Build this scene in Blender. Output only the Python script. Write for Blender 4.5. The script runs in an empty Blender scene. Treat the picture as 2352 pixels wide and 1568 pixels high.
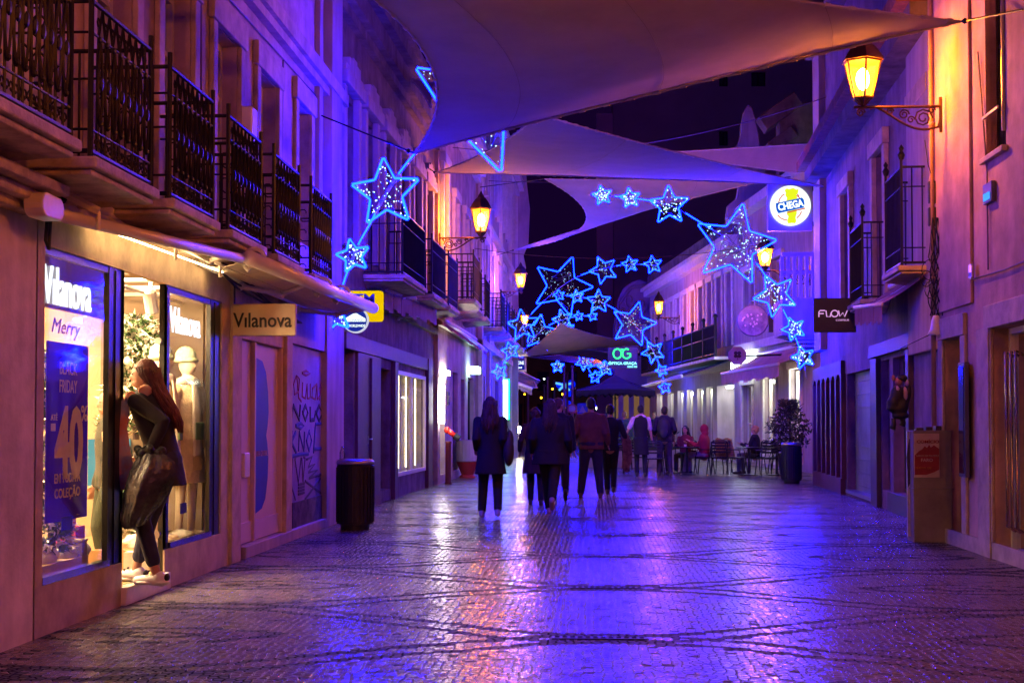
import bpy, bmesh, math, random
from mathutils import Vector, Matrix
random.seed(7)
PI = math.pi
SC = bpy.context.scene
COL = SC.collection

# ------------------------------------------------------------------ camera
F, CH = 3267.0, 1.35                       # focal length in photo pixels (2352 wide), camera height
PITCH, YAW = math.radians(1.8), math.radians(3.31)
SH = (188 - F * math.tan(PITCH)) / 2352
cam_d = bpy.data.cameras.new('camera')
cam = bpy.data.objects.new('camera', cam_d)
COL.objects.link(cam)
cam.location = (0, 0, CH)
cam.rotation_euler = (PI / 2 + PITCH, 0, YAW)
cam_d.sensor_width = 36
cam_d.lens = F / 2352 * 36
cam_d.shift_y = SH
cam_d.clip_start = .1
cam_d.clip_end = 2000
SC.camera = cam

# ------------------------------------------------------------------ world: night sky
w = bpy.data.worlds.new('World')
SC.world = w
w.use_nodes = True
bg = w.node_tree.nodes['Background']
bg.inputs[0].default_value = (.30, .03, .95, 1)
bg.inputs[1].default_value = .011
SC.view_settings.view_transform = 'Standard'
SC.view_settings.look = 'None'
SC.view_settings.exposure = .86
SC.view_settings.gamma = 1
SC.cycles.use_denoising = True
SC.cycles.max_bounces = 6
SC.cycles.transparent_max_bounces = 10
SC.cycles.sample_clamp_indirect = 4
SC.cycles.caustics_reflective = False
SC.cycles.caustics_refractive = False


def ray(x, y):
    dx = (x - 1176) / F
    dy = (784 - y) / F + SH * 2352 / F
    c, s = math.cos(PITCH), math.sin(PITCH)
    fy = c - dy * s
    z = s + dy * c
    cy, sy = math.cos(YAW), math.sin(YAW)
    return Vector((dx * cy - fy * sy, dx * sy + fy * cy, z))


def at(x, y, Y):
    r = ray(x, y)
    return r * (Y / r.y) + Vector((0, 0, CH))


def atX(x, y, X):
    r = ray(x, y)
    return r * (X / r.x) + Vector((0, 0, CH))


def gnd(x, y):
    r = ray(x, y)
    v = r * (-CH / r.z)
    v.z = 0
    return v


# ------------------------------------------------------------------ materials
MATS = {}


def nt_new(name):
    m = bpy.data.materials.new(name)
    m.use_nodes = True
    return m, m.node_tree.nodes, m.node_tree.links, m.node_tree.nodes['Principled BSDF']


def mat(name, col, rough=.7, metal=0, var=.25, scale=3.0, bump=.1, bscale=30., streak=0., spec=.5, dark=None, trans=0, thin=False):
    """plain procedural material: colour broken by two noises, fine bump"""
    if name in MATS:
        return MATS[name]
    m, N, L, b = nt_new(name)
    tc = N.new('ShaderNodeTexCoord')
    mp = N.new('ShaderNodeMapping')
    L.new(tc.outputs['Object'], mp.inputs[0])
    no = N.new('ShaderNodeTexNoise')
    no.inputs['Scale'].default_value = scale
    no.inputs['Detail'].default_value = 6
    no.inputs['Roughness'].default_value = .65
    L.new(mp.outputs[0], no.inputs['Vector'])
    cr = N.new('ShaderNodeValToRGB')
    d = dark or [c * (1 - var) for c in col]
    h = [min(1, c * (1 + var * .4)) for c in col]
    cr.color_ramp.elements[0].position = .33
    cr.color_ramp.elements[1].position = .67
    cr.color_ramp.elements[0].color = (*d, 1)
    cr.color_ramp.elements[1].color = (*h, 1)
    L.new(no.outputs[0], cr.inputs[0])
    out = cr.outputs[0]
    if streak:
        mp2 = N.new('ShaderNodeMapping')
        mp2.inputs['Scale'].default_value = (2.2, 2.2, .4)
        L.new(tc.outputs['Object'], mp2.inputs[0])
        n2 = N.new('ShaderNodeTexNoise')
        n2.inputs['Scale'].default_value = 2.5
        n2.inputs['Detail'].default_value = 5
        L.new(mp2.outputs[0], n2.inputs['Vector'])
        c2 = N.new('ShaderNodeValToRGB')
        c2.color_ramp.elements[0].position = .36
        c2.color_ramp.elements[1].position = .66
        c2.color_ramp.elements[0].color = (1 - streak, 1 - streak, 1 - streak, 1)
        c2.color_ramp.elements[1].color = (1, 1, 1, 1)
        L.new(n2.outputs[0], c2.inputs[0])
        mx = N.new('ShaderNodeMixRGB')
        mx.blend_type = 'MULTIPLY'
        mx.inputs[0].default_value = 1
        L.new(out, mx.inputs[1])
        L.new(c2.outputs[0], mx.inputs[2])
        out = mx.outputs[0]
    L.new(out, b.inputs['Base Color'])
    b.inputs['Roughness'].default_value = rough
    b.inputs['Metallic'].default_value = metal
    b.inputs['Specular IOR Level'].default_value = spec
    if bump:
        n3 = N.new('ShaderNodeTexNoise')
        n3.inputs['Scale'].default_value = bscale
        n3.inputs['Detail'].default_value = 4
        L.new(mp.outputs[0], n3.inputs['Vector'])
        bp = N.new('ShaderNodeBump')
        bp.inputs['Strength'].default_value = bump
        bp.inputs['Distance'].default_value = .02
        L.new(n3.outputs[0], bp.inputs['Height'])
        L.new(bp.outputs[0], b.inputs['Normal'])
    MATS[name] = m
    return m


def glow(name, col, strength):
    """material of things that give off light"""
    if name in MATS:
        return MATS[name]
    m, N, L, b = nt_new(name)
    N.remove(b)
    e = N.new('ShaderNodeEmission')
    e.inputs[0].default_value = (*col, 1)
    e.inputs[1].default_value = strength
    L.new(e.outputs[0], N['Material Output'].inputs[0])
    MATS[name] = m
    return m


def glass(name, tint=(.9, .9, .9), refl=1.0, opacity=0., body=(.02, .02, .03)):
    """flat pane: see-through with a Fresnel reflection, or partly opaque"""
    if name in MATS:
        return MATS[name]
    m, N, L, b = nt_new(name)
    N.remove(b)
    t = N.new('ShaderNodeBsdfTransparent')
    t.inputs[0].default_value = (*tint, 1)
    g = N.new('ShaderNodeBsdfGlossy')
    g.inputs[1].default_value = .03
    d = N.new('ShaderNodeBsdfDiffuse')
    d.inputs[0].default_value = (*body, 1)
    m1 = N.new('ShaderNodeMixShader')
    m1.inputs[0].default_value = opacity
    L.new(t.outputs[0], m1.inputs[1])
    L.new(d.outputs[0], m1.inputs[2])
    fr = N.new('ShaderNodeFresnel')
    fr.inputs[0].default_value = 1.5
    mu = N.new('ShaderNodeMath')
    mu.operation = 'MULTIPLY'
    mu.inputs[1].default_value = refl
    L.new(fr.outputs[0], mu.inputs[0])
    m2 = N.new('ShaderNodeMixShader')
    L.new(mu.outputs[0], m2.inputs[0])
    L.new(m1.outputs[0], m2.inputs[1])
    L.new(g.outputs[0], m2.inputs[2])
    L.new(m2.outputs[0], N['Material Output'].inputs[0])
    MATS[name] = m
    return m


# ------------------------------------------------------------------ mesh builder
class MB:
    def __init__(s):
        s.v = []
        s.f = []
        s.mi = []
        s.cur = 0

    def face(s, pts):
        i = len(s.v)
        s.v += [tuple(p) for p in pts]
        s.f.append(tuple(range(i, i + len(pts))))
        s.mi.append(s.cur)

    def add(s, vs, fs, M=None):
        i = len(s.v)
        s.v += [tuple(M @ Vector(p)) if M else tuple(p) for p in vs]
        for f in fs:
            s.f.append(tuple(i + k for k in f))
            s.mi.append(s.cur)
        return s

    def hexa(s, c):
        return s.add(c, [(0, 3, 2, 1), (4, 5, 6, 7), (0, 1, 5, 4), (1, 2, 6, 5), (2, 3, 7, 6), (3, 0, 4, 7)])

    def box(s, x0, x1, y0, y1, z0, z1, M=None):
        c = [Vector(p) for p in ((x0, y0, z0), (x1, y0, z0), (x1, y1, z0), (x0, y1, z0), (x0, y0, z1), (x1, y0, z1), (x1, y1, z1), (x0, y1, z1))]
        if M:
            c = [M @ p for p in c]
        return s.hexa(c)

    def ring_tube(s, rings, closed=False, cap=True):
        i = len(s.v)
        n = len(rings[0])
        for r in rings:
            s.v += [tuple(p) for p in r]
        m = len(rings)
        for a in range(m if closed else m - 1):
            for b in range(n):
                p = i + a * n + b
                q = i + a * n + (b + 1) % n
                r = i + ((a + 1) % m) * n + (b + 1) % n
                t = i + ((a + 1) % m) * n + b
                s.f.append((p, q, r, t))
                s.mi.append(s.cur)
        if cap and not closed:
            s.f.append(tuple(i + k for k in reversed(range(n))))
            s.f.append(tuple(i + (m - 1) * n + k for k in range(n)))
            s.mi += [s.cur, s.cur]
        return s

    def tube(s, pts, r, n=6, closed=False, flat=None, cap=True):
        """tube along pts; r number or list; flat=(vector, factor) squashes along vector"""
        P = [Vector(p) for p in pts]
        m = len(P)
        rs = r if isinstance(r, (list, tuple)) else [r] * m
        rings = []
        up = None
        for k in range(m):
            a = P[(k - 1) % m] if (closed or k > 0) else P[k]
            b = P[(k + 1) % m] if (closed or k < m - 1) else P[k]
            t = (b - a)
            if t.length < 1e-9:
                t = Vector((0, 0, 1))
            t.normalize()
            if up is None:
                up = Vector((0, 0, 1)) if abs(t.z) < .9 else Vector((1, 0, 0))
            sd = t.cross(up)
            if sd.length < 1e-6:
                sd = t.orthogonal()
            sd.normalize()
            up = sd.cross(t).normalized()
            rg = []
            for j in range(n):
                an = 2 * PI * j / n
                o = sd * (math.cos(an) * rs[k]) + up * (math.sin(an) * rs[k])
                if flat:
                    fv = Vector(flat[0])
                    o -= fv * o.dot(fv) * (1 - flat[1])
                rg.append(P[k] + o)
            rings.append(rg)
        return s.ring_tube(rings, closed, cap)

    def lathe(s, prof, c=(0, 0, 0), n=16, M=None, sx=1, sy=1):
        c = Vector(c)
        rings = []
        for r, z in prof:
            rg = [Vector((math.cos(2 * PI * j / n) * r * sx, math.sin(2 * PI * j / n) * r * sy, z)) for j in range(n)]
            rings.append([c + (M @ p if M else p) for p in rg])
        return s.ring_tube(rings)

    def ell(s, c, r, n=10, m=7, M=None):
        c = Vector(c)
        rx, ry, rz = r if isinstance(r, (tuple, list)) else (r, r, r)
        rings = []
        for a in range(m):
            t = PI * (a + .35) / (m - .3)
            rg = [Vector((rx * math.sin(t) * math.cos(2 * PI * j / n), ry * math.sin(t) * math.sin(2 * PI * j / n), -rz * math.cos(t))) for j in range(n)]
            rings.append([c + (M @ p if M else p) for p in rg])
        return s.ring_tube(rings)

    def loft(s, rows, n=16):
        """rows of (cx, cy, z, rx, ry)"""
        rings = [[Vector((cx + rx * math.cos(2 * PI * j / n), cy + ry * math.sin(2 * PI * j / n), z)) for j in range(n)] for cx, cy, z, rx, ry in rows]
        return s.ring_tube(rings)

    def prism(s, outline, o, ru, rv, depth):
        """flat outline (u,v) on plane o+u*ru+v*rv, thickened by vector depth"""
        o, ru, rv, dv = Vector(o), Vector(ru), Vector(rv), Vector(depth)
        a = [o + ru * u + rv * v for u, v in outline]
        n = len(a)
        return s.add(a + [p + dv for p in a], [tuple(range(n)), tuple(reversed(range(n, 2 * n)))] + [(k, (k + 1) % n, n + (k + 1) % n, n + k) for k in range(n)])

    def build(s, name, m=None, parent=None, smooth=False, remesh=0, bevel=0, solid=0, rel=True):
        me = bpy.data.meshes.new(name)
        off = Vector((0, 0, 0))
        if parent is not None and rel:
            p = parent
            while p is not None:
                off += p.location
                p = p.parent
        me.from_pydata([(a - off.x, b - off.y, c - off.z) for a, b, c in s.v], [], s.f)
        ms = m if isinstance(m, (list, tuple)) else [m]
        for k in ms:
            if k:
                me.materials.append(k)
        if len(ms) > 1:
            me.polygons.foreach_set('material_index', s.mi)
        me.update()
        bm = bmesh.new()
        bm.from_mesh(me)
        bmesh.ops.recalc_face_normals(bm, faces=bm.faces)
        bm.to_mesh(me)
        bm.free()
        if smooth:
            me.polygons.foreach_set('use_smooth', [True] * len(me.polygons))
        o = bpy.data.objects.new(name, me)
        COL.objects.link(o)
        if parent is not None:
            o.parent = parent
        if remesh:
            r = o.modifiers.new('r', 'REMESH')
            r.mode = 'VOXEL'
            r.voxel_size = remesh
            r.use_smooth_shade = True
            sm = o.modifiers.new('s', 'SMOOTH')
            sm.iterations = 4
        if bevel:
            b = o.modifiers.new('b', 'BEVEL')
            b.width = bevel
            b.segments = 2
            b.limit_method = 'ANGLE'
        if solid:
            b = o.modifiers.new('t', 'SOLIDIFY')
            b.thickness = solid
        return o


def build_each(mb, name, m=None, parent=None, **k):
    """one object per connected piece"""
    par = list(range(len(mb.v)))

    def find(a):
        while par[a] != a:
            par[a] = par[par[a]]
            a = par[a]
        return a
    for f in mb.f:
        r = find(f[0])
        for v in f[1:]:
            par[find(v)] = r
    groups = {}
    for i, f in enumerate(mb.f):
        groups.setdefault(find(f[0]), []).append(f)
    out = []
    for g in groups.values():
        q = MB()
        ids = {}
        for f in g:
            for v in f:
                if v not in ids:
                    ids[v] = len(q.v)
                    q.v.append(mb.v[v])
            q.f.append(tuple(ids[v] for v in f))
            q.mi.append(0)
        out.append(q.build(name, m, parent, **k))
    return out


def surround(fac, parent, a0, a1, w0, w1, side, top, d, m, over=0, name='window_surround'):
    mb = MB()
    fac.box(mb, a0 - side, a0 - .002, w0, w1, .002, d)
    fac.box(mb, a1 + .002, a1 + side, w0, w1, .002, d)
    fac.box(mb, a0 - side - over, a1 + side + over, w1 + .002, w1 + top, .002, d * 1.4)
    return mb.build(name, m, parent, bevel=.01)


def tag(o, label=None, cat=None, group=None, kind=None):
    if label:
        o['label'] = label
    if cat:
        o['category'] = cat
    if group:
        o['group'] = group
    if kind:
        o['kind'] = kind
    return o


def thing(name, label, cat, loc=(0, 0, 0), group=None, rz=0):
    o = bpy.data.objects.new(name, None)
    o.empty_display_size = .1
    COL.objects.link(o)
    o.location = loc
    o.rotation_euler = (0, 0, rz)
    return tag(o, label, cat, group)


def dup(o, loc=None, rz=None, label=None, scale=None, parent=None):
    def cp(s, par):
        c = s.copy()
        COL.objects.link(c)
        c.parent = par
        for k in [k for k in bpy.data.objects if k.parent == s]:
            cp(k, c)
        return c
    c = cp(o, parent)
    if loc is not None:
        c.location = loc
    if rz is not None:
        c.rotation_euler = (0, 0, rz)
    if scale is not None:
        c.scale = (scale, scale, scale)
    if label:
        c['label'] = label
    return c


def text(mb, s, o, ru, rv, w=None, h=None, depth=.004, bold=0, align='c', shear=0):
    """lettering fitted to width w / height h (metres), centred on o, reading along ru, up rv"""
    cu = bpy.data.curves.new('t', 'FONT')
    cu.body = s
    cu.size = 1
    cu.extrude = .01
    cu.offset = bold
    cu.shear = shear
    cu.resolution_u = 3
    ob = bpy.data.objects.new('t', cu)
    COL.objects.link(ob)
    dg = bpy.context.evaluated_depsgraph_get()
    me = bpy.data.meshes.new_from_object(ob.evaluated_get(dg))
    vs = [v.co.copy() for v in me.vertices]
    fs = [tuple(p.vertices) for p in me.polygons]
    bpy.data.objects.remove(ob)
    bpy.data.curves.remove(cu)
    bpy.data.meshes.remove(me)
    x0, x1 = min(v.x for v in vs), max(v.x for v in vs)
    y0, y1 = min(v.y for v in vs), max(v.y for v in vs)
    kx = w / (x1 - x0) if w else None
    ky = h / (y1 - y0) if h else None
    kx = kx or ky
    ky = ky or kx
    o, ru, rv = Vector(o), Vector(ru).normalized(), Vector(rv).normalized()
    n = ru.cross(rv)
    cx, cy = (x0 + x1) / 2, (y0 + y1) / 2
    if align == 'l':
        cx = x0
    mb.add([o + ru * ((v.x - cx) * kx) + rv * ((v.y - cy) * ky) + n * (depth * (1 if v.z > 0 else 0)) for v in vs], fs)
    return mb


# ------------------------------------------------------------------ facade frame
class Fac:
    def __init__(s, p0, p1):
        s.p0, s.p1 = Vector((*p0, 0)), Vector((*p1, 0))
        s.u = (s.p1 - s.p0)
        s.L = s.u.length
        s.u.normalize()
        n = Vector((-s.u.y, s.u.x, 0))
        if n.x * (s.p0.x + s.p1.x) > 0:
            n = -n
        s.n = n

    def w(s, a, z, d=0):
        return s.p0 + s.u * a + s.n * d + Vector((0, 0, z))

    def hit(s, x, y, d=0):
        r = ray(x, y)
        o = s.p0 + s.n * d
        t = (o - Vector((0, 0, CH))).dot(s.n) / r.dot(s.n)
        P = r * t + Vector((0, 0, CH))
        return (P - o).dot(s.u), P.z

    def s(s, x, d=0):
        return s.hit(x, 972, d)[0]

    def z(s, x, y, d=0):
        return s.hit(x, y, d)[1]

    def box(s, mb, a0, a1, z0, z1, d0, d1):
        return mb.hexa([s.w(a0, z0, d0), s.w(a1, z0, d0), s.w(a1, z0, d1), s.w(a0, z0, d1), s.w(a0, z1, d0), s.w(a1, z1, d0), s.w(a1, z1, d1), s.w(a0, z1, d1)])

    def wall(s, mb, a0, a1, z0, z1, holes=(), dep=.22, d=0, thick=.5, roof=True):
        A = sorted({a0, a1, *[min(max(h[k], a0), a1) for h in holes for k in (0, 1)]})
        Z = sorted({z0, z1, *[min(max(h[k], z0), z1) for h in holes for k in (2, 3)]})
        for i in range(len(A) - 1):
            for j in range(len(Z) - 1):
                ca, cz = (A[i] + A[i + 1]) / 2, (Z[j] + Z[j + 1]) / 2
                if any(h[0] < ca < h[1] and h[2] < cz < h[3] for h in holes):
                    continue
                mb.face([s.w(A[i], Z[j], d), s.w(A[i + 1], Z[j], d), s.w(A[i + 1], Z[j + 1], d), s.w(A[i], Z[j + 1], d)])
        for h in holes:
            b0, b1, c0, c1 = h[:4]
            q = h[4] if len(h) > 4 else dep
            mb.face([s.w(b0, c0, d), s.w(b0, c1, d), s.w(b0, c1, d - q), s.w(b0, c0, d - q)])
            mb.face([s.w(b1, c0, d), s.w(b1, c1, d), s.w(b1, c1, d - q), s.w(b1, c0, d - q)])
            mb.face([s.w(b0, c1, d), s.w(b1, c1, d), s.w(b1, c1, d - q), s.w(b0, c1, d - q)])
            mb.face([s.w(b0, c0, d), s.w(b1, c0, d), s.w(b1, c0, d - q), s.w(b0, c0, d - q)])
        for a in (a0, a1):
            mb.face([s.w(a, z0, d), s.w(a, z1, d), s.w(a, z1, d - thick), s.w(a, z0, d - thick)])
        if roof:
            mb.face([s.w(a0, z1, d), s.w(a1, z1, d), s.w(a1, z1, d - thick), s.w(a0, z1, d - thick)])
        return mb

    def window(s, parent, a0, a1, z0, z1, fm, gm, d=-.16, bars=(1, 2), fw=.06, name='window', label=None):
        mb = MB()
        s.box(mb, a0, a0 + fw, z0, z1, d, d + .05)
        s.box(mb, a1 - fw, a1, z0, z1, d, d + .05)
        s.box(mb, a0 + fw, a1 - fw, z1 - fw, z1, d, d + .048)
        s.box(mb, a0 + fw, a1 - fw, z0, z0 + fw, d, d + .048)
        for k in range(bars[0]):
            c = a0 + (a1 - a0) * (k + 1) / (bars[0] + 1)
            s.box(mb, c - fw * .45, c + fw * .45, z0 + fw, z1 - fw, d, d + .045)
        for k in range(bars[1]):
            c = z0 + (z1 - z0) * (k + 1) / (bars[1] + 1)
            s.box(mb, a0 + fw, a1 - fw, c - fw * .3, c + fw * .3, d, d + .04)
        o = mb.build(name, fm, parent)
        if label:
            o['label'] = label
        p = MB()
        p.face([s.w(a0, z0, d + .01), s.w(a1, z0, d + .01), s.w(a1, z1, d + .01), s.w(a0, z1, d + .01)])
        p.build('pane', gm, o)
        return o

# ------------------------------------------------------------------ palette
plaster = mat('plaster pale', (.54, .38, .36), .85, scale=1.6, var=.42, streak=.14, bump=.25)
plaster2 = mat('plaster cream', (.54, .36, .27), .85, scale=1.6, var=.22, streak=.15, bump=.2)
plaster_d = mat('plaster aged', (.22, .15, .16), .9, scale=2.0, var=.5, streak=.25, bump=.4)
plaster_w = mat('plaster white', (.46, .35, .38), .8, scale=1.4, var=.15, streak=.25, bump=.15)
stone = mat('limestone trim', (.50, .38, .29), .75, scale=3.5, var=.35, streak=.0, bump=.25, bscale=14)
stone_w = mat('stone frame pale', (.66, .60, .56), .75, scale=5, var=.2, bump=.2)
slab_m = mat('balcony stone', (.58, .48, .42), .85, scale=4, var=.5, bump=.5)
iron = mat('black iron', (.018, .016, .02), .45, .6, var=.3, bump=.05)
iron_g = mat('grey painted iron', (.10, .09, .13), .5, .5, var=.3, bump=.05)
steel = mat('brushed steel', (.45, .43, .42), .32, 1, var=.2, bump=.05)
alu = mat('white aluminium', (.82, .76, .72), .4, .1, var=.12, bump=.03)
canvas = mat('cream canvas', (.85, .74, .52), .9, scale=6, var=.12, bump=.15, bscale=200)
dframe = mat('dark shop frame', (.014, .012, .012), .35, .3, var=.2, bump=.02)
maroon = mat('maroon painted wood', (.10, .022, .04), .5, scale=6, var=.3, bump=.1)
darkwood = mat('dark wood', (.045, .025, .035), .5, scale=6, var=.4, bump=.15)
paint_w = mat('pale painted joinery', (.62, .55, .52), .5, scale=4, var=.15, bump=.05)
rooftile = mat('clay roof tile', (.32, .09, .05), .85, scale=8, var=.5, bump=.6, bscale=12)
black = mat('black', (.01, .01, .012), .6, var=.2, bump=0)
greyshut = mat('grey metal shutter', (.22, .24, .26), .5, .4, scale=1.2, var=.5, bump=.1)
shopglass = glass('shop glass', (.98, .97, .95), .28)
darkglass = glass('dark window glass', (.25, .25, .3), 2.2, .75, (.012, .012, .03))
warmglass = glass('lit window glass', (.95, .9, .8), .35, .04, (.5, .4, .3))
sailmat = mat('taupe shade cloth', (.48, .35, .35), .85, scale=1.5, var=.14, bump=.35, bscale=420)

# ------------------------------------------------------------------ ground: wet Portuguese pavement
def ground_mat():
    m, N, L, b = nt_new('wet cobbles')

    def V(x):
        return x

    def M(op, a, c=None, d=None):
        n = N.new('ShaderNodeMath')
        n.operation = op
        for k, v in enumerate((a, c, d)):
            if v is None:
                continue
            if isinstance(v, (int, float)):
                n.inputs[k].default_value = v
            else:
                L.new(v, n.inputs[k])
        return n.outputs[0]
    tc = N.new('ShaderNodeTexCoord')
    sp = N.new('ShaderNodeSeparateXYZ')
    L.new(tc.outputs['Object'], sp.inputs[0])
    wob = N.new('ShaderNodeTexNoise')
    wob.inputs['Scale'].default_value = .8
    L.new(tc.outputs['Object'], wob.inputs['Vector'])
    wv = M('MULTIPLY', M('SUBTRACT', wob.outputs[0], .5), .35)
    P, W = 2.8, 5.8

    def wave(xx):
        return M('MULTIPLY', M('SUBTRACT', 1, M('COSINE', M('MULTIPLY', M('SUBTRACT', xx, .1), 2 * PI / W))), .7)
    x0 = sp.outputs[0]
    y0 = M('ADD', sp.outputs[1], wv)
    # stones laid in rows that follow the curves
    row = M('ADD', y0, M('MULTIPLY', wave(x0), .6))
    cb = N.new('ShaderNodeCombineXYZ')
    L.new(x0, cb.inputs[0])
    L.new(row, cb.inputs[1])
    vo = N.new('ShaderNodeTexVoronoi')
    vo.voronoi_dimensions = '2D'
    vo.feature = 'DISTANCE_TO_EDGE'
    vo.inputs['Scale'].default_value = 18
    vo.inputs['Randomness'].default_value = .6
    L.new(cb.outputs[0], vo.inputs['Vector'])
    vc = N.new('ShaderNodeTexVoronoi')
    vc.voronoi_dimensions = '2D'
    vc.inputs['Scale'].default_value = 18
    vc.inputs['Randomness'].default_value = .6
    L.new(cb.outputs[0], vc.inputs['Vector'])
    sc = N.new('ShaderNodeSeparateColor')
    L.new(vc.outputs['Color'], sc.inputs[0])
    # the dark bands are made of whole stones: pattern read at each stone's centre
    pc = N.new('ShaderNodeSeparateXYZ')
    L.new(vc.outputs['Position'], pc.inputs[0])
    x = pc.outputs[0]
    f = wave(x)
    y = M('SUBTRACT', pc.outputs[1], M('MULTIPLY', f, .6))

    def lines(yy):
        q = M('SUBTRACT', M('FLOORED_MODULO', M('SUBTRACT', yy, 9 - P / 2), P), P / 2)
        a = M('ABSOLUTE', M('SUBTRACT', M('ABSOLUTE', q), .15))
        return M('LESS_THAN', a, .055)
    yc = M('SUBTRACT', M('FLOORED_MODULO', M('SUBTRACT', y, 9 - P / 2), P), P / 2)
    xc = M('SUBTRACT', M('FLOORED_MODULO', M('ADD', x, 2.8 + W / 2), W), W / 2)
    rr = M('SQRT', M('ADD', M('MULTIPLY', M('MULTIPLY', xc, xc), .16), M('MULTIPLY', yc, yc)))
    ring = M('MULTIPLY', M('LESS_THAN', M('ABSOLUTE', M('SUBTRACT', M('FLOORED_MODULO', rr, .20), .10)), .028), M('LESS_THAN', rr, .42))
    band = M('MAXIMUM', M('MAXIMUM', lines(M('SUBTRACT', y, f)), lines(M('ADD', y, f))), ring)
    band = M('MAXIMUM', band, M('GREATER_THAN', sc.outputs[1], .965))
    edge = M('MINIMUM', M('MULTIPLY', vo.outputs[0], 6), 1)
    big = N.new('ShaderNodeTexNoise')
    big.inputs['Scale'].default_value = .55
    big.inputs['Detail'].default_value = 5
    L.new(tc.outputs['Object'], big.inputs['Vector'])
    # colours
    lum = M('ADD', .10, M('MULTIPLY', sc.outputs[0], .17))
    lum = M('MULTIPLY', lum, M('ADD', .55, M('MULTIPLY', big.outputs[0], .8)))
    wear = N.new('ShaderNodeTexNoise')
    wear.inputs['Scale'].default_value = 2.2
    wear.inputs['Detail'].default_value = 8
    wear.inputs['Roughness'].default_value = .7
    L.new(tc.outputs['Object'], wear.inputs['Vector'])
    lum = M('MULTIPLY', lum, M('MINIMUM', 1.1, M('MAXIMUM', .35, M('ADD', -.35, M('MULTIPLY', wear.outputs[0], 2.6)))))
    lum = M('MULTIPLY', lum, M('SUBTRACT', 1, M('MULTIPLY', band, .78)))
    lum = M('MULTIPLY', lum, M('ADD', .15, M('MULTIPLY', edge, .85)))
    cc = N.new('ShaderNodeCombineColor')
    L.new(lum, cc.inputs[0])
    L.new(M('MULTIPLY', lum, .80), cc.inputs[1])
    L.new(M('MULTIPLY', lum, .55), cc.inputs[2])
    L.new(cc.outputs[0], b.inputs['Base Color'])
    # wetness
    ro = M('ADD', M('MULTIPLY', sc.outputs[1], .10), M('MULTIPLY', M('SUBTRACT', 1, big.outputs[0]), .16))
    ro = M('ADD', ro, .05)
    ro = M('ADD', ro, M('MULTIPLY', M('SUBTRACT', 1, edge), .4))
    ro = M('ADD', ro, M('MULTIPLY', band, .35))
    L.new(ro, b.inputs['Roughness'])
    L.new(M('MULTIPLY', M('SUBTRACT', .85, M('MULTIPLY', band, .65)), M('POWER', edge, .8)), b.inputs['Specular IOR Level'])
    fine = N.new('ShaderNodeTexNoise')
    fine.inputs['Scale'].default_value = 26
    fine.inputs['Detail'].default_value = 3
    L.new(tc.outputs['Object'], fine.inputs['Vector'])
    hgt = M('ADD', M('MULTIPLY', M('POWER', edge, .5), 1), M('MULTIPLY', fine.outputs[0], .40))
    hgt = M('ADD', hgt, M('MULTIPLY', sc.outputs[2], .5))
    bp = N.new('ShaderNodeBump')
    bp.inputs['Strength'].default_value = .8
    bp.inputs['Distance'].default_value = .010
    L.new(hgt, bp.inputs['Height'])
    vs = N.new('ShaderNodeVectorMath')
    vs.operation = 'SUBTRACT'
    L.new(vc.outputs['Color'], vs.inputs[0])
    vs.inputs[1].default_value = (.5, .5, .5)
    vm = N.new('ShaderNodeVectorMath')
    vm.operation = 'MULTIPLY'
    L.new(vs.outputs[0], vm.inputs[0])
    vm.inputs[1].default_value = (.05, .16, 0)
    ge = N.new('ShaderNodeNewGeometry')
    va = N.new('ShaderNodeVectorMath')
    L.new(vm.outputs[0], va.inputs[0])
    L.new(ge.outputs['Normal'], va.inputs[1])
    vn = N.new('ShaderNodeVectorMath')
    vn.operation = 'NORMALIZE'
    L.new(va.outputs[0], vn.inputs[0])
    L.new(vn.outputs[0], bp.inputs['Normal'])
    L.new(bp.outputs[0], b.inputs['Normal'])
    return m


mb = MB()
mb.face([(-160, -40, 0), (160, -40, 0), (160, 400, 0), (-160, 400, 0)])
tag(mb.build('pavement', ground_mat()), kind='structure')

# ------------------------------------------------------------------ LEFT: near neighbour house at the picture's edge
LW = Fac((-3.5, -6), (-3.5, 8.75))
t = thing('corner_house', 'pale plastered house pier at the far left edge beside the clothes shop', 'building', (-3.5, 8, 0))
mb = MB()
LW.wall(mb, 0, 14.75, 0, 9.5, [(2, 4, 0, 2.6), (6, 8.5, .5, 2.6)])
mb.build('wall', mat('whitewashed plaster', (.78, .66, .66), .85, scale=1.6, var=.35, streak=.15, bump=.2), t)
mb = MB()
LW.box(mb, 2, 4, 0, 2.6, -.25, -.2)
mb.build('door', darkwood, t)
LW.window(t, 6, 8.5, .5, 2.6, dframe, darkglass)
mb = MB()
a = LW.s(52)
for k, (dd, z0) in enumerate(((.10, 2.62), (.17, 2.68), (.26, 2.75))):
    LW.box(mb, a - 1.4, a - .05 + .06 * k, z0, z0 + .069, .002, dd)
mb.build('cornice', slab_m, t, bevel=.015)
mb = MB()
for k in range(2):
    LW.box(mb, 12.6 + k, 12.68 + k, .6, 2.4, 0.002, .03)
mb.build('pilaster_strip', stone, t)

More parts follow.
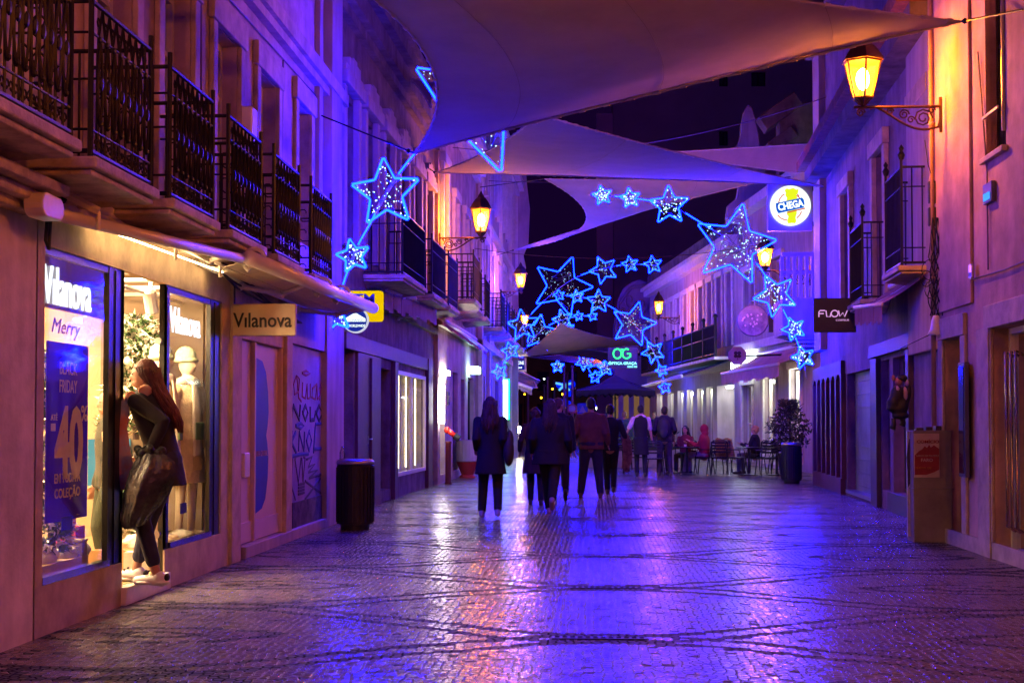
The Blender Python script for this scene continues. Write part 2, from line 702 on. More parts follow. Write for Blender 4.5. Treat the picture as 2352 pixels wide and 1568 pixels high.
# ------------------------------------------------------------------ LEFT: house over the clothes shop
UP = Fac((-3.65, 8.75), (-3.65, 20.0))       # upper wall
LO = Fac((-3.5, 8.75), (-3.5, 20.0))         # shop front line
house = thing('balcony_house', 'long pink-lit house with a row of iron balconies above the clothes shop', 'building', (-3.6, 14, 0))
BAL = [5.55, 7.25, 8.93, 10.52, 12.15, 13.83, 15.6]     # balcony centres (world Y)
doors = []
for y in BAL[1:]:
    c = y - 8.75
    if c > .45:
        doors.append((c - .45, c + .45, 2.98, 5.2, .22))
doors.append((17.15 - 8.75, 17.95 - 8.75, 3.6, 5.3, .22))
mb = MB()
UP.wall(mb, 0, 11.25, 2.62, 9.2, doors, roof=True)
mb.build('wall', plaster, house)
for a0, a1, z0, z1, _ in doors:
    surround(UP, house, a0, a1, z0, z1, .16, .26, .05, stone, .05, 'door_surround')
for k, (a0, a1, z0, z1, _) in enumerate(doors):
    UP.window(house, a0, a1, z0, z1, paint_w, darkglass, d=-.2, bars=(1, 3), fw=.07, name='balcony_door' if z0 < 3.2 else 'window')
mb = MB()
UP.box(mb, 10.1, 10.85, 0, 9.2, .002, .14)       # blue lit pilaster strip
UP.box(mb, 9.55, 9.75, 2.7, 9.2, .002, .08)
build_each(mb, 'pilaster', plaster_w, house, bevel=.01)
mb = MB()
for z0, z1, d in ((5.75, 5.85, .10), (5.85, 6.02, .16), (8.7, 8.9, .2), (8.9, 9.2, .4)):
    UP.box(mb, 0, 11.25, z0, z1, .002, d)
mb.build('cornice', stone, house)
mb = MB()
UP.box(mb, 5.55, 5.78, 4.2, 4.6, .002, .16)
mb.build('junction_box', alu, house, bevel=.02)


def railing_mesh(wd, h, dp, ornate=True):
    """iron balcony railing, local: x along width, y outwards"""
    mb = MB()
    r = .012
    z1 = h
    for z in (0.04, h * .18, h * .80, h):
        rr = .016 if z in (0.04, h) else .009
        mb.tube([(-wd / 2, 0, z), (-wd / 2, dp, z), (wd / 2, dp, z), (wd / 2, 0, z)], rr, 5)
    for x in (-wd / 2, wd / 2):
        mb.tube([(x, dp, -.04), (x, dp, h + .10)], .018, 6)
    n = int(wd / (.115 if ornate else .10))
    for k in range(1, n):
        x = -wd / 2 + wd * k / n
        if ornate:
            mb.tube([(x, dp, .05), (x, dp, h * .80)], .009, 4)
            bw = .042
            za, zb = h * .22, h * .76
            for sg in (-1, 1):
                mb.tube([(x + sg * bw * math.sin(PI * j / 8) ** 1.0 * (1.3 - .5 * j / 8), dp + .015, za + (zb - za) * j / 8) for j in range(9)], .0085, 4)
            mb.ell((x, dp + .02, h * .5), (.024, .016, .045), 6, 5)
            mb.ell((x, dp + .02, h * .24), (.018, .016, .02), 5, 4)
            xn = x + wd / n
            mb.tube([(x, dp, h * .80), ((x + xn) / 2, dp, h * .985), (xn, dp, h * .80)] if k < n - 1 else [(x, dp, h * .8), (x, dp, h)], .009, 4)
            for sg in (-1, 1):
                mb.tube([(x + sg * (.028 + (.030 - .0022 * j) * math.cos(j * .62)), dp, h * .10 + (.030 - .0022 * j) * math.sin(j * .62) * 1.3) for j in range(11)], .006, 4)
            mb.tube([(x + .022 * math.cos(j * 1.05), dp, h * .895 + .03 * math.sin(j * 1.05)) for j in range(6)], .006, 4, closed=True)
            mb.ell((x, dp + .01, h * .78), (.022, .014, .022), 5, 4)
        else:
            mb.tube([(x, dp, .05), (x, dp, h)], .010, 5)
    for x in (-wd / 2, wd / 2):      # side scrolls
        m = max(2, int(dp / .12))
        for k in range(1, m):
            mb.tube([(x, dp * k / m, .05), (x, dp * k / m, h)], .009, 4)
        if ornate:
            for zc in (.2, .42, .62, .86):
                mb.tube([(x, dp * .5 + (.02 + .012 * j) * math.cos(j * .75), h * zc + (.02 + .012 * j) * math.sin(j * .75)) for j in range(9)], .007, 4)
    return mb


def balcony(par, fac, c, z, wd, dp, h=1.0, ornate=True, m=None, sm=None, th=.12, lab=None, brk=True):
    mb = MB()
    fac.box(mb, c - wd / 2 - .05, c + wd / 2 + .05, z - .07, z, .003, dp + .06)
    fac.box(mb, c - wd / 2 - .02, c + wd / 2 + .02, z - .11, z - .072, .003, dp + .02)
    # chamfered underside
    a, b_ = c - wd / 2 + .02, c + wd / 2 - .02
    mb.hexa([fac.w(a + .25, z - th - .08, .003), fac.w(b_ - .25, z - th - .08, .003), fac.w(b_ - .25, z - th, dp * .4), fac.w(a + .25, z - th, dp * .4),
             fac.w(a, z - .112, .003), fac.w(b_, z - .112, .003), fac.w(b_, z - .112, dp), fac.w(a, z - .112, dp)])
    o = mb.build('balcony', sm or slab_m, par, bevel=.012)
    if lab:
        o['label'] = lab
    r = railing_mesh(wd, h, dp, ornate)
    R = MB()
    for v in r.v:
        R.v.append(tuple(fac.w(c + v[0], z + v[2], v[1] + .003)))
    R.f = r.f
    R.mi = r.mi
    R.build('railing', m or iron, o)
    return o


for y in BAL:
    if y > 8.75 - .7:
        balcony(house, UP, y - 8.75, 2.95, 1.15, .62, h=.95)
balcony(t, LW, 5.4 + 6, 3.0, 1.6, .46)
balcony(t, LW, 7.3 + 6, 3.0, 1.5, .46)

# ground floor of the same house: stone frame, graffiti door recess
S = LO.s
mb = MB()
x1a, x1b = S(100), S(253)           # first pane
xda, xdb = S(283), S(380)           # doorway
x2a, x2b = S(392), S(486)           # second pane
xe = S(508)
ZT = 2.49
LO.wall(mb, S(80), S(527), 0, 2.9, [(x1a, xda, .32, ZT, .05), (xda, xdb, .142, ZT, .05), (xdb, xe, .32, ZT, .05)], roof=False, thick=.3)
mb.build('shop_surround', stone, house)
mb = MB()
LO.box(mb, S(527), S(548), 0, 2.9, -.2, .03)
LO.box(mb, S(548), S(560), 0, 2.7, -.2, -.02)
LO.box(mb, S(655), S(668), 0, 2.35, -.2, .02)
LO.box(mb, S(560), S(655), 2.2, 2.9, -.2, -.02)
LO.box(mb, S(655), S(668), 2.352, 2.9, -.2, .0)
build_each(mb, 'stone_pier', stone, house, bevel=.01)
mb = MB()
LO.box(mb, S(668), S(746), 2.28, 2.9, -.3, .0)
LO.box(mb, S(746), S(785), 0, 2.9, -.3, .03)
LO.box(mb, S(560), S(746), 0, .12, -.29, .03)
mb.build('ground_wall', plaster_w, house, bevel=.008)
mb = MB()
LO.box(mb, 0, S(785), 2.9, 3.02, -.2, .05)
mb.build('string_course', stone, house)
mb = MB()
LO.box(mb, S(668) + .001, S(746) - .001, .121, 2.279, -.3, -.05)
mb.build('painted_door', mat('violet door paint', (.30, .20, .40), .6, scale=2, var=.35, bump=.1), house)
mb = MB()      # second shop door: pale panels with a metal mullion
LO.box(mb, S(560), S(592), .13, 2.2, -.12, -.08)
LO.box(mb, S(597), S(655), .13, 2.2, -.12, -.082)
for x in (S(592), S(655) - .05):
    LO.box(mb, x, x + .05, .13, 2.2, -.13, -.03)
LO.box(mb, S(560), S(655), .13, .34, -.08, -.06)
o = mb.build('door', mat('pale lilac door paint', (.62, .46, .48), .55, scale=.8, var=.08, bump=0), house, bevel=.004)
o['label'] = 'pale orange panelled shop door with a blue letter poster'
ob = MB()   # big blue letter shape seen from the side
zz = [(.0, 1.02), (.55, 1.0), (.8, .93), (.95, .80), (1.0, .66), (.93, .56), (.84, .5), (.93, .44), (1.0, .34), (.95, .2), (.8, .07), (.55, .01), (0, -.02)]
s0, s1 = S(599), S(632)
zb, zt = .42, 2.02
ob.prism([(u, v) for u, v in zz], LO.w(s0, zb, -.079), LO.u * (s1 - s0), Vector((0, 0, zt - zb)), LO.n * .006)
ob.build('poster_shape', mat('poster blue', (.03, .05, .42), .5, bump=0, var=.1), o)
mb = MB()
text(mb, 'BAIXA CENTRAL', LO.w((s0 + s1) / 2, 1.03, -.072), LO.u, (0, 0, 1), w=(s1 - s0) * .85, h=.06)
mb.build('lettering', mat('poster lettering', (.5, .3, .4), .5, bump=0), o)
mb = MB()
LO.box(mb, S(572), S(584), .80, 1.05, -.08, -.04)
mb.build('handle', alu, o, bevel=.01)

# graffiti: painted strokes on the recess wall, dark patterned base panel
def strokes(fac, d, a, b, z0, z1, polys, r, name, m, par):
    mb = MB()
    for pl in polys:
        mb.tube([fac.w(a + (b - a) * u, z0 + (z1 - z0) * v, d) for u, v in pl], r, 6, flat=(fac.n, .25))
    o = mb.build(name, m, par)
    return o


ga, gb = LO.s(669, -.05), LO.s(743, -.05)
gr_red = mat('red spray', (.28, .02, .04), .6, bump=0)
gr_blk = mat('black spray', (.012, .01, .03), .6, bump=0)
gr_blu = mat('blue spray', (.02, .02, .25), .6, bump=0)
gr_gry = mat('grey spray', (.07, .05, .10), .6, bump=0)
strokes(LO, -.046, ga, gb, 1.62, 2.0, [[(.12, .75), (.05, .5), (.08, .2), (.2, .3), (.22, .7), (.14, .8), (.2, .1), (.28, .0)],
        [(.32, .6), (.3, .15), (.4, .1), (.45, .55), (.46, .1), (.52, .12)], [(.55, .6), (.55, .12)], [(.75, .6), (.62, .45), (.6, .15), (.72, .1), (.76, .6), (.78, .1), (.84, .2)],
        [(.84, .1), (.98, .9), (.86, .5), (1, .55)], [(.3, .9), (.42, 1), (.55, .93), (.42, .85), (.3, .9)]], .017, 'graffiti', gr_red, house)
strokes(LO, -.046, ga, gb, 1.38, 1.58, [[(0, .1), (.05, .9), (.22, .1), (.25, .95)], [(.32, .5), (.4, .95), (.48, .5), (.4, .05), (.32, .5)], [(.55, .9), (.55, .05), (.68, .1), (.72, .6)],
        [(.74, .5), (.84, 1), (.95, .5), (.84, 0), (.74, .5)], [(1.0, .02), (1.02, .03)]], .03, 'graffiti', gr_blk, house)
strokes(LO, -.046, ga, gb, .98, 1.36, [[(.12, .9), (.25, .98), (.36, .9), (.25, .82), (.12, .9)], [(0, .1), (.02, .75)], [(0, .4), (.12, .7)], [(0, .4), (.14, .05)], [(.2, .1), (.22, .7), (.36, .1), (.38, .7)],
        [(.44, .4), (.52, .72), (.6, .4), (.52, .08), (.44, .4)], [(.66, 0), (.72, .95), (.98, .98), (.95, .1), (1, -.05)], [(.66, .12), (.95, .12)], [(0, -.05), (.25, .0), (.5, -.02)]], .026, 'graffiti', gr_blu, house)
strokes(LO, -.046, ga, gb, .42, .96, [[(0, .4), (.04, .95)], [(.1, .95), (.2, .4), (.28, .95)], [(.3, .95), (.34, .42), (.4, .95), (.36, .95)], [(.45, .9), (.62, .95), (.5, .72), (.72, .78), (.5, .6), (.8, .62), (.52, .46), (.95, .5)],
        [(.2, .36), (.38, .37)], [(.2, .29), (.38, .3)], [(.2, .22), (.38, .23)], [(.2, .15), (.38, .16)], [(.4, .42), (.98, 0)], [(.9, .4), (.4, .0)], [(0, .38), (.12, .05)]], .018, 'graffiti', gr_gry, house)
mb = MB()
LO.box(mb, ga, gb, .12, .42, -.049, -.03)
mb.build('base_panel', mat('spotted panel', (.16, .10, .10), .6, scale=7, var=.2, dark=(.008, .006, .01), bump=.1), house)

mb = MB()
LO.box(mb, xda - .02, xdb + .06, 0, .139, -.3, .04)
mb.build('door_step', stone_w, house, bevel=.012)
mb = MB()
LO.box(mb, xdb + .001, x2a - .001, .15, .30, -.34, -.057)
mb.build('door_plinth', stone_w, house)
# ---- cable bundles along the wall
mb = MB()
for k in range(5):
    y0 = 8.9 + k * .02
    pts = []
    for j in range(30):
        q = j / 29
        pts.append(LO.w(.05 + q * 7.5, 2.86 + .10 * math.sin(q * 17 + k) * (1 - q) - .25 * q + .05 * k * (1 - q) + .1 * math.sin(q * 5), .05 + .015 * k))
    mb.tube(pts, .011, 5)
for k in range(4):
    mb.tube([LO.w(.12 + .09 * math.cos(a + k) * (1 + .1 * k), 2.92 + .16 * math.sin(a + k), .07 + .012 * k) for a in [j * .5 for j in range(13)]], .011, 5)
mb.tube([LO.w(.02, 2.98, .07), LO.w(.0, 2.5, .05), LO.w(.05, 2.45, .05), LO.w(.08, 2.95, .06)], .012, 5)
mb.build('cable_bundle', black, house)

# ------------------------------------------------------------------ the clothes shop
shop = thing('shop_front', 'brightly lit clothes shop front with dark window frames and open doorway', 'shop', (-3.6, 11, 0))
mb = MB()
LO.box(mb, x1b, xda + .004, .143, ZT - .001, -.055, -.015)
LO.box(mb, xdb - .004, x2a, .15, ZT - .001, -.055, -.015)
LO.box(mb, x2b, xe - .002, .30, ZT - .001, -.055, -.015)
LO.box(mb, x1a + .002, x1b, ZT - .05, ZT - .002, -.05, -.02)
LO.box(mb, x2a, x2b, ZT - .05, ZT - .002, -.05, -.02)
LO.box(mb, x1a + .002, x1a + .03, .36, ZT - .051, -.05, -.02)
for x in (x1b + .12, xdb + .05, x2b + .12):
    LO.box(mb, x, x + .012, .33, ZT - .02, -.0149, -.006)
mb.build('frame', dframe, shop)
mb = MB()
LO.box(mb, x1a + .002, x1b, .322, .37, -.05, .005)
LO.box(mb, x2a, x2b, .322, .37, -.05, .005)
build_each(mb, 'sill', mat('polished steel sill', (.35, .33, .4), .18, 1, var=.1, bump=.02), shop)
for a, b_ in ((x1a, x1b), (x2a, x2b)):
    p = MB()
    p.face([LO.w(a, .37, -.035), LO.w(b_, .37, -.035), LO.w(b_, ZT - .05, -.035), LO.w(a, ZT - .05, -.035)])
    p.build('window_pane', shopglass, shop)
# room
mb = MB()
IX = -7.6
ya, yb = 8.8, 13.62
mb.face([(IX, ya, .14), (IX, yb, .14), (IX, yb, 2.75), (IX, ya, 2.75)])
mb.face([(IX, ya, .14), (-3.56, ya, .14), (-3.56, ya, 2.75), (IX, ya, 2.75)])
mb.face([(IX, yb, .14), (-3.56, yb, .14), (-3.56, yb, 2.75), (IX, yb, 2.75)])
mb.face([(IX, ya, 2.75), (-3.56, ya, 2.75), (-3.56, yb, 2.75), (IX, yb, 2.75)])
mb.build('interior_wall', mat('warm shop wall', (.42, .31, .19), .8, var=.1, bump=.05), shop)
mb = MB()
mb.box(-4.75, -3.75, 13.45, 13.5, .14, 2.72)
build_each(mb, 'partition', mat('display partition', (.19, .14, .10), .8, var=.12, bump=.05), shop)
mb = MB()
mb.box(IX, -3.53, ya, yb, .10, .146)
mb.build('floor', mat('shop floor', (.45, .30, .14), .4, scale=3, var=.2, bump=.02), shop)
mb = MB()
mb.box(-4.7, -3.66, ya + .02, S(255) + 8.75, .141, .40)
mb.box(-4.7, -3.66, S(392) + 8.75, yb - .2, .141, .30)
build_each(mb, 'display_platform', mat('oak platform', (.42, .25, .12), .6, var=.2), shop)
mb = MB()
for x, y, r in [(-3.8, 9.55, .13), (-3.95, 9.8, .2), (-3.78, 9.95, .11), (-4.2, 10.2, .2), (-3.85, 12.0, .14), (-4.0, 12.5, .2), (-3.8, 12.9, .15), (-3.95, 10.45, .17), (-3.8, 10.3, .1), (-4.2, 13.1, .2)]:
    mb.ell((x, y, .42 if y < 11 else .31), (r, r * 1.3, .07), 10, 5)
build_each(mb, 'artificial_snow', mat('snow fleece', (.8, .76, .68), .95, var=.1, bump=.6, bscale=60), shop, smooth=True)
# ceiling beams, tracks
mb = MB()
for k in range(7):
    y = 9.2 + k * .65
    mb.tube([(-7.5, y, 2.55), (-3.7, y + .4, 2.60)], .018, 5)
mb.tube([(-3.95, 8.9, 2.5), (-3.95, 13.4, 2.5)], .02, 5)
mb.tube([(-4.6, 8.9, 2.56), (-4.6, 13.4, 2.56)], .02, 5)
mb.build('ceiling_track', alu, shop)
lampg = glow('shop spotlight glow', (1, .74, .40), 460)
for n_, (x, y) in enumerate([(-4.5, 9.4), (-4.3, 10.2), (-4.7, 11.2), (-4.35, 11.9), (-3.90, 12.3), (-5.0, 11.6), (-5.4, 10), (-5.6, 11.6), (-6.5, 10.8), (-6.3, 12.8)]):
    M_ = Matrix.Translation((x, y, 2.42)) @ Matrix.Rotation(.5, 4, 'X')
    mb = MB()
    mb.lathe([(.055, -.10), (.06, -.09), (.06, .1), (.035, .12)], (0, 0, 0), 12)
    mb.v = [tuple(M_ @ Vector(p)) for p in mb.v]
    mb.box(x - .015, x + .015, y - .015, y + .015, 2.5, 2.6)
    s_ = mb.build('spotlight', alu, shop, smooth=False)
    mb = MB()
    mb.lathe([(.045, -.104), (.001, -.106)], (0, 0, 0), 12)
    mb.v = [tuple(M_ @ Vector(p)) for p in mb.v]
    mb.build('lens', lampg, s_)
# ceiling light panels in the shop's depth
mb = MB()
for x, y in [(-5.2, 10.6), (-6.2, 9.6), (-5.6, 12.2), (-5.8, 11.2)]:
    mb.box(x - .45, x + .45, y - .12, y + .12, 2.70, 2.74)
for x, y in [(-4.1, 12.2), (-4.3, 9.7), (-4.4, 11.1)]:  # small extra panels, added to brighten the mannequins and window display
    mb.box(x - .12, x + .12, y - .14, y + .14, 2.70, 2.74)
build_each(mb, 'ceiling_light', glow('ceiling panel glow', (1, .68, .34), 120), shop)
mb = MB()
mb.box(-3.93, -3.90, 9.6, 11.4, 2.18, 2.74)  # added board, hides the bright ceiling so the window letters stand out
mb.build('added_letter_backing', mat('tan letter backing', (.30, .21, .12), .8, bump=0), shop)
# letters on the glass
letm = glow('backlit white letters', (.85, .88, 1), .95)
mb = MB()
c0, c1 = S(105), S(214)
text(mb, 'Vılanova', LO.w((c0 + c1) / 2, 2.25, -.030), LO.u, (0, 0, 1), w=c1 - c0, h=.25, depth=.012, bold=.004)
mb.build('shop_name', letm, shop)
mb = MB()
c0, c1 = S(395), S(464)
text(mb, 'Vılanova', LO.w((c0 + c1) / 2, 2.22, -.030), LO.u, (0, 0, 1), w=c1 - c0, h=.22, depth=.012, bold=.004)
mb.build('shop_name', letm, shop)
mb = MB()
text(mb, 'Merry', LO.w(S(165), 1.98, -.046), LO.u, (0, 0, 1), w=S(200) - S(135), h=.13, depth=.004, shear=.3)
mb.build('lettering', mat('grey vinyl', (.25, .2, .2), .5, bump=0), shop)
mb = MB()
for x0, x1_, zc in ((158, 182, .68), (427, 441, .62)):
    LO.box(mb, S(x0), S(x1_), zc - .045, zc + .045, -.046, -.041)
build_each(mb, 'sticker', mat('navy sticker', (.02, .02, .12), .5, bump=0), shop)
mb = MB()
for zc in (2.02, 1.72, .62, .45):
    mb.lathe([(.03, 0), (.03, .03), (.0, .03)], LO.w(S(376), zc, -.045), 10, Matrix.Rotation(PI / 2, 4, 'X'))
build_each(mb, 'door_hinge', steel, shop)
# open glass door leaf folded inside
p = MB()
p.face([(-3.6, S(380) + 8.75, .15), (-4.5, S(372) + 8.75, .15), (-4.5, S(372) + 8.75, 2.4), (-3.6, S(380) + 8.75, 2.4)])
p.build('door_leaf', shopglass, shop)

def paper(name, col, tr):
    m, N, L, b = nt_new(name)
    N.remove(b)
    d, t_, x = N.new('ShaderNodeBsdfDiffuse'), N.new('ShaderNodeBsdfTranslucent'), N.new('ShaderNodeMixShader')
    no = N.new('ShaderNodeTexNoise')
    no.inputs['Scale'].default_value = 3
    mx = N.new('ShaderNodeMixRGB')
    mx.inputs[1].default_value = (*[c * .85 for c in col], 1)
    mx.inputs[2].default_value = (*col, 1)
    L.new(no.outputs[0], mx.inputs[0])
    L.new(mx.outputs[0], d.inputs[0])
    L.new(mx.outputs[0], t_.inputs[0])
    x.inputs[0].default_value = tr
    L.new(d.outputs[0], x.inputs[1])
    L.new(t_.outputs[0], x.inputs[2])
    L.new(x.outputs[0], N['Material Output'].inputs[0])
    return m


# sale poster
ps = thing('sale_poster', 'tall violet poster announcing minus 40 percent hanging behind the first shop pane', 'poster', (-3.62, 9.4, 0))
p0, p1 = S(125), S(219)
zt_, zb_ = 1.89, .70
mb = MB()
LO.box(mb, p0, p1, zb_, zt_, -.060, -.054)
mb.build('sheet', paper('violet poster paper', (.12, .06, .90), .25), ps)
pt = paper('pale pink ink', (1, .93, 1), .06)
W_ = p1 - p0
for s_, cz, ww, hh, cx, bo in (('BLACK', 1.72, .42, .085, .5, .004), ('FRIDAY', 1.60, .42, .085, .5, .004), ('ATÉ', 1.395, .15, .05, .17, .01), ('40', 1.22, .68, .50, .53, .035), ('%', 1.42, .16, .11, .90, .01),
                               ('EM TODA A', .985, .62, .065, .5, .012), ('COLEÇÃO', .885, .62, .095, .5, .015)):
    mb = MB()
    text(mb, s_, LO.w(p0 + W_ * cx, cz, -.0535), LO.u, (0, 0, 1), w=W_ * ww, h=hh, bold=bo, depth=.003)
    mb.build('lettering', pt, ps)
mb = MB()
LO.box(mb, p0 + W_ * .10, p0 + W_ * .20, 1.30, 1.35, -.0535, -.0505)
mb.build('minus_sign', pt, ps)

# hanging name board, perpendicular to the wall
def hangsign(name, label, x0, x1, y0, y1, Y, thick=.06, m=None, cat='sign', bev=.01):
    a, b_ = at(x0, y1, Y), at(x1, y0, Y)
    t = thing(name, label, cat, ((a.x + b_.x) / 2, Y, a.z))
    mb = MB()
    mb.box(a.x, b_.x, Y, Y + thick, a.z, b_.z)
    mb.build('board', m, t, bevel=bev)
    return t, a, b_


def tx(t, s_, x, y, Y, wpx, hpx, m, bold=0, name='lettering', rot=0, depth=.008, shear=0):
    o = at(x, y, Y)
    k = Y / F
    mb = MB()
    o.y -= .002
    text(mb, s_, o, (math.cos(rot), 0, math.sin(rot)), (-math.sin(rot), 0, math.cos(rot)), w=wpx * k if wpx else None, h=hpx * k if hpx else None, depth=depth, bold=bold, shear=shear)
    return mb.build(name, m, t)


t, a, b_ = hangsign('hanging_sign', 'cream board with the shop name in thin black letters hanging under the awning', 527, 679, 697, 771, 13.5, m=mat('cream board', (.66, .52, .33), .6, var=.06, bump=0))
tx(t, 'Vılanova', 603, 735, 13.5, 138, 34, black, .012)
mb = MB()
mb.tube([(a.x + .03, 13.53, b_.z - .02), (a.x + .03, 13.53, b_.z + .18)], .02, 6)
mb.build('bracket', iron, t)

# ------------------------------------------------------------------ awnings
def awning(name, label, A, B, wallA, wallB, rad=.06, arms=2, m=None, valance=0):
    """A,B: ends of the front bar; wallA,wallB: ends of the cassette at the wall"""
    t = thing(name, label, 'awning', A)
    mb = MB()
    A, B, a, b_ = Vector(A), Vector(B), Vector(wallA), Vector(wallB)
    n = 14
    rows = []
    for i in range(n + 1):
        q = i / n
        p, w_ = A.lerp(B, q), a.lerp(b_, q)
        rows.append([w_.lerp(p, j / 6) - Vector((0, 0, .05 * math.sin(PI * j / 6))) for j in range(7)])
    for i in range(n):
        for j in range(6):
            mb.face([rows[i][j], rows[i + 1][j], rows[i + 1][j + 1], rows[i][j + 1]])
    if valance:
        for i in range(n):
            p, q = rows[i][6], rows[i + 1][6]
            d = Vector((0, 0, -valance * (1 + .12 * math.sin(i * 2.1))))
            mb.face([p, q, q + d, p + d])
    mb.build('canvas', m or canvas, t, solid=.006)
    mb = MB()
    mb.tube([A, B], rad, 10)
    mb.build('front_bar', alu, t, smooth=True)
    mb = MB()
    mb.tube([a + Vector((0, 0, .03)), b_ + Vector((0, 0, .03))], .055, 10)
    mb.build('cassette', alu, t, smooth=True)
    for k in range(arms):
        q = (k + .5) / arms if arms > 1 else .7
        base = a.lerp(b_, q) - Vector((0, 0, .06))
        tip = A.lerp(B, min(1, q + .12)) - Vector((0, 0, rad * .5))
        elb = base.lerp(tip, .5) + (B - A).normalized() * .35 - Vector((0, 0, .06))
        mb = MB()
        mb.tube([base, elb], .028, 6)
        mb.tube([elb, tip], .024, 6)
        mb.ell(elb, .04, 8, 6)
        mb.ell(base, .05, 8, 6)
        mb.build('folding_arm', alu, t, smooth=True)
    return t


A = atX(128, 492, -3.30)
B = atX(572, 598, -3.02)
aw = awning('awning', 'cream awning with white bar folded above the sale poster window', A, B, (-3.47, A.y + .1, A.z + .16), (-3.47, B.y + .3, B.z + .16), rad=.042, arms=1)
mb = MB()
c = A
mb.prism([(.085 * math.cos(j * PI / 8) + (.18 if j < 4 or j > 12 else 0), .075 * math.sin(j * PI / 8)) for j in range(16)], c + Vector((.05, -.25, .02)), (0, 1, 0), (0, 0, 1), (-.12, 0, 0))
mb.build('end_cap', alu, aw, bevel=.01)
mb = MB()
mb.tube([(-3.36, 9.6, 2.68), (-3.34, 12.6, 2.71)], .006, 6)
build_each(mb, 'strip_light', glow('awning strip glow', (1, .66, .28), 26), aw)
mb = MB()
for y in (8.9, 10.6, 11.9):
    mb.tube([(-3.46, y, 2.86), (-3.2, y + .1, 2.72)], .03, 6)
    mb.tube([(-3.2, y + .1, 2.72), (-3.2, y + .1, 2.60)], .016, 5)
build_each(mb, 'wall_bracket', alu, aw)
A = atX(572, 592, -2.96)
B = atX(858, 708, -2.74)
aw = awning('awning', 'wide cream awning whose long front bar runs out towards the yellow sign', A, B, (-3.46, A.y + .3, A.z - .02), (-3.46, B.y + .2, B.z - .04), rad=.066, arms=2)
mb = MB()
for q in (.03, .5, .66):
    p = A.lerp(B, q)
    mb.tube([p + Vector((.10 * math.cos(j * .5 + .3), 0, .10 * math.sin(j * .5 + .3))) for j in range(9)], .022, 6)
build_each(mb, 'bar_clip', alu, aw)

# ------------------------------------------------------------------ LEFT: second house, tall windows and dark shops
L2 = Fac((-3.72, 20.0), (-3.5, 31.0))
h2 = thing('corniced_house', 'blue lit house with tall upper windows and heavy cornice beyond the balcony house', 'building', (-3.6, 25, 0))
S2 = L2.s
up = []
for c in (1.05, 2.75, 4.5, 6.2, 7.9, 9.6):
    up.append((c - .45, c + .45, 3.95, 6.2, .25))
z1, z2, z3 = .12, 2.35, 2.6
gro = [(S2(789), S2(812), .3, 2.5, .3), (S2(872), S2(896), .2, 2.3, .4), (S2(907), S2(974), .38, 2.32, .05), (S2(988), S2(1004), .1, 2.4, .3)]
mb = MB()
L2.wall(mb, 0, L2.L, 0, 8.1, up + gro)
mb.build('wall', plaster_d, h2)
mb = MB()
for z0, zz_, d in ((7.35, 7.5, .12), (7.5, 7.8, .25), (7.8, 8.0, .40), (8.0, 8.12, .46), (3.3, 3.42, .08)):
    L2.box(mb, 0, L2.L, z0, zz_, .002, d)
mb.build('cornice', plaster_d, h2)
for a0, a1, w0, w1, _ in up:
    mb = MB()
    L2.box(mb, a0 - .2, a0 - .002, w0, w1 + .1, .002, .10)
    L2.box(mb, a1 + .002, a1 + .2, w0, w1 + .1, .002, .10)
    L2.box(mb, a0 - .3, a1 + .3, w1 + .102, w1 + .3, .002, .16)
    for k in range(5):
        u0 = a0 - .25 + k * (a1 - a0 + .5) / 5
        hh = .28 * math.sin(PI * (k + .5) / 5)
        L2.box(mb, u0, u0 + (a1 - a0 + .5) / 5 - .003, w1 + .303, w1 + .32 + hh, .002, .13)
    mb.build('window_surround', plaster_w, h2, bevel=.01)
for a0, a1, w0, w1, _ in up:
    L2.window(h2, a0, a1, w0, w1, iron_g, darkglass, d=-.2, bars=(1, 3), fw=.06)
mb = MB()
L2.box(mb, S2(815), S2(868), 0, 2.45, .002, .05)
L2.box(mb, S2(842), S2(846), .2, 2.4, .052, .09)
L2.box(mb, S2(898), S2(905), 0, 2.45, .002, .08)
L2.box(mb, S2(976), S2(986), 0, 2.7, .002, .08)
L2.box(mb, S2(786), S2(986), 2.46, 2.7, .002, .06)
mb.build('shop_panelling', maroon, h2, bevel=.006)
for (a0, a1, w0, w1, q), b2 in zip(gro, ((0, 1), (0, 2), (1, 0), (0, 0))):
    lit = abs(w0 - .38) < .01
    L2.window(h2, a0, a1, w0, w1, alu if lit else dframe, warmglass if lit else darkglass, d=-q + .04, bars=b2, fw=.07 if lit else .05, name='shop_window')
mb = MB()      # lit room behind the glazed shop
a0, a1 = S2(907), S2(974)
mb.face([L2.w(a0, .3, -.35), L2.w(a1, .3, -.35), L2.w(a1, 2.4, -.35), L2.w(a0, 2.4, -.35)])
mb.face([L2.w(a0, .3, -1.1), L2.w(a0, .3, -.06), L2.w(a0, 2.4, -.06), L2.w(a0, 2.4, -1.1)])
mb.face([L2.w(a1, .3, -1.1), L2.w(a1, .3, -.06), L2.w(a1, 2.4, -.06), L2.w(a1, 2.4, -1.1)])
mb.face([L2.w(a0, 2.42, -1.1), L2.w(a1, 2.42, -1.1), L2.w(a1, 2.42, -.12), L2.w(a0, 2.42, -.12)])
mb.build('interior_wall', mat('pale shop wall', (.68, .64, .55), .8, bump=0), h2)
mb = MB()
for q in (.30, .55, .88):
    q = a0 + (a1 - a0) * q
    L2.box(mb, q - .02, q + .02, .5, 2.25, -.13, -.11)
build_each(mb, 'light_tube', glow('neutral tube glow', (1, .85, .50), 6), h2)
for z in (.65, 1.0):
    pass
B2 = ((S2(865), .85), (S2(930), 1.9), (S2(985), 1.5), (S2(1030), 1.0))
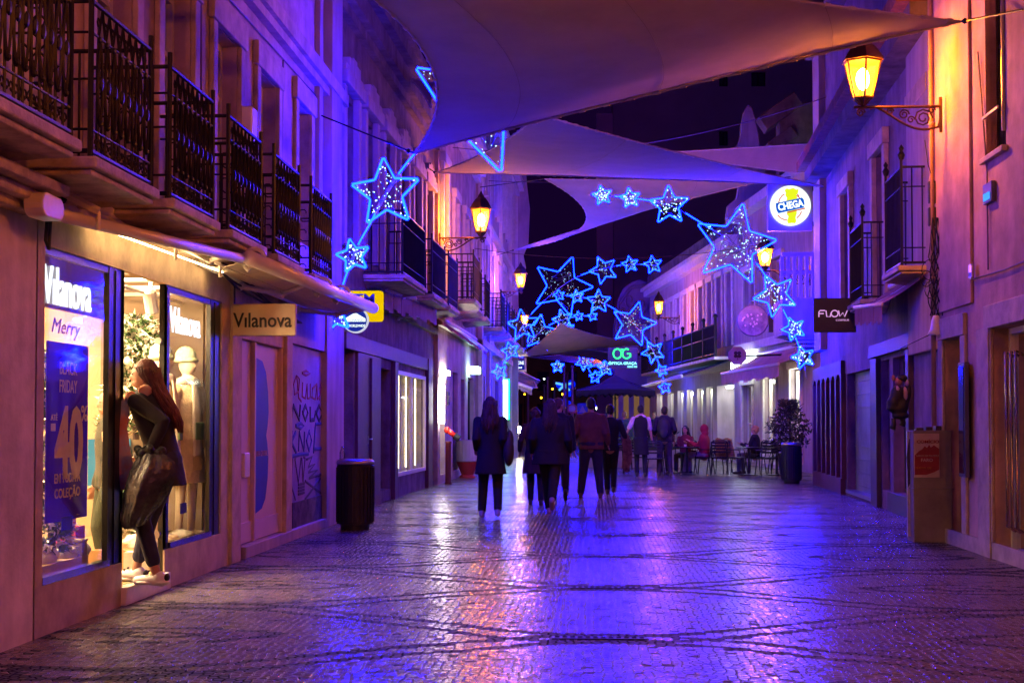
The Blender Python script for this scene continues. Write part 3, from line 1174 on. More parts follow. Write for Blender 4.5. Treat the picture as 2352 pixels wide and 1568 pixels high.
for (c, wd) in ((3.7, 2.5), (6.9, 1.9), (9.2, 1.5)):
    balcony(h2, L2, c, 3.72, wd, .62, h=1.02, ornate=False, lab='dark balcony with plain iron bars')

# awnings further along the left
A = at(815, 632, 21.5)
A = L2.w(.9, 3.02, .55)
B = at(1000, 706, 28.5)
awning('awning', 'dusky canvas awning with curved white end rail past the yellow sign', at(884, 662, 23.5), at(1002, 702, 28.0), L2.w(1.0, 3.35), L2.w(7.6, 3.35), rad=.05, arms=2, m=mat('dusky canvas', (.34, .22, .26), .9), valance=.35)
awning('awning', 'dark red awning sloping out beyond the glazed shop front', at(1020, 735, 29.5), at(1117, 805, 43.5), (-3.5, 30.5, 3.75), (-3.4, 44, 3.75), rad=.05, arms=3, m=mat('red canvas', (.40, .05, .05), .9), valance=.12)

# ------------------------------------------------------------------ LEFT: third and fourth house
L3 = Fac((-3.42, 31.0), (-3.42, 41.0))
h3 = thing('ochre_lit_house', 'house front glowing orange behind the first left wall lantern', 'building', (-3.4, 35, 0))
S3 = L3.s
up = [(.6, 1.6, 4.3, 7.2, .3), (3.2, 4.1, 4.3, 6.8, .25), (5.9, 6.8, 4.3, 6.8, .25), (8.4, 9.3, 4.3, 6.8, .25)]
gro = [(.5, 1.5, .2, 2.6, .2), (3.3, 4.6, .2, 2.6, .2), (5.4, 6.4, .1, 2.5, .2), (7.4, 9.3, .1, 2.6, .3)]
mb = MB()
L3.wall(mb, 0, 10, 0, 9.0, up + gro)
mb.build('wall', plaster, h3)
for a0, a1, w0, w1, _ in up:
    surround(L3, h3, a0, a1, w0, w1, .18, .22, .09, stone_w, .04)
mb = MB()
for z0, zz_, d in ((8.3, 8.5, .15), (8.5, 8.8, .3), (8.8, 9.0, .45), (3.5, 3.66, .1)):
    L3.box(mb, 0, 10, z0, zz_, .002, d)
mb.build('stone_trim', stone_w, h3, bevel=.01)
for a0, a1, w0, w1, _ in up:
    L3.window(h3, a0, a1, w0, w1, paint_w, darkglass, d=-.2, bars=(1, 2))
for k, (a0, a1, w0, w1, _) in enumerate(gro):
    L3.window(h3, a0, a1, w0, w1, dframe, warmglass if k % 2 == 0 else darkglass, d=-.16, bars=(1, 0), name='shop_window')
mb = MB()
a0, a1 = .1, 3.2
for a0, a1, w0, w1, _ in gro[0::2]:
    mb.face([L3.w(a0, w0, -.5), L3.w(a1, w0, -.5), L3.w(a1, w1, -.5), L3.w(a0, w1, -.5)])
mb.build('interior_wall', mat('pale shop wall', (.68, .64, .55), .8, bump=0), h3)
litw = glow('shop light box', (1, .95, .85), 26)
for a_, w_, z0, zz_ in ((.15, .12, 1.35, 2.2),):
    mb = MB()
    L3.box(mb, a_, a_ + w_, z0, zz_, .03, .12)
    mb.build('light_box', litw, h3)
mb = MB()
L3.box(mb, .4, 1.7, 2.45, 2.55, -.13, .1)
mb.build('light_box', glow('shop strip light', (1, .93, .8), 22), h3)
t = thing('lit_shop_sign', 'small glowing white green shop sign beyond the red awning', 'sign', L3.w(7, 2.75, .3))
mb = MB()
L3.box(mb, 7.0, 8.0, 2.70, 2.88, .05, .30)
mb.build('light_box', glow('mint sign glow', (.55, 1, .85), 6), t)
balcony(h3, L3, 1.1, 4.1, 1.6, .75, 1.0, False, lab='iron balcony lit orange by the wall lantern')
balcony(h3, L3, 3.7, 4.1, 1.5, .6, 1.0, False)
balcony(h3, L3, 6.4, 4.1, 1.5, .6, 1.0, False)

L4 = Fac((-3.35, 41.0), (-3.35, 60.5))
h4 = thing('gabled_house', 'tall pale house with a scrolled gable edge far along the left side', 'building', (-3.4, 50, 0))
up = [(c, c + 1.0, z, z + 2.4, .3) for c in (1.2, 4.0, 6.8, 9.6, 12.6, 15.8) for z in (4.4, 8.3)]
gro = [(c, c + 1.5, .1, 2.8, .3) for c in (1, 4, 7, 10, 13, 16.3)]
mb = MB()
L4.wall(mb, 0, 19.5, 0, 11.5, up + gro, thick=1.0)
# scrolled parapet silhouette across the far end
out = [(0, 7.2), (.35, 7.3), (.45, 8.0), (.35, 8.5), (.55, 9.0), (.62, 10.5), (.5, 11.5), (.42, 12.6), (.2, 13.4), (-.8, 13.8), (-.8, 7.2)]
mb.prism(out, L4.w(19.2, 0), (1, 0, 0), (0, 0, 1), (0, .3, 0))
mb.build('wall', plaster_w, h4)
for a0, a1, w0, w1, _ in up:
    surround(L4, h4, a0, a1, w0, w1, .18, .25, .12, stone_w, .04)
mb = MB()
for z0, zz_, d in ((11.0, 11.2, .2), (11.2, 11.5, .4), (7.4, 7.6, .14), (3.6, 3.8, .16)):
    L4.box(mb, 0, 19.5, z0, zz_, .002, d)
for c in (0, 3.1, 8.9, 14.5, 19.1):
    L4.box(mb, c, c + .4, 0, 11, .002, .12)
mb.build('stone_trim', stone_w, h4, bevel=.01)
for a0, a1, w0, w1, _ in up:
    L4.window(h4, a0, a1, w0, w1, iron_g, darkglass, d=-.2, bars=(1, 1))
for k, (a0, a1, w0, w1, _) in enumerate(gro):
    L4.window(h4, a0, a1, w0, w1, dframe, darkglass, d=-.2, bars=(1, 0), name='shop_window')
for c in (1.7, 4.5, 7.3, 10.1, 13.1, 16.3):
    balcony(h4, L4, c, 4.2, 1.5, .6, 1.0, False)
mb = MB()
L4.box(mb, 14.9, 15.2, 0, 6.4, .12, .35)
mb.build('pilaster', plaster_w, h4)
t = thing('pharmacy_light_strip', 'tall glowing green and white light strip on the left wall', 'light strip', L4.w(11.8, 1, .2))
mb = MB()
L4.box(mb, 11.1, 11.5, 1.5, 2.95, .02, .16)
mb.build('white_tube', glow('white green tube', (.6, 1, .85), 5), t)
mb = MB()
L4.box(mb, 11.7, 12.2, 1.5, 3.0, .02, .18)
mb.build('green_tube', glow('green tube', (0, 1, .25), 5), t)
awning('awning', 'small grey awning at the far left corner before the dark square', at(1150, 865, 60), at(1222, 893, 60.5), (-3.3, 61, 3.6), (-2.7, 70, 3.4), rad=.08, arms=1, m=mat('grey canvas', (.3, .26, .28), .9), valance=.25)

# ------------------------------------------------------------------ RIGHT: nearest house
R1 = Fac((4.0, -6), (4.0, 16.8))
r1 = thing('orange_lit_house', 'plain plastered house at the right edge lit orange by its lantern', 'building', (4, 12, 0))
RS = R1.s


def rz(x0, x1):
    a, b_ = RS(x0), RS(x1)
    return (min(a, b_), max(a, b_))


wn = rz(2272, 2318)
d1 = rz(2172, 2213)
d2 = rz(2284, 2372)
mb = MB()
R1.wall(mb, 0, 22.8, 0, 9.3, [(wn[0], wn[1], 4.05, 6.3, .2), (d1[0], d1[1], 0, 2.30, .3), (d2[0], d2[1], .05, 2.30, .3), (10, 14, .1, 2.6, .3)], thick=1.0)
mb.build('wall', mat('pink beige plaster', (.56, .34, .27), .85, scale=1.5, var=.4, streak=.14, bump=.25), r1)
for a0, a1, z1_ in ((d1[0], d1[1], 2.30), (d2[0], d2[1], 2.30)):
    surround(R1, r1, a0, a1, 0.162, z1_, .2, .24, .035, stone, 0, 'door_surround')
mb = MB()
R1.box(mb, rz(2255, 2282)[0], rz(2255, 2282)[1], 0, 2.32, .036, .05)
mb.build('door_jamb', stone, r1, bevel=.01)
mb = MB()
R1.box(mb, wn[0] - .05, wn[1] + .06, 3.99, 4.05, .002, .06)
mb.build('window_sill', stone, r1, bevel=.01)
R1.window(r1, wn[0], wn[1], 4.05, 6.3, dframe, darkglass, d=-.16, bars=(1, 1))
mb = MB()
R1.box(mb, wn[0] + .05, wn[1] - .1, 4.42, 4.45, .05, .07)
R1.box(mb, wn[0] + .02, wn[0] + .04, 4.2, 6.2, .0, .03)
build_each(mb, 'window_bar', steel, r1)
mb = MB()
R1.box(mb, d1[0], d1[1], 0, 2.3, -.3, -.24)
for k in range(3):
    R1.box(mb, d1[0] + .12, d1[1] - .12, .25 + k * .68, .8 + k * .68, -.238, -.22)
mb.build('door', mat('oxblood door', (.13, .035, .03), .5, scale=5, var=.3), r1, bevel=.01)
R1.window(r1, d2[0], d2[1], .05, 2.3, alu, darkglass, d=-.2, bars=(1, 0), name='glass_door')
mb = MB()
for k in range(3):
    a_ = d2[1] - .35 - k * .16
    mb.tube([R1.w(a_, 2.0, -.1), R1.w(a_, 2.05, -.02), R1.w(a_ , .35, -.02), R1.w(a_, .3, -.1)], .016, 8)
build_each(mb, 'pull_handle', mat('brass tube', (.6, .4, .2), .25, 1, bump=0), r1, smooth=True)
mb = MB()
R1.box(mb, 0, 22.8, 0, .16, .002, .03)
mb.build('plinth', stone, r1)
mb = MB()
R1.box(mb, RS(2240), 22.795, 2.62, 9.3, .003, .035)
mb.build('pilaster_strip', mat('pink beige plaster', (.56, .34, .27)), r1, bevel=.008)
mb = MB()
mb.tube([R1.w(22.72, .2, .075), R1.w(22.72, 9.2, .075)], .03, 8)
for z in (1.2, 3.0, 4.8, 6.6):
    mb.tube([R1.w(22.72, z, .075), R1.w(22.72, z + .05, .075)], .042, 8)
mb.build('drainpipe', mat('painted pipe', (.35, .2, .17), .5), r1, smooth=True)
t = thing('wall_plaque_box', 'small framed box glowing blue on the right hand wall', 'plaque', R1.w(rz(2272, 2294)[0], 3.1))
a0, a1 = rz(2274, 2294)
z0, zz_ = R1.z(2283, 464), R1.z(2283, 417)
mb = MB()
R1.box(mb, a0, a1, z0, zz_, .002, .05)
mb.build('frame', iron_g, t, bevel=.008)
mb = MB()
R1.box(mb, a0 + .05, a1 - .05, z0 + .03, (z0 + zz_) / 2, .051, .06)
mb.build('screen', glow('blue screen', (.05, .25, 1), 1.0), t)
t = thing('glass_display_case', 'narrow tall glass display case between the two right doors', 'display case', R1.w(rz(2219, 2236)[0], 1))
a0, a1 = rz(2221, 2236)
mb = MB()
R1.box(mb, a0, a1, .78, 2.0, .042, .09)
mb.build('case', iron_g, t, bevel=.006)
mb = MB()
R1.box(mb, a0 + .03, a1 - .03, .82, 1.96, .091, .096)
mb.build('glass', mat('glossy blue glass', (.03, .04, .07), .06, .6, var=.4, bump=0), t)
t = thing('doorbell_panel', 'tiny dark doorbell panel by the right glass door', 'doorbell', R1.w(rz(2242, 2250)[0], 2))
a0, a1 = rz(2243, 2250)
mb = MB()
R1.box(mb, a0, a1, R1.z(2246, 638), R1.z(2246, 605), .042, .07)
mb.build('case', steel, t, bevel=.006)
mb = MB()
R1.box(mb, a0 + .02, a1 - .02, R1.z(2246, 634), R1.z(2246, 625), .071, .078)
mb.build('button', iron, t)

# ------------------------------------------------------------------ RIGHT: second house with balconies
R2 = Fac((4.36, 16.8), (4.93, 31.3))
r2 = thing('pink_balcony_house', 'violet and pink lit house with two iron balconies right of the street', 'building', (4.4, 22, 0))
Q = R2.s


def qz(x0, x1):
    a, b_ = Q(x0), Q(x1)
    return (min(a, b_), max(a, b_))


up2 = [(2.2, 3.2, 3.44, 5.7, .25), (5.7, 6.7, 3.3, 5.7, .25), (9.6, 10.6, 3.6, 5.7, .25)]
gr2 = [(*qz(1946, 2008), .1, 2.28, .25), (*qz(2052, 2092), .3, 2.35, .25), (*qz(2026, 2044), .3, 2.35, .2)]
mb = MB()
R2.wall(mb, 0, 14.5, 0, 9.6, up2 + gr2, thick=.8)
mb.build('wall', mat('violet plaster', (.25, .16, .24), .85, scale=1.3, var=.45, streak=.25, bump=.25), r2)
for a0, a1, w0, w1, _ in up2:
    surround(R2, r2, a0, a1, w0, w1, .22, .25, .08, stone, .05)
for a0, a1, w0, w1, _ in up2:
    R2.window(r2, a0, a1, w0, w1, paint_w, darkglass, d=-.2, bars=(1, 2))
for a0, a1, w0, w1, q in gr2[1:]:
    R2.window(r2, a0, a1, w0, w1, dframe, darkglass, d=-q + .04, bars=(0, 0), name='shop_window')
a0, a1, w0, w1, q = gr2[0]
mb = MB()
R2.box(mb, a0, a1, w0, w1, -.2, -.15)
for k in range(9):
    R2.box(mb, a0 + .05, a1 - .05, w0 + .1 + k * .24, w0 + .11 + k * .24, -.149, -.13)
o = mb.build('roller_shutter', greyshut, r2)
mb = MB()
R2.box(mb, a0, a1, .05, .11, -.149, .04)
mb.build('threshold', steel, r2)
mb = MB()
pz = qz(2104, 2162)
R2.box(mb, max(0, pz[0]), pz[1], 2.3, 9.6, .002, .10)
mb.build('pilaster', plaster_w, r2, bevel=.01)
mb = MB()
R2.box(mb, 13.4, 14.5, 2.9, 9.6, .002, .14)
mb.build('pilaster', plaster_w, r2, bevel=.01)
mb = MB()       # maroon arched slat shutters
a0, a1 = qz(1876, 1942)
R2.box(mb, a0, a1, 0, .30, .002, .10)
nn = 6
for k in range(nn + 1):
    c = a0 + (a1 - a0) * k / nn
    R2.box(mb, c - .09, c + .09, .301, 2.3, .002, .09)
for k in range(nn):
    c = a0 + (a1 - a0) * (k + .5) / nn
    hw = (a1 - a0) / nn / 2
    mb.prism([(-hw, .0), *[(-hw * math.cos(j * PI / 8), -.34 * 0 + .0 - .30 + .30 * math.sin(j * PI / 8)) for j in range(9)], (hw, 0), (hw, .25), (-hw, .25)], R2.w(c, 2.3, .01), R2.u, (0, 0, 1), R2.n * .075)
mb.build('arched_panelling', maroon, r2)
mb = MB()
R2.box(mb, a0, a1, .3, 2.55, .003, .008)
mb.build('panel_backing', mat('violet panel', (.10, .04, .16), .4, bump=.05), r2)
mb = MB()
R2.box(mb, *qz(2046, 2100), 0, .30, .002, .06)
R2.box(mb, *qz(2010, 2024), 0, 2.4, .002, .08)
R2.box(mb, *qz(2093, 2100), .3, 2.4, .002, .08)
R2.box(mb, *qz(2008, 2104), 2.42, 2.62, .002, .09)
mb.build('shop_panelling', darkwood, r2, bevel=.006)
mb = MB()      # roof eave slab with clay tiles
R2.box(mb, 1.5, 14, 6.75, 6.95, .002, .55)
mb.build('eave', rooftile, r2)
mb = MB()
R2.box(mb, 1.5, 14, 6.5, 6.745, .002, .38)
R2.box(mb, 0, 14.5, 9.3, 9.6, .002, .3)
mb.build('cornice', plaster_d, r2)
balcony(r2, R2, 2.7, 3.42, 1.25, .40, 1.3, False, sm=stone, lab='stone balcony with tall iron rail and finials')
balcony(r2, R2, 6.2, 3.28, 1.3, .40, 1.2, False, lab='dark iron balcony above the black sign')
mb = MB()
for s_, z_ in ((2.08, 4.80), (3.32, 4.80), (5.55, 4.56), (6.85, 4.56)):
    mb.lathe([(.0, 0), (.03, .02), (.05, .08), (.02, .13), (.035, .17), (.0, .22)], R2.w(s_, z_, .40), 8)
build_each(mb, 'finial', iron, r2)
# enclosed bay and balustrade at the far end
BX0, BX1, BY = 3.95, 4.90, 31.9
t = thing('corner_bay', 'blue lit solid bay with a white balustrade below the round party sign', 'bay', (4.3, 31.9, 3.5))
p = at(1797, 762, BY)
q = at(1868, 684, BY)
mb = MB()
mb.box(p.x, q.x + .2, BY, BY + 1.6, p.z, q.z)
mb.build('bay_wall', plaster_w, t, bevel=.02)
mb = MB()
for j in range(7):
    an = j * PI / 14
    mb.box(p.x + .5 * math.sin(an), q.x + .2, BY + .01 * j, BY + 1.4, p.z - .5 * (1 - math.cos(an)) - .06, p.z - .5 * (1 - math.cos(an)) + .005 - .06 * 0)
mb.build('curved_console', plaster_w, t)
mb = MB()
zt2 = at(1797, 580, BY).z
zm = at(1797, 625, BY).z
mb.box(p.x, q.x + .25, BY, BY + .1, zt2 - .08, zt2)
mb.box(p.x, q.x + .2, BY + .02, BY + .08, zm - .03, zm + .03)
for k in range(6):
    x = p.x + (q.x - p.x) * k / 5
    mb.box(x - .035, x + .035, BY + .01, BY + .09, q.z, zt2 - .081)
mb.build('balustrade', plaster_w, t, bevel=.006)

# fan awning and small details on the right house
sa, sb = qz(1900, 2105)
awning('awning', 'short tattered awning over the dark shop door on the right', atX(2026, 698, 3.98), atX(1963, 706, 4.02), R2.w(1.6, 3.42), R2.w(5.4, 3.42), rad=.03, arms=2, m=mat('dull red canvas', (.30, .12, .12), .9), valance=.26)
t = thing('wall_cables', 'bundle of cables and a lead bell hanging on the pink pilaster', 'cables', R2.w(.3, 2, .2))
mb = MB()
rng = random.Random(3)
for k in range(9):
    x = 2138 + 2.5 * k
    pts = []
    for j in range(16):
        s_, z_ = R1.hit(x + 8 * math.sin(j * .8 + k * 2), 420 + 21 * j + rng.uniform(-8, 8), 0)
        pp = at(x + 7 * math.sin(j * .9 + k * 1.7) * (1 if j > 5 else .4), 500 + 15 * j, 16.72 - .02 * k)
        pts.append(pp)
    mb.tube(pts, .007, 5)
mb.tube([at(2124, 322, 16.7), at(2132, 380, 16.7), at(2146, 420, 16.7)], .006, 5)
for cx, cy, r in ((2135, 620, 18), (2140, 665, 16), (2128, 640, 14)):
    mb.tube([at(cx + r * math.cos(j * .5), cy + 1.3 * r * math.sin(j * .5), 16.7) for j in range(12)], .006, 5)
mb.build('cable_bundle', black, t)
mb = MB()
for y0, y1 in ((415, 468), (475, 520)):
    p, q = at(2133, y1, 16.72), at(2154, y0, 16.72)
    mb.box(p.x, q.x, 16.70, 16.78, p.z, q.z)
build_each(mb, 'junction_box', black, t, bevel=.02)
mb = MB()
p = at(2150, 768, 16.6)
mb.lathe([(.10, 0), (.07, .06), (.055, .16), (.03, .22)], p, 12)
mb.build('bell_shade', alu, t, smooth=True)

# black shop sign
t, a, b_ = hangsign('hanging_sign', 'square black sign with thin outline lettering hanging over the right pavement', 1869, 1966, 684, 763, 23.8, m=mat('black sign', (.012, .01, .014), .5, bump=0))
k = 23.8 / F
lm = glow('pink neon lettering', (.75, .35, .8), .55)


def px_tubes(t, Y, polys, r, m, name='lettering'):
    mb = MB()
    for pl in polys:
        mb.tube([at(x, y, Y) for x, y in pl], r, 5)
    return mb.build(name, m, t)


px_tubes(t, 23.78, [[(1881, 728), (1881, 716), (1884, 713), (1895, 713)], [(1881, 720), (1892, 720)], [(1897, 713), (1899, 727), (1907, 727), (1909, 718)],
                    [(1917 + 8 * math.cos(j * .6), 720 + 7.5 * math.sin(j * .6)) for j in range(12)], [(1926, 713), (1929, 726), (1936, 718), (1940, 727), (1946, 713)]], .010, lm)
tx(t, 'COIFFEUR', 1935, 735, 23.78, 30, 4, lm)
mb = MB()
mb.tube([(b_.x - .02, 23.83, b_.z - .05), (4.55, 23.83, b_.z + .02)], .02, 5)
mb.build('bracket', iron, t)

# ------------------------------------------------------------------ RIGHT: white buildings round the terrace (bend to the left)
R3 = Fac((5.93, 38.8), (4.85, 48.4))
R4 = Fac((4.85, 48.4), (2.65, 68.0))
h5 = thing('gable_church_house', 'pale house with curved baroque gable behind the round party sign', 'building', (5.5, 42, 0))


def fz(fac, x0, x1):
    a, b_ = fac.s(x0), fac.s(x1)
    return (min(a, b_), max(a, b_))


g3 = [(*fz(R3, 1818, 1842), .2, 2.9, .25), (*fz(R3, 1757, 1785), .1, 3.0, .25), (*fz(R3, 1708, 1730), .1, 2.6, .25)]
u3 = [(*fz(R3, 1775, 1800), 4.4, 6.3, .25), (*fz(R3, 1712, 1738), 4.4, 6.3, .25)]
mb = MB()
R3.wall(mb, -1.5, R3.L, 0, 8.4, g3 + u3, thick=1)
mb.build('wall', plaster_w, h5)
# curved gable + statue-like finial, facing the camera
mb = MB()
Yg = 47
o = [(1698, 420), (1692, 455), (1672, 470), (1668, 500), (1750, 520), (1880, 520), (1880, 300), (1840, 312), (1806, 334), (1790, 352), (1785, 380), (1800, 398), (1740, 402)]
mb.prism([(at(x, y, Yg).x, at(x, y, Yg).z) for x, y in o], (0, Yg, 0), (1, 0, 0), (0, 0, 1), (0, .6, 0))
o = [(1683, 345), (1694, 330), (1701, 312), (1703, 285), (1709, 255), (1718, 240), (1727, 246), (1736, 275), (1743, 310), (1746, 340), (1758, 348)]
mb.prism([(at(x, y, 50).x, at(x, y, 50).z) for x, y in o] + [(at(1758, 420, 50).x, at(1758, 420, 50).z), (at(1683, 420, 50).x, at(1683, 420, 50).z)], (0, 50, 0), (1, 0, 0), (0, 0, 1), (0, .5, 0))
build_each(mb, 'gable', plaster_w, h5, bevel=.03)
mb = MB()
for (x0, y0, x1, y1, th) in ((1752, 283, 1835, 225, .5), (1770, 340, 1826, 300, .4), (1758, 372, 1800, 348, .3)):
    A, B = at(x0, y0, 46), at(x1, y1, 46)
    d = (B - A).normalized()
    nn_ = Vector((-d.z, 0, d.x)) * th * .5
    mb.hexa([A - nn_, B - nn_, B - nn_ + Vector((0, .8, 0)), A - nn_ + Vector((0, .8, 0)), A + nn_, B + nn_, B + nn_ + Vector((0, .8, 0)), A + nn_ + Vector((0, .8, 0))])
A = at(1790, 420, 46.2)
B = at(1880, 235, 46.2)
mb.box(A.x, B.x + 2, 46.2, 47, A.z, B.z)
mb.build('cornice', plaster_d, h5, bevel=.03)
mb = MB()
for x, y in ((1779, 425), (1790, 428)):
    A, B = at(x, y + 22, 46.15), at(x + 6, y - 10, 46.15)
    mb.box(A.x, B.x, 46.12, 46.19, A.z, B.z)
for a0, a1, w0, w1, _ in u3 + g3:
    surround(R3, h5, a0, a1, w0, w1, .14, .2, .07, stone_w, .05)
R3.box(mb, -1.5, R3.L, 3.7, 3.95, .002, .16)
R3.box(mb, -1.5, R3.L, 8.1, 8.4, .002, .4)
mb.build('stone_trim', stone_w, h5)
for i, (a0, a1, w0, w1, q) in enumerate(g3):
    R3.window(h5, a0, a1, w0, w1, paint_w, warmglass, d=-.18, bars=(0, 1), name='shop_window')
for a0, a1, w0, w1, q in u3:
    R3.window(h5, a0, a1, w0, w1, paint_w, darkglass, d=-.18, bars=(1, 1))
mb = MB()
for a0, a1, w0, w1, q in g3:
    mb.face([R3.w(a0, w0, -.7), R3.w(a1, w0, -.7), R3.w(a1, w1, -.7), R3.w(a0, w1, -.7)])
mb.build('interior_wall', mat('pale shop wall', (.68, .64, .55), .8, bump=0), h5)
cool = glow('cool shop light', (.85, 1, .92), 30)
mb = MB()
a0, a1 = fz(R3, 1700, 1742)
R3.box(mb, a0, a1, 3.05, 3.55, .02, .30)
mb.build('light_box', glow('bright fascia', (.8, .95, 1), 7.0), h5)
mb = MB()
R3.box(mb, *fz(R3, 1816, 1844), 2.5, 2.6, -.5, -.3)
R3.box(mb, *fz(R3, 1755, 1785), 2.6, 2.7, -.5, -.3)
build_each(mb, 'ceiling_light', cool, h5)
awning('awning', 'small striped pink awning over the green lit cafe door', R3.w(fz(R3, 1795, 1860)[0] - .6, 2.95, 1.0), R3.w(fz(R3, 1728, 1790)[1], 2.95, 1.0), R3.w(-.8, 3.5), R3.w(fz(R3, 1728, 1790)[1], 3.5), rad=.04, arms=2, m=mat('pink canvas', (.5, .28, .28), .9), valance=.35)

h6 = thing('long_balcony_house', 'long pale house with a continuous dark balcony beside the terrace', 'building', (3.8, 55, 0))
u4 = []
for i in range(11):
    u4.append((.8 + 1.72 * i, 1.75 + 1.72 * i, 4.05, 6.6, .25))
g4 = [(.6, 3.6, .1, 2.7, 1.2), (4.4, 5.6, .1, 2.7, .3), (6.3, 7.5, .1, 2.7, .3), (8.4, 9.8, .1, 2.7, .3), (10.6, 12, .1, 2.7, .3), (13, 14.6, .1, 2.7, .3), (16, 17.6, .1, 2.7, .3)]
mb = MB()
R4.wall(mb, 0, R4.L, 0, 7.6, u4 + g4, thick=1.5)
mb.build('wall', plaster_w, h6)
for a0, a1, w0, w1, _ in u4:
    surround(R4, h6, a0, a1, w0, w1, .14, .2, .07, stone_w, .05)
mb = MB()
for z0, zz_, d in ((7.35, 7.6, .3), (7.6, 7.75, .45), (3.2, 3.5, .15)):
    R4.box(mb, 0, R4.L, z0, zz_, .002, d)
mb.build('stone_trim', stone_w, h6)
mb = MB()
R4.box(mb, 0, R4.L, 7.76, 8.35, -.9, .1)
mb.build('roof_parapet', plaster_d, h6)
for a0, a1, w0, w1, _ in u4:
    R4.window(h6, a0, a1, w0, w1, paint_w, darkglass, d=-.18, bars=(1, 1))
for k, (a0, a1, w0, w1, q) in enumerate(g4[1:]):
    R4.window(h6, a0, a1, w0, w1, paint_w, warmglass, d=-.2, bars=(1, 0), name='shop_window')
mb = MB()
for a0, a1, w0, w1, q in g4:
    mb.face([R4.w(a0, w0, -q - .1), R4.w(a1, w0, -q - .1), R4.w(a1, w1, -q - .1), R4.w(a0, w1, -q - .1)])
mb.build('interior_wall', mat('pale shop wall', (.68, .64, .55), .8, bump=0), h6)
mb = MB()
for k in range(3):
    R4.box(mb, .9 + k * .9, 1.5 + k * .9, 2.60, 2.66, -.9 + .25 * k, -.78 + .25 * k)
for a_ in (4.6, 6.6, 8.8, 11, 13.4, 16.4):
    R4.box(mb, a_, a_ + .9, 2.5, 2.6, -.28, -.22)
mb.build('ceiling_light', glow('tube light', (.80, 1, .88), 24), h6)
mb = MB()
R4.box(mb, .3, 17.5, 3.52, 3.62, .002, .75)
mb.build('balcony', slab_m, h6)
mb = MB()
for z in (3.72, 4.3, 4.72):
    mb.tube([R4.w(.3, z, .7), R4.w(17.5, z, .7)], .03, 4)
for k in range(116):
    x = .3 + 17.2 * k / 115
    mb.tube([R4.w(x, 3.62, .7), R4.w(x, 4.72, .7)], .02, 4)
for k in range(9):
    x = .3 + 17.2 * k / 8
    mb.tube([R4.w(x, 3.62, .7), R4.w(x, 4.95, .7)], .05, 5)
    mb.ell(R4.w(x, 5.0, .7), .08, 6, 5)
o = [k for k in h6.children if k.name.startswith('balcony')][0]
for k in range(20):
    x = .5 + 17.0 * k / 20
    mb.face([R4.w(x, 3.8, .69), R4.w(x + .55, 3.8, .69), R4.w(x + .55, 4.6, .69), R4.w(x, 4.6, .69)])
mb.build('railing', iron, o)
awning('awning', 'wide dark blue awning stretching over the terrace towards the umbrella', R4.w(.2, 2.95, 1.9), R4.w(13.5, 2.75, 1.9), R4.w(0, 3.6), R4.w(13.5, 3.4), rad=.07, arms=4, m=mat('dark blue canvas', (.03, .03, .07), .9))

# decorated dark facade at the street's end and the tower behind
t = thing('ornate_corner_house', 'dark corner house with swirling ornaments behind the green lettered sign', 'building', (2, 74, 0))
Y0 = 74
mb = MB()
o = [(1412, 972), (1412, 735), (1418, 690), (1432, 662), (1450, 648), (1468, 642), (1492, 650), (1500, 700), (1500, 972)]
mb.prism([(at(x, min(y, 972), Y0).x, at(x, y, Y0).z if y < 972 else 0) for x, y in o], (0, Y0, 0), (1, 0, 0), (0, 0, 1), (0, 6, 0))
mb.build('wall', mat('dark lilac plaster', (.45, .33, .42), .9, scale=.6, var=.4), t)
mb = MB()
for cx, cy, r0 in ((1446, 690, 14), (1432, 715, 12), (1452, 800, 20), (1430, 790, 14), (1474, 700, 14), (1440, 740, 10), (1470, 790, 10)):
    mb.tube([at(cx + (r0 - .9 * j) * math.cos(j * .6), cy + 1.5 * (r0 - .9 * j) * math.sin(j * .6), Y0 - .1) for j in range(13)], .06, 5)
mb.tube([at(1425, 840, Y0 - .15), at(1415, 760, Y0 - .15), at(1420, 700, Y0 - .15), at(1450, 660, Y0 - .15), at(1490, 655, Y0 - .15)], .09, 5)
mb.build('stucco_scrolls', plaster_w, t)
mb = MB()
for k, x in enumerate((1408, 1432, 1456, 1480)):
    A, B = at(x, 960, Y0 - .05), at(x + 12, 900, Y0 - .05)
    mb.box(A.x, B.x, Y0 - .08, Y0 - .02, A.z, B.z)
mb.build('shop_window', glow('far warm window', (1, .5, .25), .09), t)

t = thing('tower_block', 'dark high apartment block rising into the night behind the street', 'building', (9, 125, 0))
A, B = at(1410, 972, 125), at(1960, 972, 125)
mb = MB()
win = []
F5 = Fac((A.x, 125), (B.x + 8, 125))
F5.n = Vector((0, -1, 0))
for x, y, w_, h_ in ((1652, 182, 10, 17), (1726, 182, 16, 17), (1652, 318, 10, 17), (1652, 60, 10, 17), (1726, 60, 16, 17), (1540, 420, 10, 17)):
    a_, b2 = at(x, y + h_, 125), at(x + 2 * w_, y - h_, 125)
    win.append((a_.x - A.x, b2.x - A.x, a_.z, b2.z, .5))
F5.wall(mb, 0, B.x + 8 - A.x, 0, 52, win, thick=12)
mb.build('wall', mat('tower render', (.55, .35, .38), .95, scale=.2, var=.15, bump=0), t)
for q in win:
    F5.window(t, q[0], q[1], q[2], q[3], iron, darkglass, d=-.4, bars=(1, 0), fw=.1)
A2 = at(1370, 258, 124)
mb = MB()
mb.box(A2.x, A.x - .05, 124.5, 136, 0, A2.z)
mb.build('stair_wing', mat('tower side render', (.85, .5, .5), .95, scale=.2, var=.15, bump=0), t)

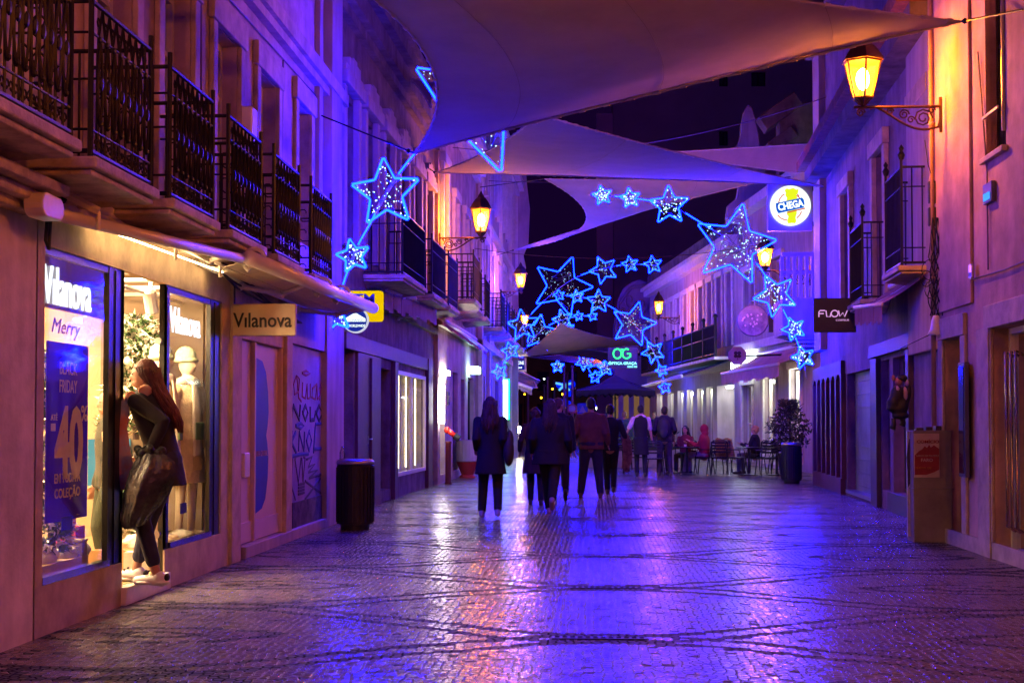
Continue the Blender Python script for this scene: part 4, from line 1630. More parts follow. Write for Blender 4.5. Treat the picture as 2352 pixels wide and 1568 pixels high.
# ------------------------------------------------------------------ shade sails
def sail(name, label, P, bow, m=sailmat, n=22, sag=.0, cat='shade sail', rope=None):
    """triangular sail P[0..2]; bow[i] = inward bow of edge i->i+1 as a fraction of its length"""
    P = [Vector(p) for p in P]
    cen = (P[0] + P[1] + P[2]) / 3
    nrm = (P[1] - P[0]).cross(P[2] - P[0]).normalized()
    if nrm.z < 0:
        nrm = -nrm

    def edge(i, q):
        a, b_ = P[i], P[(i + 1) % 3]
        e = b_ - a
        inw = nrm.cross(e).normalized()
        if inw.dot(cen - a) < 0:
            inw = -inw
        return a.lerp(b_, q) + inw * (4 * q * (1 - q) * bow[i] * e.length)
    mb = MB()
    # Coons-like: fan around from edge points to weighted barycentrics
    idx = {}
    for i in range(n + 1):
        for j in range(n + 1 - i):
            a, b_, c = (n - i - j) / n, i / n, j / n     # weights of P0,P1,P2
            p = P[0] * a + P[1] * b_ + P[2] * c
            off = Vector((0, 0, 0))
            for e, (u, v, w_) in enumerate(((a, b_, c), (b_, c, a), (c, a, b_))):
                s_ = u + v
                if s_ > 1e-6:
                    q = v / s_
                    off += (edge(e, q) - P[e].lerp(P[(e + 1) % 3], q)) * (s_ ** 2)
            wr_ = sum(.007 * math.sin(q1 * 46 + e) * (q0 ** 2) * (1 - q0) * 6 * (sag > 0) for e, (q0, q1) in enumerate(((a, b_ / (b_ + c + 1e-3)), (b_, c / (c + a + 1e-3)), (c, a / (a + b_ + 1e-3)))))
            p = p + off + Vector((0, 0, wr_ - sag * 27 * a * b_ * c + .25 * sag * math.sin(9 * math.atan2(b_, c + .01)) * a * b_ * 4 * .3))
            idx[i, j] = len(mb.v)
            mb.v.append(tuple(p))
    for i in range(n):
        for j in range(n - i):
            mb.f.append((idx[i, j], idx[i + 1, j], idx[i, j + 1]))
            mb.mi.append(0)
            if i + j < n - 1:
                mb.f.append((idx[i + 1, j], idx[i + 1, j + 1], idx[i, j + 1]))
                mb.mi.append(0)
    t = thing(name, label, cat, P[0])
    mb.build('cloth', m, t, smooth=True)
    sm_ = MB()
    for i in range(6, n - 2, 9):
        sm_.tube([Vector(mb.v[idx[i, j]]) - Vector((0, 0, .006)) for j in range(n + 1 - i)], .002, 4)
    sm_.build('seams', mat('sail seam', (.22, .14, .13), .9, bump=0), t)
    mb = MB()
    for e in range(3):
        pts = [edge(e, k / 24) for k in range(25)]
        mb.tube(pts, .014, 5, flat=None)
        m_ = int((P[e] - P[(e + 1) % 3]).length / .32)
        for k in range(m_):
            p, p2 = edge(e, (k + .4) / m_), edge(e, (k + .62) / m_)
            mb.tube([p, p2], .024, 5)
    mb.build('edge_cable', mat('edge webbing', (.55, .45, .45), .7, bump=0), t)
    if rope:
        mb = MB()
        for i, q in rope:
            q = Vector(q)
            mb.tube([P[i], q], .012, 5)
            mb.ell(P[i].lerp(q, .06), .03, 6, 5)
        build_each(mb, 'corner_rope', iron, t)
    return t


Pb = at(2208, 50, 14.6)
sail('shade_sail', 'largest taupe shade sail spanning the street overhead nearest the viewer', [at(952, 352, 17.6), Pb, atX(180, -330, -3.4)], (.012, .03, .13), sag=.15, n=30,
     rope=[(0, (-3.6, 18.4, 5.4)), (1, (4.0, 13.4, 5.2))])
sail('shade_sail', 'violet shade sail ending in a long point above the round party sign', [at(1000, 397, 29), at(1892, 428, 30), at(1235, 262, 21.5)], (.03, .02, .03), m=mat('plum shade cloth', (.26, .18, .27), .85, scale=1.5, var=.14, bump=.35, bscale=420), sag=.1, rope=[(0, (-3.6, 29.6, 6.8)), (1, (4.6, 30.4, 6.4))])
sail('shade_sail', 'dark purple shade sail corner in front of the baroque gable', [at(1500, 352, 38), at(1874, 330, 36), at(1832, 398, 36)], (.0, .22, .0), rope=[(1, (5.0, 37, 8.6))])
sail('shade_sail', 'pinkish taupe shade sail with a deep hollow left edge above the small stars', [at(1181, 574, 46), at(1770, 412, 38), at(1251, 411, 39)], (.02, .01, .24), sag=.12,
     rope=[(0, (-3.3, 47, 6.9)), (1, (5.3, 38.6, 8.0)), (2, (-3.3, 41, 8.2))])
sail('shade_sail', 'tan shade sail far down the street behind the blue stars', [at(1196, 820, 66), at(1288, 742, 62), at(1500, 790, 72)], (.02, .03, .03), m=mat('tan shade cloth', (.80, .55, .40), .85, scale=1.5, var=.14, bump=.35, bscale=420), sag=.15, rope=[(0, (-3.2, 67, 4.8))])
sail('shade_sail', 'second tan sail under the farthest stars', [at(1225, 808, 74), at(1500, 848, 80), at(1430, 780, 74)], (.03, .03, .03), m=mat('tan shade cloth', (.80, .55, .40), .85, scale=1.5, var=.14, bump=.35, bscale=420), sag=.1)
sail('shade_sail', 'far violet shade sail between two tan ones', [at(1288, 797, 73), at(1470, 772, 78), at(1485, 822, 73)], (.05, .0, .05), sag=.05)
sail('shade_sail', 'darkest low shade sail over the flag poles', [at(1215, 820, 82), at(1410, 850, 86), at(1345, 806, 90)], (.05, .02, .02), m=mat('navy cloth', (.10, .06, .14), .9), sag=.05)
sail('shade_sail', 'small blue lit sail scrap beside the left cornice', [at(905, 150, 27), at(990, 250, 24), at(1000, 190, 25)], (.02, .02, .05), n=10)

# ------------------------------------------------------------------ star garlands
led = glow('blue rope light', (.00013, .0013, 1.0), 220)
led_f = glow('blue rope light far', (.00030, .0032, 1.0), 95)
bulbm = glow('cold white bulbs', (.4, .75, 1), .75)
bulbn = glow('cold white bulbs near', (.4, .8, 1), 2.6)
polem = mat('garland pole', (.45, .40, .5), .4, .5, bump=0)
wirem = mat('garland wire', (.12, .12, .15), .5, .3, bump=0)


def star_parts(root, cx, cy, R, rot, Y, far=False, seed=0, tr=None):
    k = Y / F
    c = at(cx, cy, Y)
    Rm = R * k
    inner = .47
    pts = []
    V = []
    for j in range(10):
        r = Rm if j % 2 == 0 else Rm * inner
        a = math.radians(rot) + j * PI / 5
        V.append(Vector((r * math.cos(a), 0, r * math.sin(a))))
    for j in range(10):
        a, b_, d = V[j - 1], V[j], V[(j + 1) % 10]
        q = .05 if j % 2 == 0 else .04
        pts += [c + b_.lerp(a, q), c + b_.lerp(d, q)]
    mb = MB()
    tr = tr or max(.016, (1.7 if Y < 25 else 1.45 if Y < 40 else 1.2) * k)
    mb.tube(pts, tr, 5, closed=True)
    o = mb.build('star', led_f if far else led, root, smooth=True)
    rg = random.Random(seed)
    mb = MB()
    inside = []
    n = int(min(150, 16 + 100 * Rm) * (1 if Y < 40 else .6))
    if R < 16:
        n = 4
    for _ in range(n):
        j = rg.randrange(10)
        u, v = rg.random(), rg.random()
        if u + v > 1:
            u, v = 1 - u, 1 - v
        p = (V[j] * u + V[(j + 1) % 10] * v) * .93
        inside.append(p)
        rr = rg.choice((.6, .8, 1, 1.25)) * max(.010, (1.25 if Y < 40 else 1.0) * k) * (.85 if R > 60 else 1)
        mb.ell(c + p + Vector((0, rg.uniform(-.02, .02), 0)), rr, 5, 4)
    mb.build('fairy_lights', bulbn if Y < 40 else bulbm, o)
    mb = MB()
    for q in range(int(n * .7)):
        a, b_ = rg.choice(inside), rg.choice(inside)
        if (a - b_).length < Rm * .7:
            mb.tube([c + a, c + b_], .004 + .1 * k * .05, 3)
    if mb.v:
        mb.build('wire_mesh', wirem, o)
    return c


def garland(label, Y, stars, pole, seed, far=False, lit=True):
    t = thing('star_garland', label, 'star garland', at(*pole[0], Y), group='blue star garlands along the street')
    for i, (x, y, R, rot) in enumerate(stars):
        star_parts(t, x, y, R, rot, Y, far, seed * 50 + i)
    k = Y / F
    P = [at(x, y, Y + .03) for x, y in pole]
    # smooth the pole
    Q = []
    for i in range(len(P) - 1):
        p0, p1, p2, p3 = P[max(0, i - 1)], P[i], P[i + 1], P[min(len(P) - 1, i + 2)]
        for s_ in range(6):
            u = s_ / 6
            Q.append(.5 * ((2 * p1) + (p2 - p0) * u + (2 * p0 - 5 * p1 + 4 * p2 - p3) * u * u + (3 * p1 - p0 - 3 * p2 + p3) * u ** 3))
    Q.append(P[-1])
    mb = MB()
    mb.tube(Q, max(.02, 1.6 * k) if Y < 30 else .8 * k, 6)
    mb.build('pole', polem, t, smooth=True)
    if lit:
        mb = MB()
        for i in range(len(stars) - 1):
            a = at(stars[i][0], stars[i][1], Y)
            b_ = at(stars[i + 1][0], stars[i + 1][1], Y)
            ra, rb = stars[i][2] * k * .62, stars[i + 1][2] * k * .62
            L_ = (b_ - a).length
            if L_ > ra + rb + 3 * k:
                # follow the pole between the two stars
                seg = [q for q in Q if (q - a).length > ra and (q - b_).length > rb and (q - a).length < L_ and (q - b_).length < L_]
                if len(seg) >= 2:
                    mb.tube([q - Vector((0, .03, 0)) for q in seg], max(.012, .8 * k), 5)
        if mb.v:
            build_each(mb, 'rope_light', led_f if far else led, t)
    return t


garland('nearest left swoosh of blue stars climbing from the yellow sign to the big sail', 18.7,
        [(767, 722, 47, 175), (811, 588, 42, 102), (886, 443, 84, 94), (1092, 243, 168, 147)],
        [(757, 785), (783, 672), (818, 575), (851, 514), (888, 443), (948, 360), (1020, 290), (1120, 230), (1260, 170)], 1)
garland('right swoosh with the widest bright star beside the round party sign', 31,
        [(1383, 449, 24, 100), (1447, 455, 25, 98), (1537, 472, 47, 92), (1687, 562, 98, 78), (1781, 678, 52, 45), (1823, 755, 29, 40), (1845, 820, 28, 35)],
        [(1350, 447), (1447, 455), (1537, 472), (1610, 512), (1687, 560), (1745, 615), (1785, 685), (1822, 762), (1845, 830), (1852, 870)], 2)
garland('left swoosh of seven blue stars whose big star hangs over the street centre', 45,
        [(1147, 853, 19, 110), (1172, 805, 22, 105), (1201, 747, 39, 98), (1291, 657, 73, 70), (1386, 620, 34, 42), (1447, 607, 20, 100), (1500, 608, 22, 100)],
        [(1142, 880), (1150, 850), (1172, 805), (1203, 745), (1240, 700), (1291, 657), (1335, 632), (1386, 617), (1447, 607), (1512, 610)], 3)
garland('right swoosh of blue stars dropping towards the dark blue awning', 58,
        [(1284, 678, 14, 100), (1325, 681, 17, 98), (1375, 692, 29, 90), (1455, 744, 54, 75), (1500, 808, 28, 45), (1519, 850, 15, 40), (1527, 889, 15, 30)],
        [(1280, 678), (1325, 681), (1375, 692), (1415, 712), (1455, 744), (1485, 780), (1503, 812), (1519, 850), (1528, 895)], 4, True)
garland('left swoosh of blue stars just above the small navy shop sign', 66,
        [(1190, 815, 15, 100), (1237, 765, 45, 82), (1293, 734, 26, 105), (1329, 726, 12, 100), (1361, 726, 12, 100)],
        [(1185, 822), (1210, 795), (1237, 765), (1265, 745), (1293, 734), (1329, 726), (1365, 726)], 5, True)
garland('farthest cluster of tiny blue stars left of the green lettered sign', 85,
        [(1341, 831, 21, 50), (1367, 866, 15, 88), (1391, 845, 20, 95), (1369, 808, 22, 100)],
        [(1335, 825), (1350, 845), (1367, 868), (1380, 850), (1392, 835), (1372, 800)], 6, True)
garland('low far blue stars half hidden behind the tan sail', 95,
        [(1281, 841, 16, 90), (1308, 752, 12, 100)], [(1270, 845), (1281, 841), (1295, 800), (1310, 755)], 7, True, lit=False)
# ------------------------------------------------------------------ wall lanterns
def lantern_glass(name, col, st):
    m, N, L, b = nt_new(name)
    N.remove(b)
    e, t_, a_ = N.new('ShaderNodeEmission'), N.new('ShaderNodeBsdfTransparent'), N.new('ShaderNodeAddShader')
    e.inputs[0].default_value = (*col, 1)
    e.inputs[1].default_value = st
    t_.inputs[0].default_value = (.9, .85, .7, 1)
    L.new(e.outputs[0], a_.inputs[0])
    L.new(t_.outputs[0], a_.inputs[1])
    L.new(a_.outputs[0], N['Material Output'].inputs[0])
    return m


lant = lantern_glass('sodium lantern glass', (1, .30, .012), 1.25)
bulb_hot = glow('sodium bulb', (1, .25, .006), 950)
lframe = mat('lantern iron', (.10, .045, .03), .5, .5, bump=.05)


def lantern(label, x, ytop, ybot, Y, wallx, s=None, strong=True, wtop=None):
    """x,ytop,ybot: pixels of the glass body; wallx: pixel column of the wall end of the bracket"""
    k = Y / F
    b = at(x, ybot, Y)
    h = (ybot - ytop) * k
    w0 = (wtop or (ybot - ytop) * .88) * k / 2
    t = thing('street_lantern', label, 'street lamp', b, group='iron wall lanterns along the street')
    mb = MB()
    z0, z1 = .0, h
    rb = w0 * .52
    n = 6

    def ring(r, z, ph=PI / 6):
        return [b + Vector((r * math.cos(2 * PI * j / n + ph), r * math.sin(2 * PI * j / n + ph), z)) for j in range(n)]
    mb.ring_tube([ring(rb * .94, z0 + .01), ring(w0 * .94, z1 - .01)], cap=False)
    mb.build('lantern_glass', lant, t)
    mb = MB()
    mb.ell(b + Vector((0, 0, h * .52)), (w0 * .36, w0 * .36, h * .30), 10, 8)
    mb.build('bulb', bulb_hot if Y < 40 else glow('sodium bulb far', (1, .235, .004), 600), t, smooth=True)
    mb = MB()
    A, B = ring(rb, z0), ring(w0, z1)
    for j in range(n):
        mb.tube([A[j], B[j]], h * .028, 4)
    mb.tube(A, h * .035, 5, closed=True)
    mb.tube(B, h * .05, 5, closed=True)
    mb.build('lantern_frame', lframe, t)
    mb = MB()
    mb.ring_tube([ring(w0 * 1.18, z1), ring(w0 * 1.12, z1 + h * .08), ring(w0 * .82, z1 + h * .30), ring(w0 * .62, z1 + h * .42), ring(w0 * .35, z1 + h * .52), ring(w0 * .3, z1 + h * .6), ring(w0 * .12, z1 + h * .72), ring(.01, z1 + h * .8)])
    mb.build('lantern_roof', lframe, t)
    mb = MB()
    mb.lathe([(rb * .9, 0), (rb * .5, -h * .1), (rb * .22, -h * .2), (rb * .35, -h * .24)], b, 8)
    for j in range(n):
        mb.tube([A[j], b + Vector((0, 0, -h * .2)) + (A[j] - b) * .25], h * .02, 4)
    wx = at(wallx, ybot, Y).x
    sg = 1 if wx > b.x else -1
    zb = b.z - h * .25
    Lb = abs(wx - b.x)
    X = lambda u: b.x - sg * .12 * Lb + sg * u * Lb * 1.12
    r = max(.014, h * .035)
    mb.tube([(X(0), Y, zb), (X(1), Y, zb)], r * 1.1, 6)
    # big scroll bracket
    pts = [(X(.18), zb - .02)]
    for j in range(25):
        u = j / 24
        pts.append((X(.25 + .62 * u), zb - Lb * .30 * math.sin(u * PI * .55) ** 1.3))
    mb.tube([(px_, Y, pz_) for px_, pz_ in pts] + [(X(.97), Y, zb - Lb * .27), (X(1), Y, zb - Lb * .15)], r, 6)
    for cx, cz, r0, tn in ((.80, -.15, .125, 2.0), (.58, -.10, .07, 1.6), (.42, -.06, .05, 1.5), (.08, -.07, .06, 1.6), (.66, -.17, .05, 1.3), (.90, -.05, .05, 1.2)):
        m_ = 16
        mb.tube([(X(cx) + sg * r0 * Lb * (1 - .75 * j / m_) * math.cos(tn * 2 * PI * j / m_), Y, zb + cz * Lb + r0 * Lb * (1 - .75 * j / m_) * math.sin(tn * 2 * PI * j / m_)) for j in range(m_ + 1)], r * .7, 5)
    mb.tube([(X(1), Y, zb + Lb * .12), (X(1), Y, zb - Lb * .34)], r * 1.3, 6)
    mb.build('wall_bracket', lframe, t)
    return t


lantern('large near wall lantern glowing over the right side under the big sail', 1982, 142, 226, 16.2, 2160, wtop=86)
lantern('wall lantern on the left houses under the violet sail', 1105, 480, 533, 31, 1010, wtop=48)
lantern('lantern on the left seen against dark sky between the star swooshes', 1196, 628, 661, 46, 1150, wtop=30)
lantern('lantern half behind the widest star below the round party sign', 1757, 572, 612, 34, 1860, wtop=40)
lantern('lantern on the long balcony house above the dark awning', 1513, 692, 722, 56, 1560, wtop=24)
lantern('small lantern glowing inside the left star cluster', 1205, 724, 746, 62, 1172, wtop=22)
lantern('tiny far lantern beside the green lettered sign', 1387, 803, 820, 88, 1410, wtop=14)
# same lanterns on the walls behind the viewer
for (x, y, z, wx, lab) in ((-2.5, 1.0, 5.0, -3.5, 'left wall lantern behind the viewer'), (2.9, 4.2, 5.2, 4.0, 'right wall lantern just outside the view')):
    src = [o for o in bpy.data.objects if o.name == 'street_lantern'][0]
    c = dup(src, (x, y, z), label=lab, rz=0)
    if wx < 0:
        c.scale = (-1, 1, 1)

# ------------------------------------------------------------------ signs
WH = glow('white sign face', (.85, 1, .95), .9)
# yellow cash machine sign
t, a, b_ = hangsign('cash_machine_sign', 'yellow lit cash machine sign half hidden by the awning bar', 790, 879, 667, 738, 20.5, thick=.14, m=glow('yellow sign face', (1, .62, 0), .48), bev=.04)
tx(t, 'ATM', 824, 686, 20.48, 74, 23, mat('deep violet letters', (.02, .005, .06), .5, bump=0), .02)
mb = MB()
mb.tube([(-3.70, 20.57, b_.z - .1), (a.x, 20.57, b_.z - .1)], .02, 6)
mb.build('bracket', iron, t)
t = thing('round_exchange_sign', 'round navy sign with a white diamond below the yellow sign', 'sign', at(819, 765, 20.15))
c = at(819, 736, 20.15)
k = 20.15 / F
RX = Matrix.Rotation(PI / 2, 4, 'X')
mb = MB()
mb.lathe([(29 * k, .0), (30 * k, .03), (30 * k, .09), (29 * k, .12)], c, 32, RX)
mb.build('rim', glow('pale rim', (.75, .78, 1), .45), t)
mb = MB()
mb.lathe([(27 * k, .122), (0, .123)], c, 32, RX)
mb.build('face', glow('navy sign face', (.02, .04, .5), .35), t)
mb = MB()
y_ = c.y - .128
mb.face([(c.x - 24 * k, y_, c.z + 3 * k), (c.x, y_, c.z + 17 * k), (c.x + 24 * k, y_, c.z + 3 * k), (c.x + 24 * k, y_, c.z - 4 * k), (c.x - 24 * k, y_, c.z - 4 * k)])
mb.build('diamond', WH, t)
tx(t, 'CHANGE', 819, 735, y_ - .005, 30, 6, mat('deep violet letters', (0, 0, 0)))
tx(t, 'WORLDWIDE', 819, 748, y_ - .005, 40, 6, WH)
# navy shop sign
t, a, b_ = hangsign('small_shop_sign', 'navy rectangular sign in white frame on the left by the lowest stars', 1165, 1209, 821, 854, 59, thick=.12, m=plaster_w)
mb = MB()
p, q = at(1169, 849, 58.98), at(1205, 826, 58.98)
mb.box(p.x, q.x, 58.93, 58.99, p.z, q.z)
mb.build('face', glow('navy face', (.01, .015, .35), .5), t)
tx(t, 'SHOP ONE', 1187, 833, 58.92, 33, 8, WH, .02)
tx(t, 'Boutique', 1187, 844, 58.92, 24, 6, WH, .02, shear=.3)
mb = MB()
mb.tube([(a.x, 59.05, b_.z - .15), (-3.3, 59.05, b_.z - .15)], .04, 5)
mb.build('bracket', iron, t)
# optician sign
t, a, b_ = hangsign('optician_sign', 'black sign with green glowing rings and cyan optician lettering', 1396, 1465, 797, 846, 62, thick=.15, m=mat('sign black', (.02, .015, .02), .4, bump=0))
gn = glow('green neon', (.03, 1, .18), 1.6)
cyn = glow('cyan neon', (.25, .95, 1), 1.3)
px_tubes(t, 61.93, [[(1418 + 9.3 * math.cos(j * .42), 812 + 11 * math.sin(j * .42)) for j in range(16)], [(1439 + 9.3 * math.cos(j * .40 + .1), 812 + 11 * math.sin(j * .40 + .1)) for j in range(14)],
                    [(1440, 812), (1448, 812), (1448, 820)], [(1424, 804), (1429, 802), (1433, 804)]], .032, gn, 'ring_lettering')
tx(t, 'ÓPTICA GRAÇA', 1430, 834, 61.95, 65, 9, cyn, .03)
tx(t, 'DESDE 1958', 1452, 842, 61.95, 22, 4, cyn, .02)
mb = MB()
mb.tube([(b_.x, 62.1, b_.z - .3), (3.3, 62.1, b_.z - .3)], .05, 5)
mb.build('bracket', iron, t)
# round party sign on a square panel
t, a, b_ = hangsign('party_sign', 'square panel with a white lit disc, yellow shape and blue slanted band', 1764, 1866, 417, 530, 31.6, thick=.18, m=mat('violet panel board', (.30, .24, .42), .6, bump=0))
k = 31.6 / F
c = at(1815, 473, 31.58)
mb = MB()
mb.lathe([(46 * k, .0), (46 * k, .04), (44.5 * k, .06)], c, 40, RX)
mb.build('disc', glow('white disc', (.88, 1, .95), .75), t)


def flat_px(t, Y, outline, m, name, th=.01):
    mb = MB()
    v = [at(x, y, Y) for x, y in outline]
    mb.prism([(p.x, p.z) for p in v], (0, Y, 0), (1, 0, 0), (0, 0, 1), (0, -th, 0))
    return mb.build(name, m, t)


yl = glow('lemon shape', (.85, .95, .02), .55)
flat_px(t, 31.51, [(1802, 437), (1807, 433), (1812, 435), (1822, 432), (1829, 436), (1834, 434), (1833, 443), (1829, 448), (1831, 456), (1828, 462), (1830, 490), (1827, 500), (1829, 508), (1826, 513), (1818, 512), (1811, 514), (1808, 508), (1811, 497), (1807, 492), (1809, 480), (1806, 462), (1808, 455), (1804, 449), (1805, 443)], yl, 'yellow_shape')
rd = glow('red arc', (.75, .12, .06), .5)
px_tubes(t, 31.515, [[(1815 + 27 * math.cos(a_), 471 - 31 * math.sin(a_)) for a_ in [.7 + .12 * j for j in range(14)] if abs(a_ - 1.57) > .25][:4]], .012, rd, 'red_arc')
px_tubes(t, 31.515, [[(1791 + 0 * j, 471) for j in range(2)]] and [[(1788, 467), (1791, 457), (1797, 449), (1802, 446)], [(1829, 449), (1835, 453), (1839, 458)], [(1786, 494), (1793, 501), (1802, 505), (1808, 506)], [(1830, 501), (1837, 494), (1841, 486)]], .012, rd, 'red_arc')
flat_px(t, 31.495, [(1782, 467), (1842, 454), (1846, 459), (1848, 468), (1846, 477), (1788, 490), (1784, 484), (1782, 475)], glow('royal blue band', (.0, .09, .62), .6), 'blue_band')
tx(t, 'CHEGA', 1816, 471, 31.48, 58, 17, WH, .035, rot=math.radians(11))
flat_px(t, 31.48, [(1808, 487), (1849, 477), (1849, 480), (1808, 490)], rd, 'red_line')
mb = MB()
mb.box(b_.x, 4.93, 31.65, 31.72, a.z + .1, a.z + .2)
mb.box(b_.x, 4.93, 31.65, 31.72, b_.z - .2, b_.z - .1)
build_each(mb, 'bracket', iron, t)
# mottled round sign + clover sign
t = thing('round_shop_sign', 'round violet sign with blurred pale pattern beside the bright white fascia', 'sign', at(1728, 775, 37))
c, k = at(1728, 737, 37), 37 / F
mb = MB()
mb.lathe([(35 * k, 0), (36 * k, .04), (36 * k, .12), (34 * k, .15), (0, .15)], c, 32, RX)
mb.build('disc', mat('mottled violet face', (.20, .17, .38), .3, scale=5, var=.5, dark=(.04, .03, .14), bump=.05), t)
mb = MB()
rg = random.Random(9)
for _ in range(16):
    x, y = rg.uniform(-24, 24), rg.uniform(-12, 20)
    mb.ell(c + Vector((x * k, -.155, -y * k + .05)), (.025, .006, .03), 6, 4)
mb.build('pale_dots', mat('pale lilac paint', (.6, .5, .8), .5, bump=0), t)
mb = MB()
q = at(1766, 737, 37)
mb.box(c.x + 36 * k, q.x + .1, 36.9, 37.0, c.z - .3, c.z + .3)
mb.tube([(q.x, 36.95, q.z), (5.95, 38.5, q.z)], .03, 5)
mb.build('bracket', iron, t)
t = thing('clover_sign', 'small octagonal pink sign with a dark clover below the round violet sign', 'sign', at(1693, 838, 40))
c, k = at(1693, 817, 40), 40 / F
mb = MB()
mb.lathe([(22 * k, 0), (22 * k, .1), (0, .101)], c, 8, RX @ Matrix.Rotation(PI / 8, 4, 'Z'))
mb.build('board', mat('pink sign', (.55, .30, .36), .6, bump=0), t)
mb = MB()
for dx, dy in ((-4, 6), (4, 6), (-4, -1), (4, -1)):
    mb.ell(c + Vector((dx * k, -.11, dy * k)), (4.4 * k, .015, 4.0 * k), 8, 5)
mb.box(c.x - .5 * k, c.x + .6 * k, c.y - .12, c.y - .105, c.z - 10 * k, c.z)
mb.build('clover', mat('dark brown ink', (.08, .03, .03), .6, bump=0), t)
mb = MB()
mb.tube([c + Vector((20 * k, .05, 0)), (5.6, 41.5, c.z + .1)], .03, 5)
mb.build('bracket', iron, t)
# house number plate and pipe on the left
t = thing('number_plate', 'small dark number plate on the plastered strip by the red standpipe', 'plaque', L3.w(2.0, 1.9))
mb = MB()
L3.box(mb, 1.9, 2.35, 1.78, 2.08, .005, .03)
mb.build('plate', darkwood, t)
mb = MB()
text(mb, '675', L3.w(2.12, 1.93, .031), L3.u, (0, 0, 1), w=.32, h=.15)
mb.build('lettering', stone, t)

# ------------------------------------------------------------------ street furniture
def litter_bin(label, loc, r, h, mm):
    t = thing('litter_bin', label, 'litter bin', loc, group='dark litter bins with steel lids')
    x, y, _ = loc
    mb = MB()
    mb.lathe([(r * .8, 0), (r * .8, .07), (r, .075), (r, h * .90), (r * .97, h * .91)], loc, 28)
    for k in range(28):
        a_ = 2 * PI * k / 28
        mb.box(-.006, .006, -.006, .01, .1, h * .88, Matrix.Translation((x, y, 0)) @ Matrix.Rotation(a_, 4, 'Z') @ Matrix.Translation((0, r, 0)))
    mb.build('body', mm, t)
    mb = MB()
    mb.lathe([(r * 1.0, h * .915), (r * 1.04, h * .93), (r * 1.03, h * .965), (r * .93, h * .992), (r * .6, h), (r * .45, h * .985), (r * .1, h * .98)], loc, 28)
    mb.build('lid', steel, t, smooth=True)
    return t


bm_ = mat('dark ribbed bin', (.012, .011, .02), .5, .2, bump=0)
litter_bin('large dark litter bin with steel lid beside the graffiti recess', (-3.05, 18.06, 0), .235, .90, bm_)
litter_bin('dark litter bin with steel lid in front of the terrace tables', (4.42, 32.3, 0), .22, .93, bm_)
t = thing('plastic_bottle', 'clear plastic bottle left standing on the bin lid', 'bottle', (-3.22, 17.95, .86))
mb = MB()
mb.lathe([(.03, .86), (.035, .88), (.035, .98), (.015, 1.03), (.015, 1.06), (0, 1.06)], (-3.2, 17.95, 0), 10)
mb.build('bottle_body', glass('clear plastic', (.9, .9, .9), 2, .15, (.5, .5, .55)), t, smooth=True)

t = thing('standpipe', 'red capped standpipe with angled valve on a dark post by the left wall', 'standpipe', (-3.25, 31.6, 0))
mb = MB()
mb.lathe([(.09, 0), (.07, .05), (.06, .9), (.07, .95)], (-3.25, 31.6, 0), 12)
mb.build('post', mat('dark red post', (.14, .01, .012), .5, bump=0), t, smooth=True)
mb = MB()
P0 = Vector((-3.27, 31.6, 1.2))
mb.ell(P0, (.075, .075, .08), 10, 7)
mb.tube([P0, P0 + Vector((.20, -.02, -.14))], [.06, .065], 10)
mb.build('valve', mat('glossy red', (.65, .03, .02), .2, bump=0), t, smooth=True)
mb = MB()
mb.tube([P0 + Vector((.17, -.02, -.12)), P0 + Vector((.27, -.03, -.19))], [.075, .085], 10)
mb.build('cap', black, t)

t = thing('planter', 'tapered planter with white top and dark red base by the left wall', 'planter', (-3.15, 35.3, 0))
mb = MB()
mb.lathe([(.26, .40), (.29, .42), (.29, .92), (.26, .94), (.24, .90), (0, .9)], (-3.15, 35.3, 0), 20)
mb.build('bowl', plaster_w, t, smooth=False)
mb = MB()
mb.lathe([(.20, 0), (.20, .04), (.15, .08), (.28, .40)], (-3.15, 35.3, 0), 20)
mb.build('foot', mat('matt red', (.35, .02, .02), .6, bump=0), t)

# block column with a rally poster
t = thing('utility_column', 'stone utility column carrying a red rally poster beside the oxblood door', 'utility column', (3.9, 16.6, 0))
p, q = at(2097, 1240, 16.5), at(2163, 988, 16.5)
mb = MB()
mb.box(p.x, q.x + .1, 16.45, 16.78, 0, q.z)
mb.box(p.x - .01, q.x + .12, 16.44, 16.79, .60, .615)
mb.build('column', mat('column stone', (.22, .17, .17), .8, bump=.2), t, bevel=.008)
mb = MB()
for k in range(3):
    mb.box(p.x + .05 + k * .11, p.x + .13 + k * .1, 16.5, 16.62, q.z + .001, q.z + .03 + .01 * k)
mb.build('debris', darkwood, t)
t2 = thing('rally_poster', 'faded rally poster with dark red hill shape and pale lettering', 'poster', (3.8, 16.44, 1))
x0, x1 = at(2100, 1100, 16.43).x, at(2158, 1100, 16.43).x
zA, zB = at(2120, 1096, 16.43).z, at(2120, 995, 16.43).z
mb = MB()
mb.box(x0, x1, 16.425, 16.44, zA, zB)
mb.build('sheet', mat('poster paper', (.50, .36, .34), .7, bump=0), t2)
rdp = mat('dark red ink', (.26, .02, .03), .7, bump=0)
flat_px(t2, 16.424, [(2101, 1045), (2110, 1036), (2118, 1031), (2124, 1024), (2129, 1028), (2134, 1021), (2138, 1027), (2145, 1022), (2157, 1030), (2157, 1078), (2145, 1084), (2128, 1090), (2101, 1090)], rdp, 'red_hill', .002)
tx(t2, 'COMÍCIO', 2131, 1013, 16.422, 50, 9, rdp, .02)
tx(t2, 'LARGO DA PALMEIRA', 2131, 1046, 16.42, 50, 3.5, mat('pale ink', (.5, .32, .32), .7, bump=0))
tx(t2, 'FARO', 2129, 1056, 16.42, 26, 7, mat('pale ink', (.5, .3, .3)), .02)
tx(t2, 'CHEGA DE CORRUPÇÃO'[:8], 2120, 1074, 16.42, 38, 4, mat('orange ink', (.5, .15, .03), .7, bump=0))
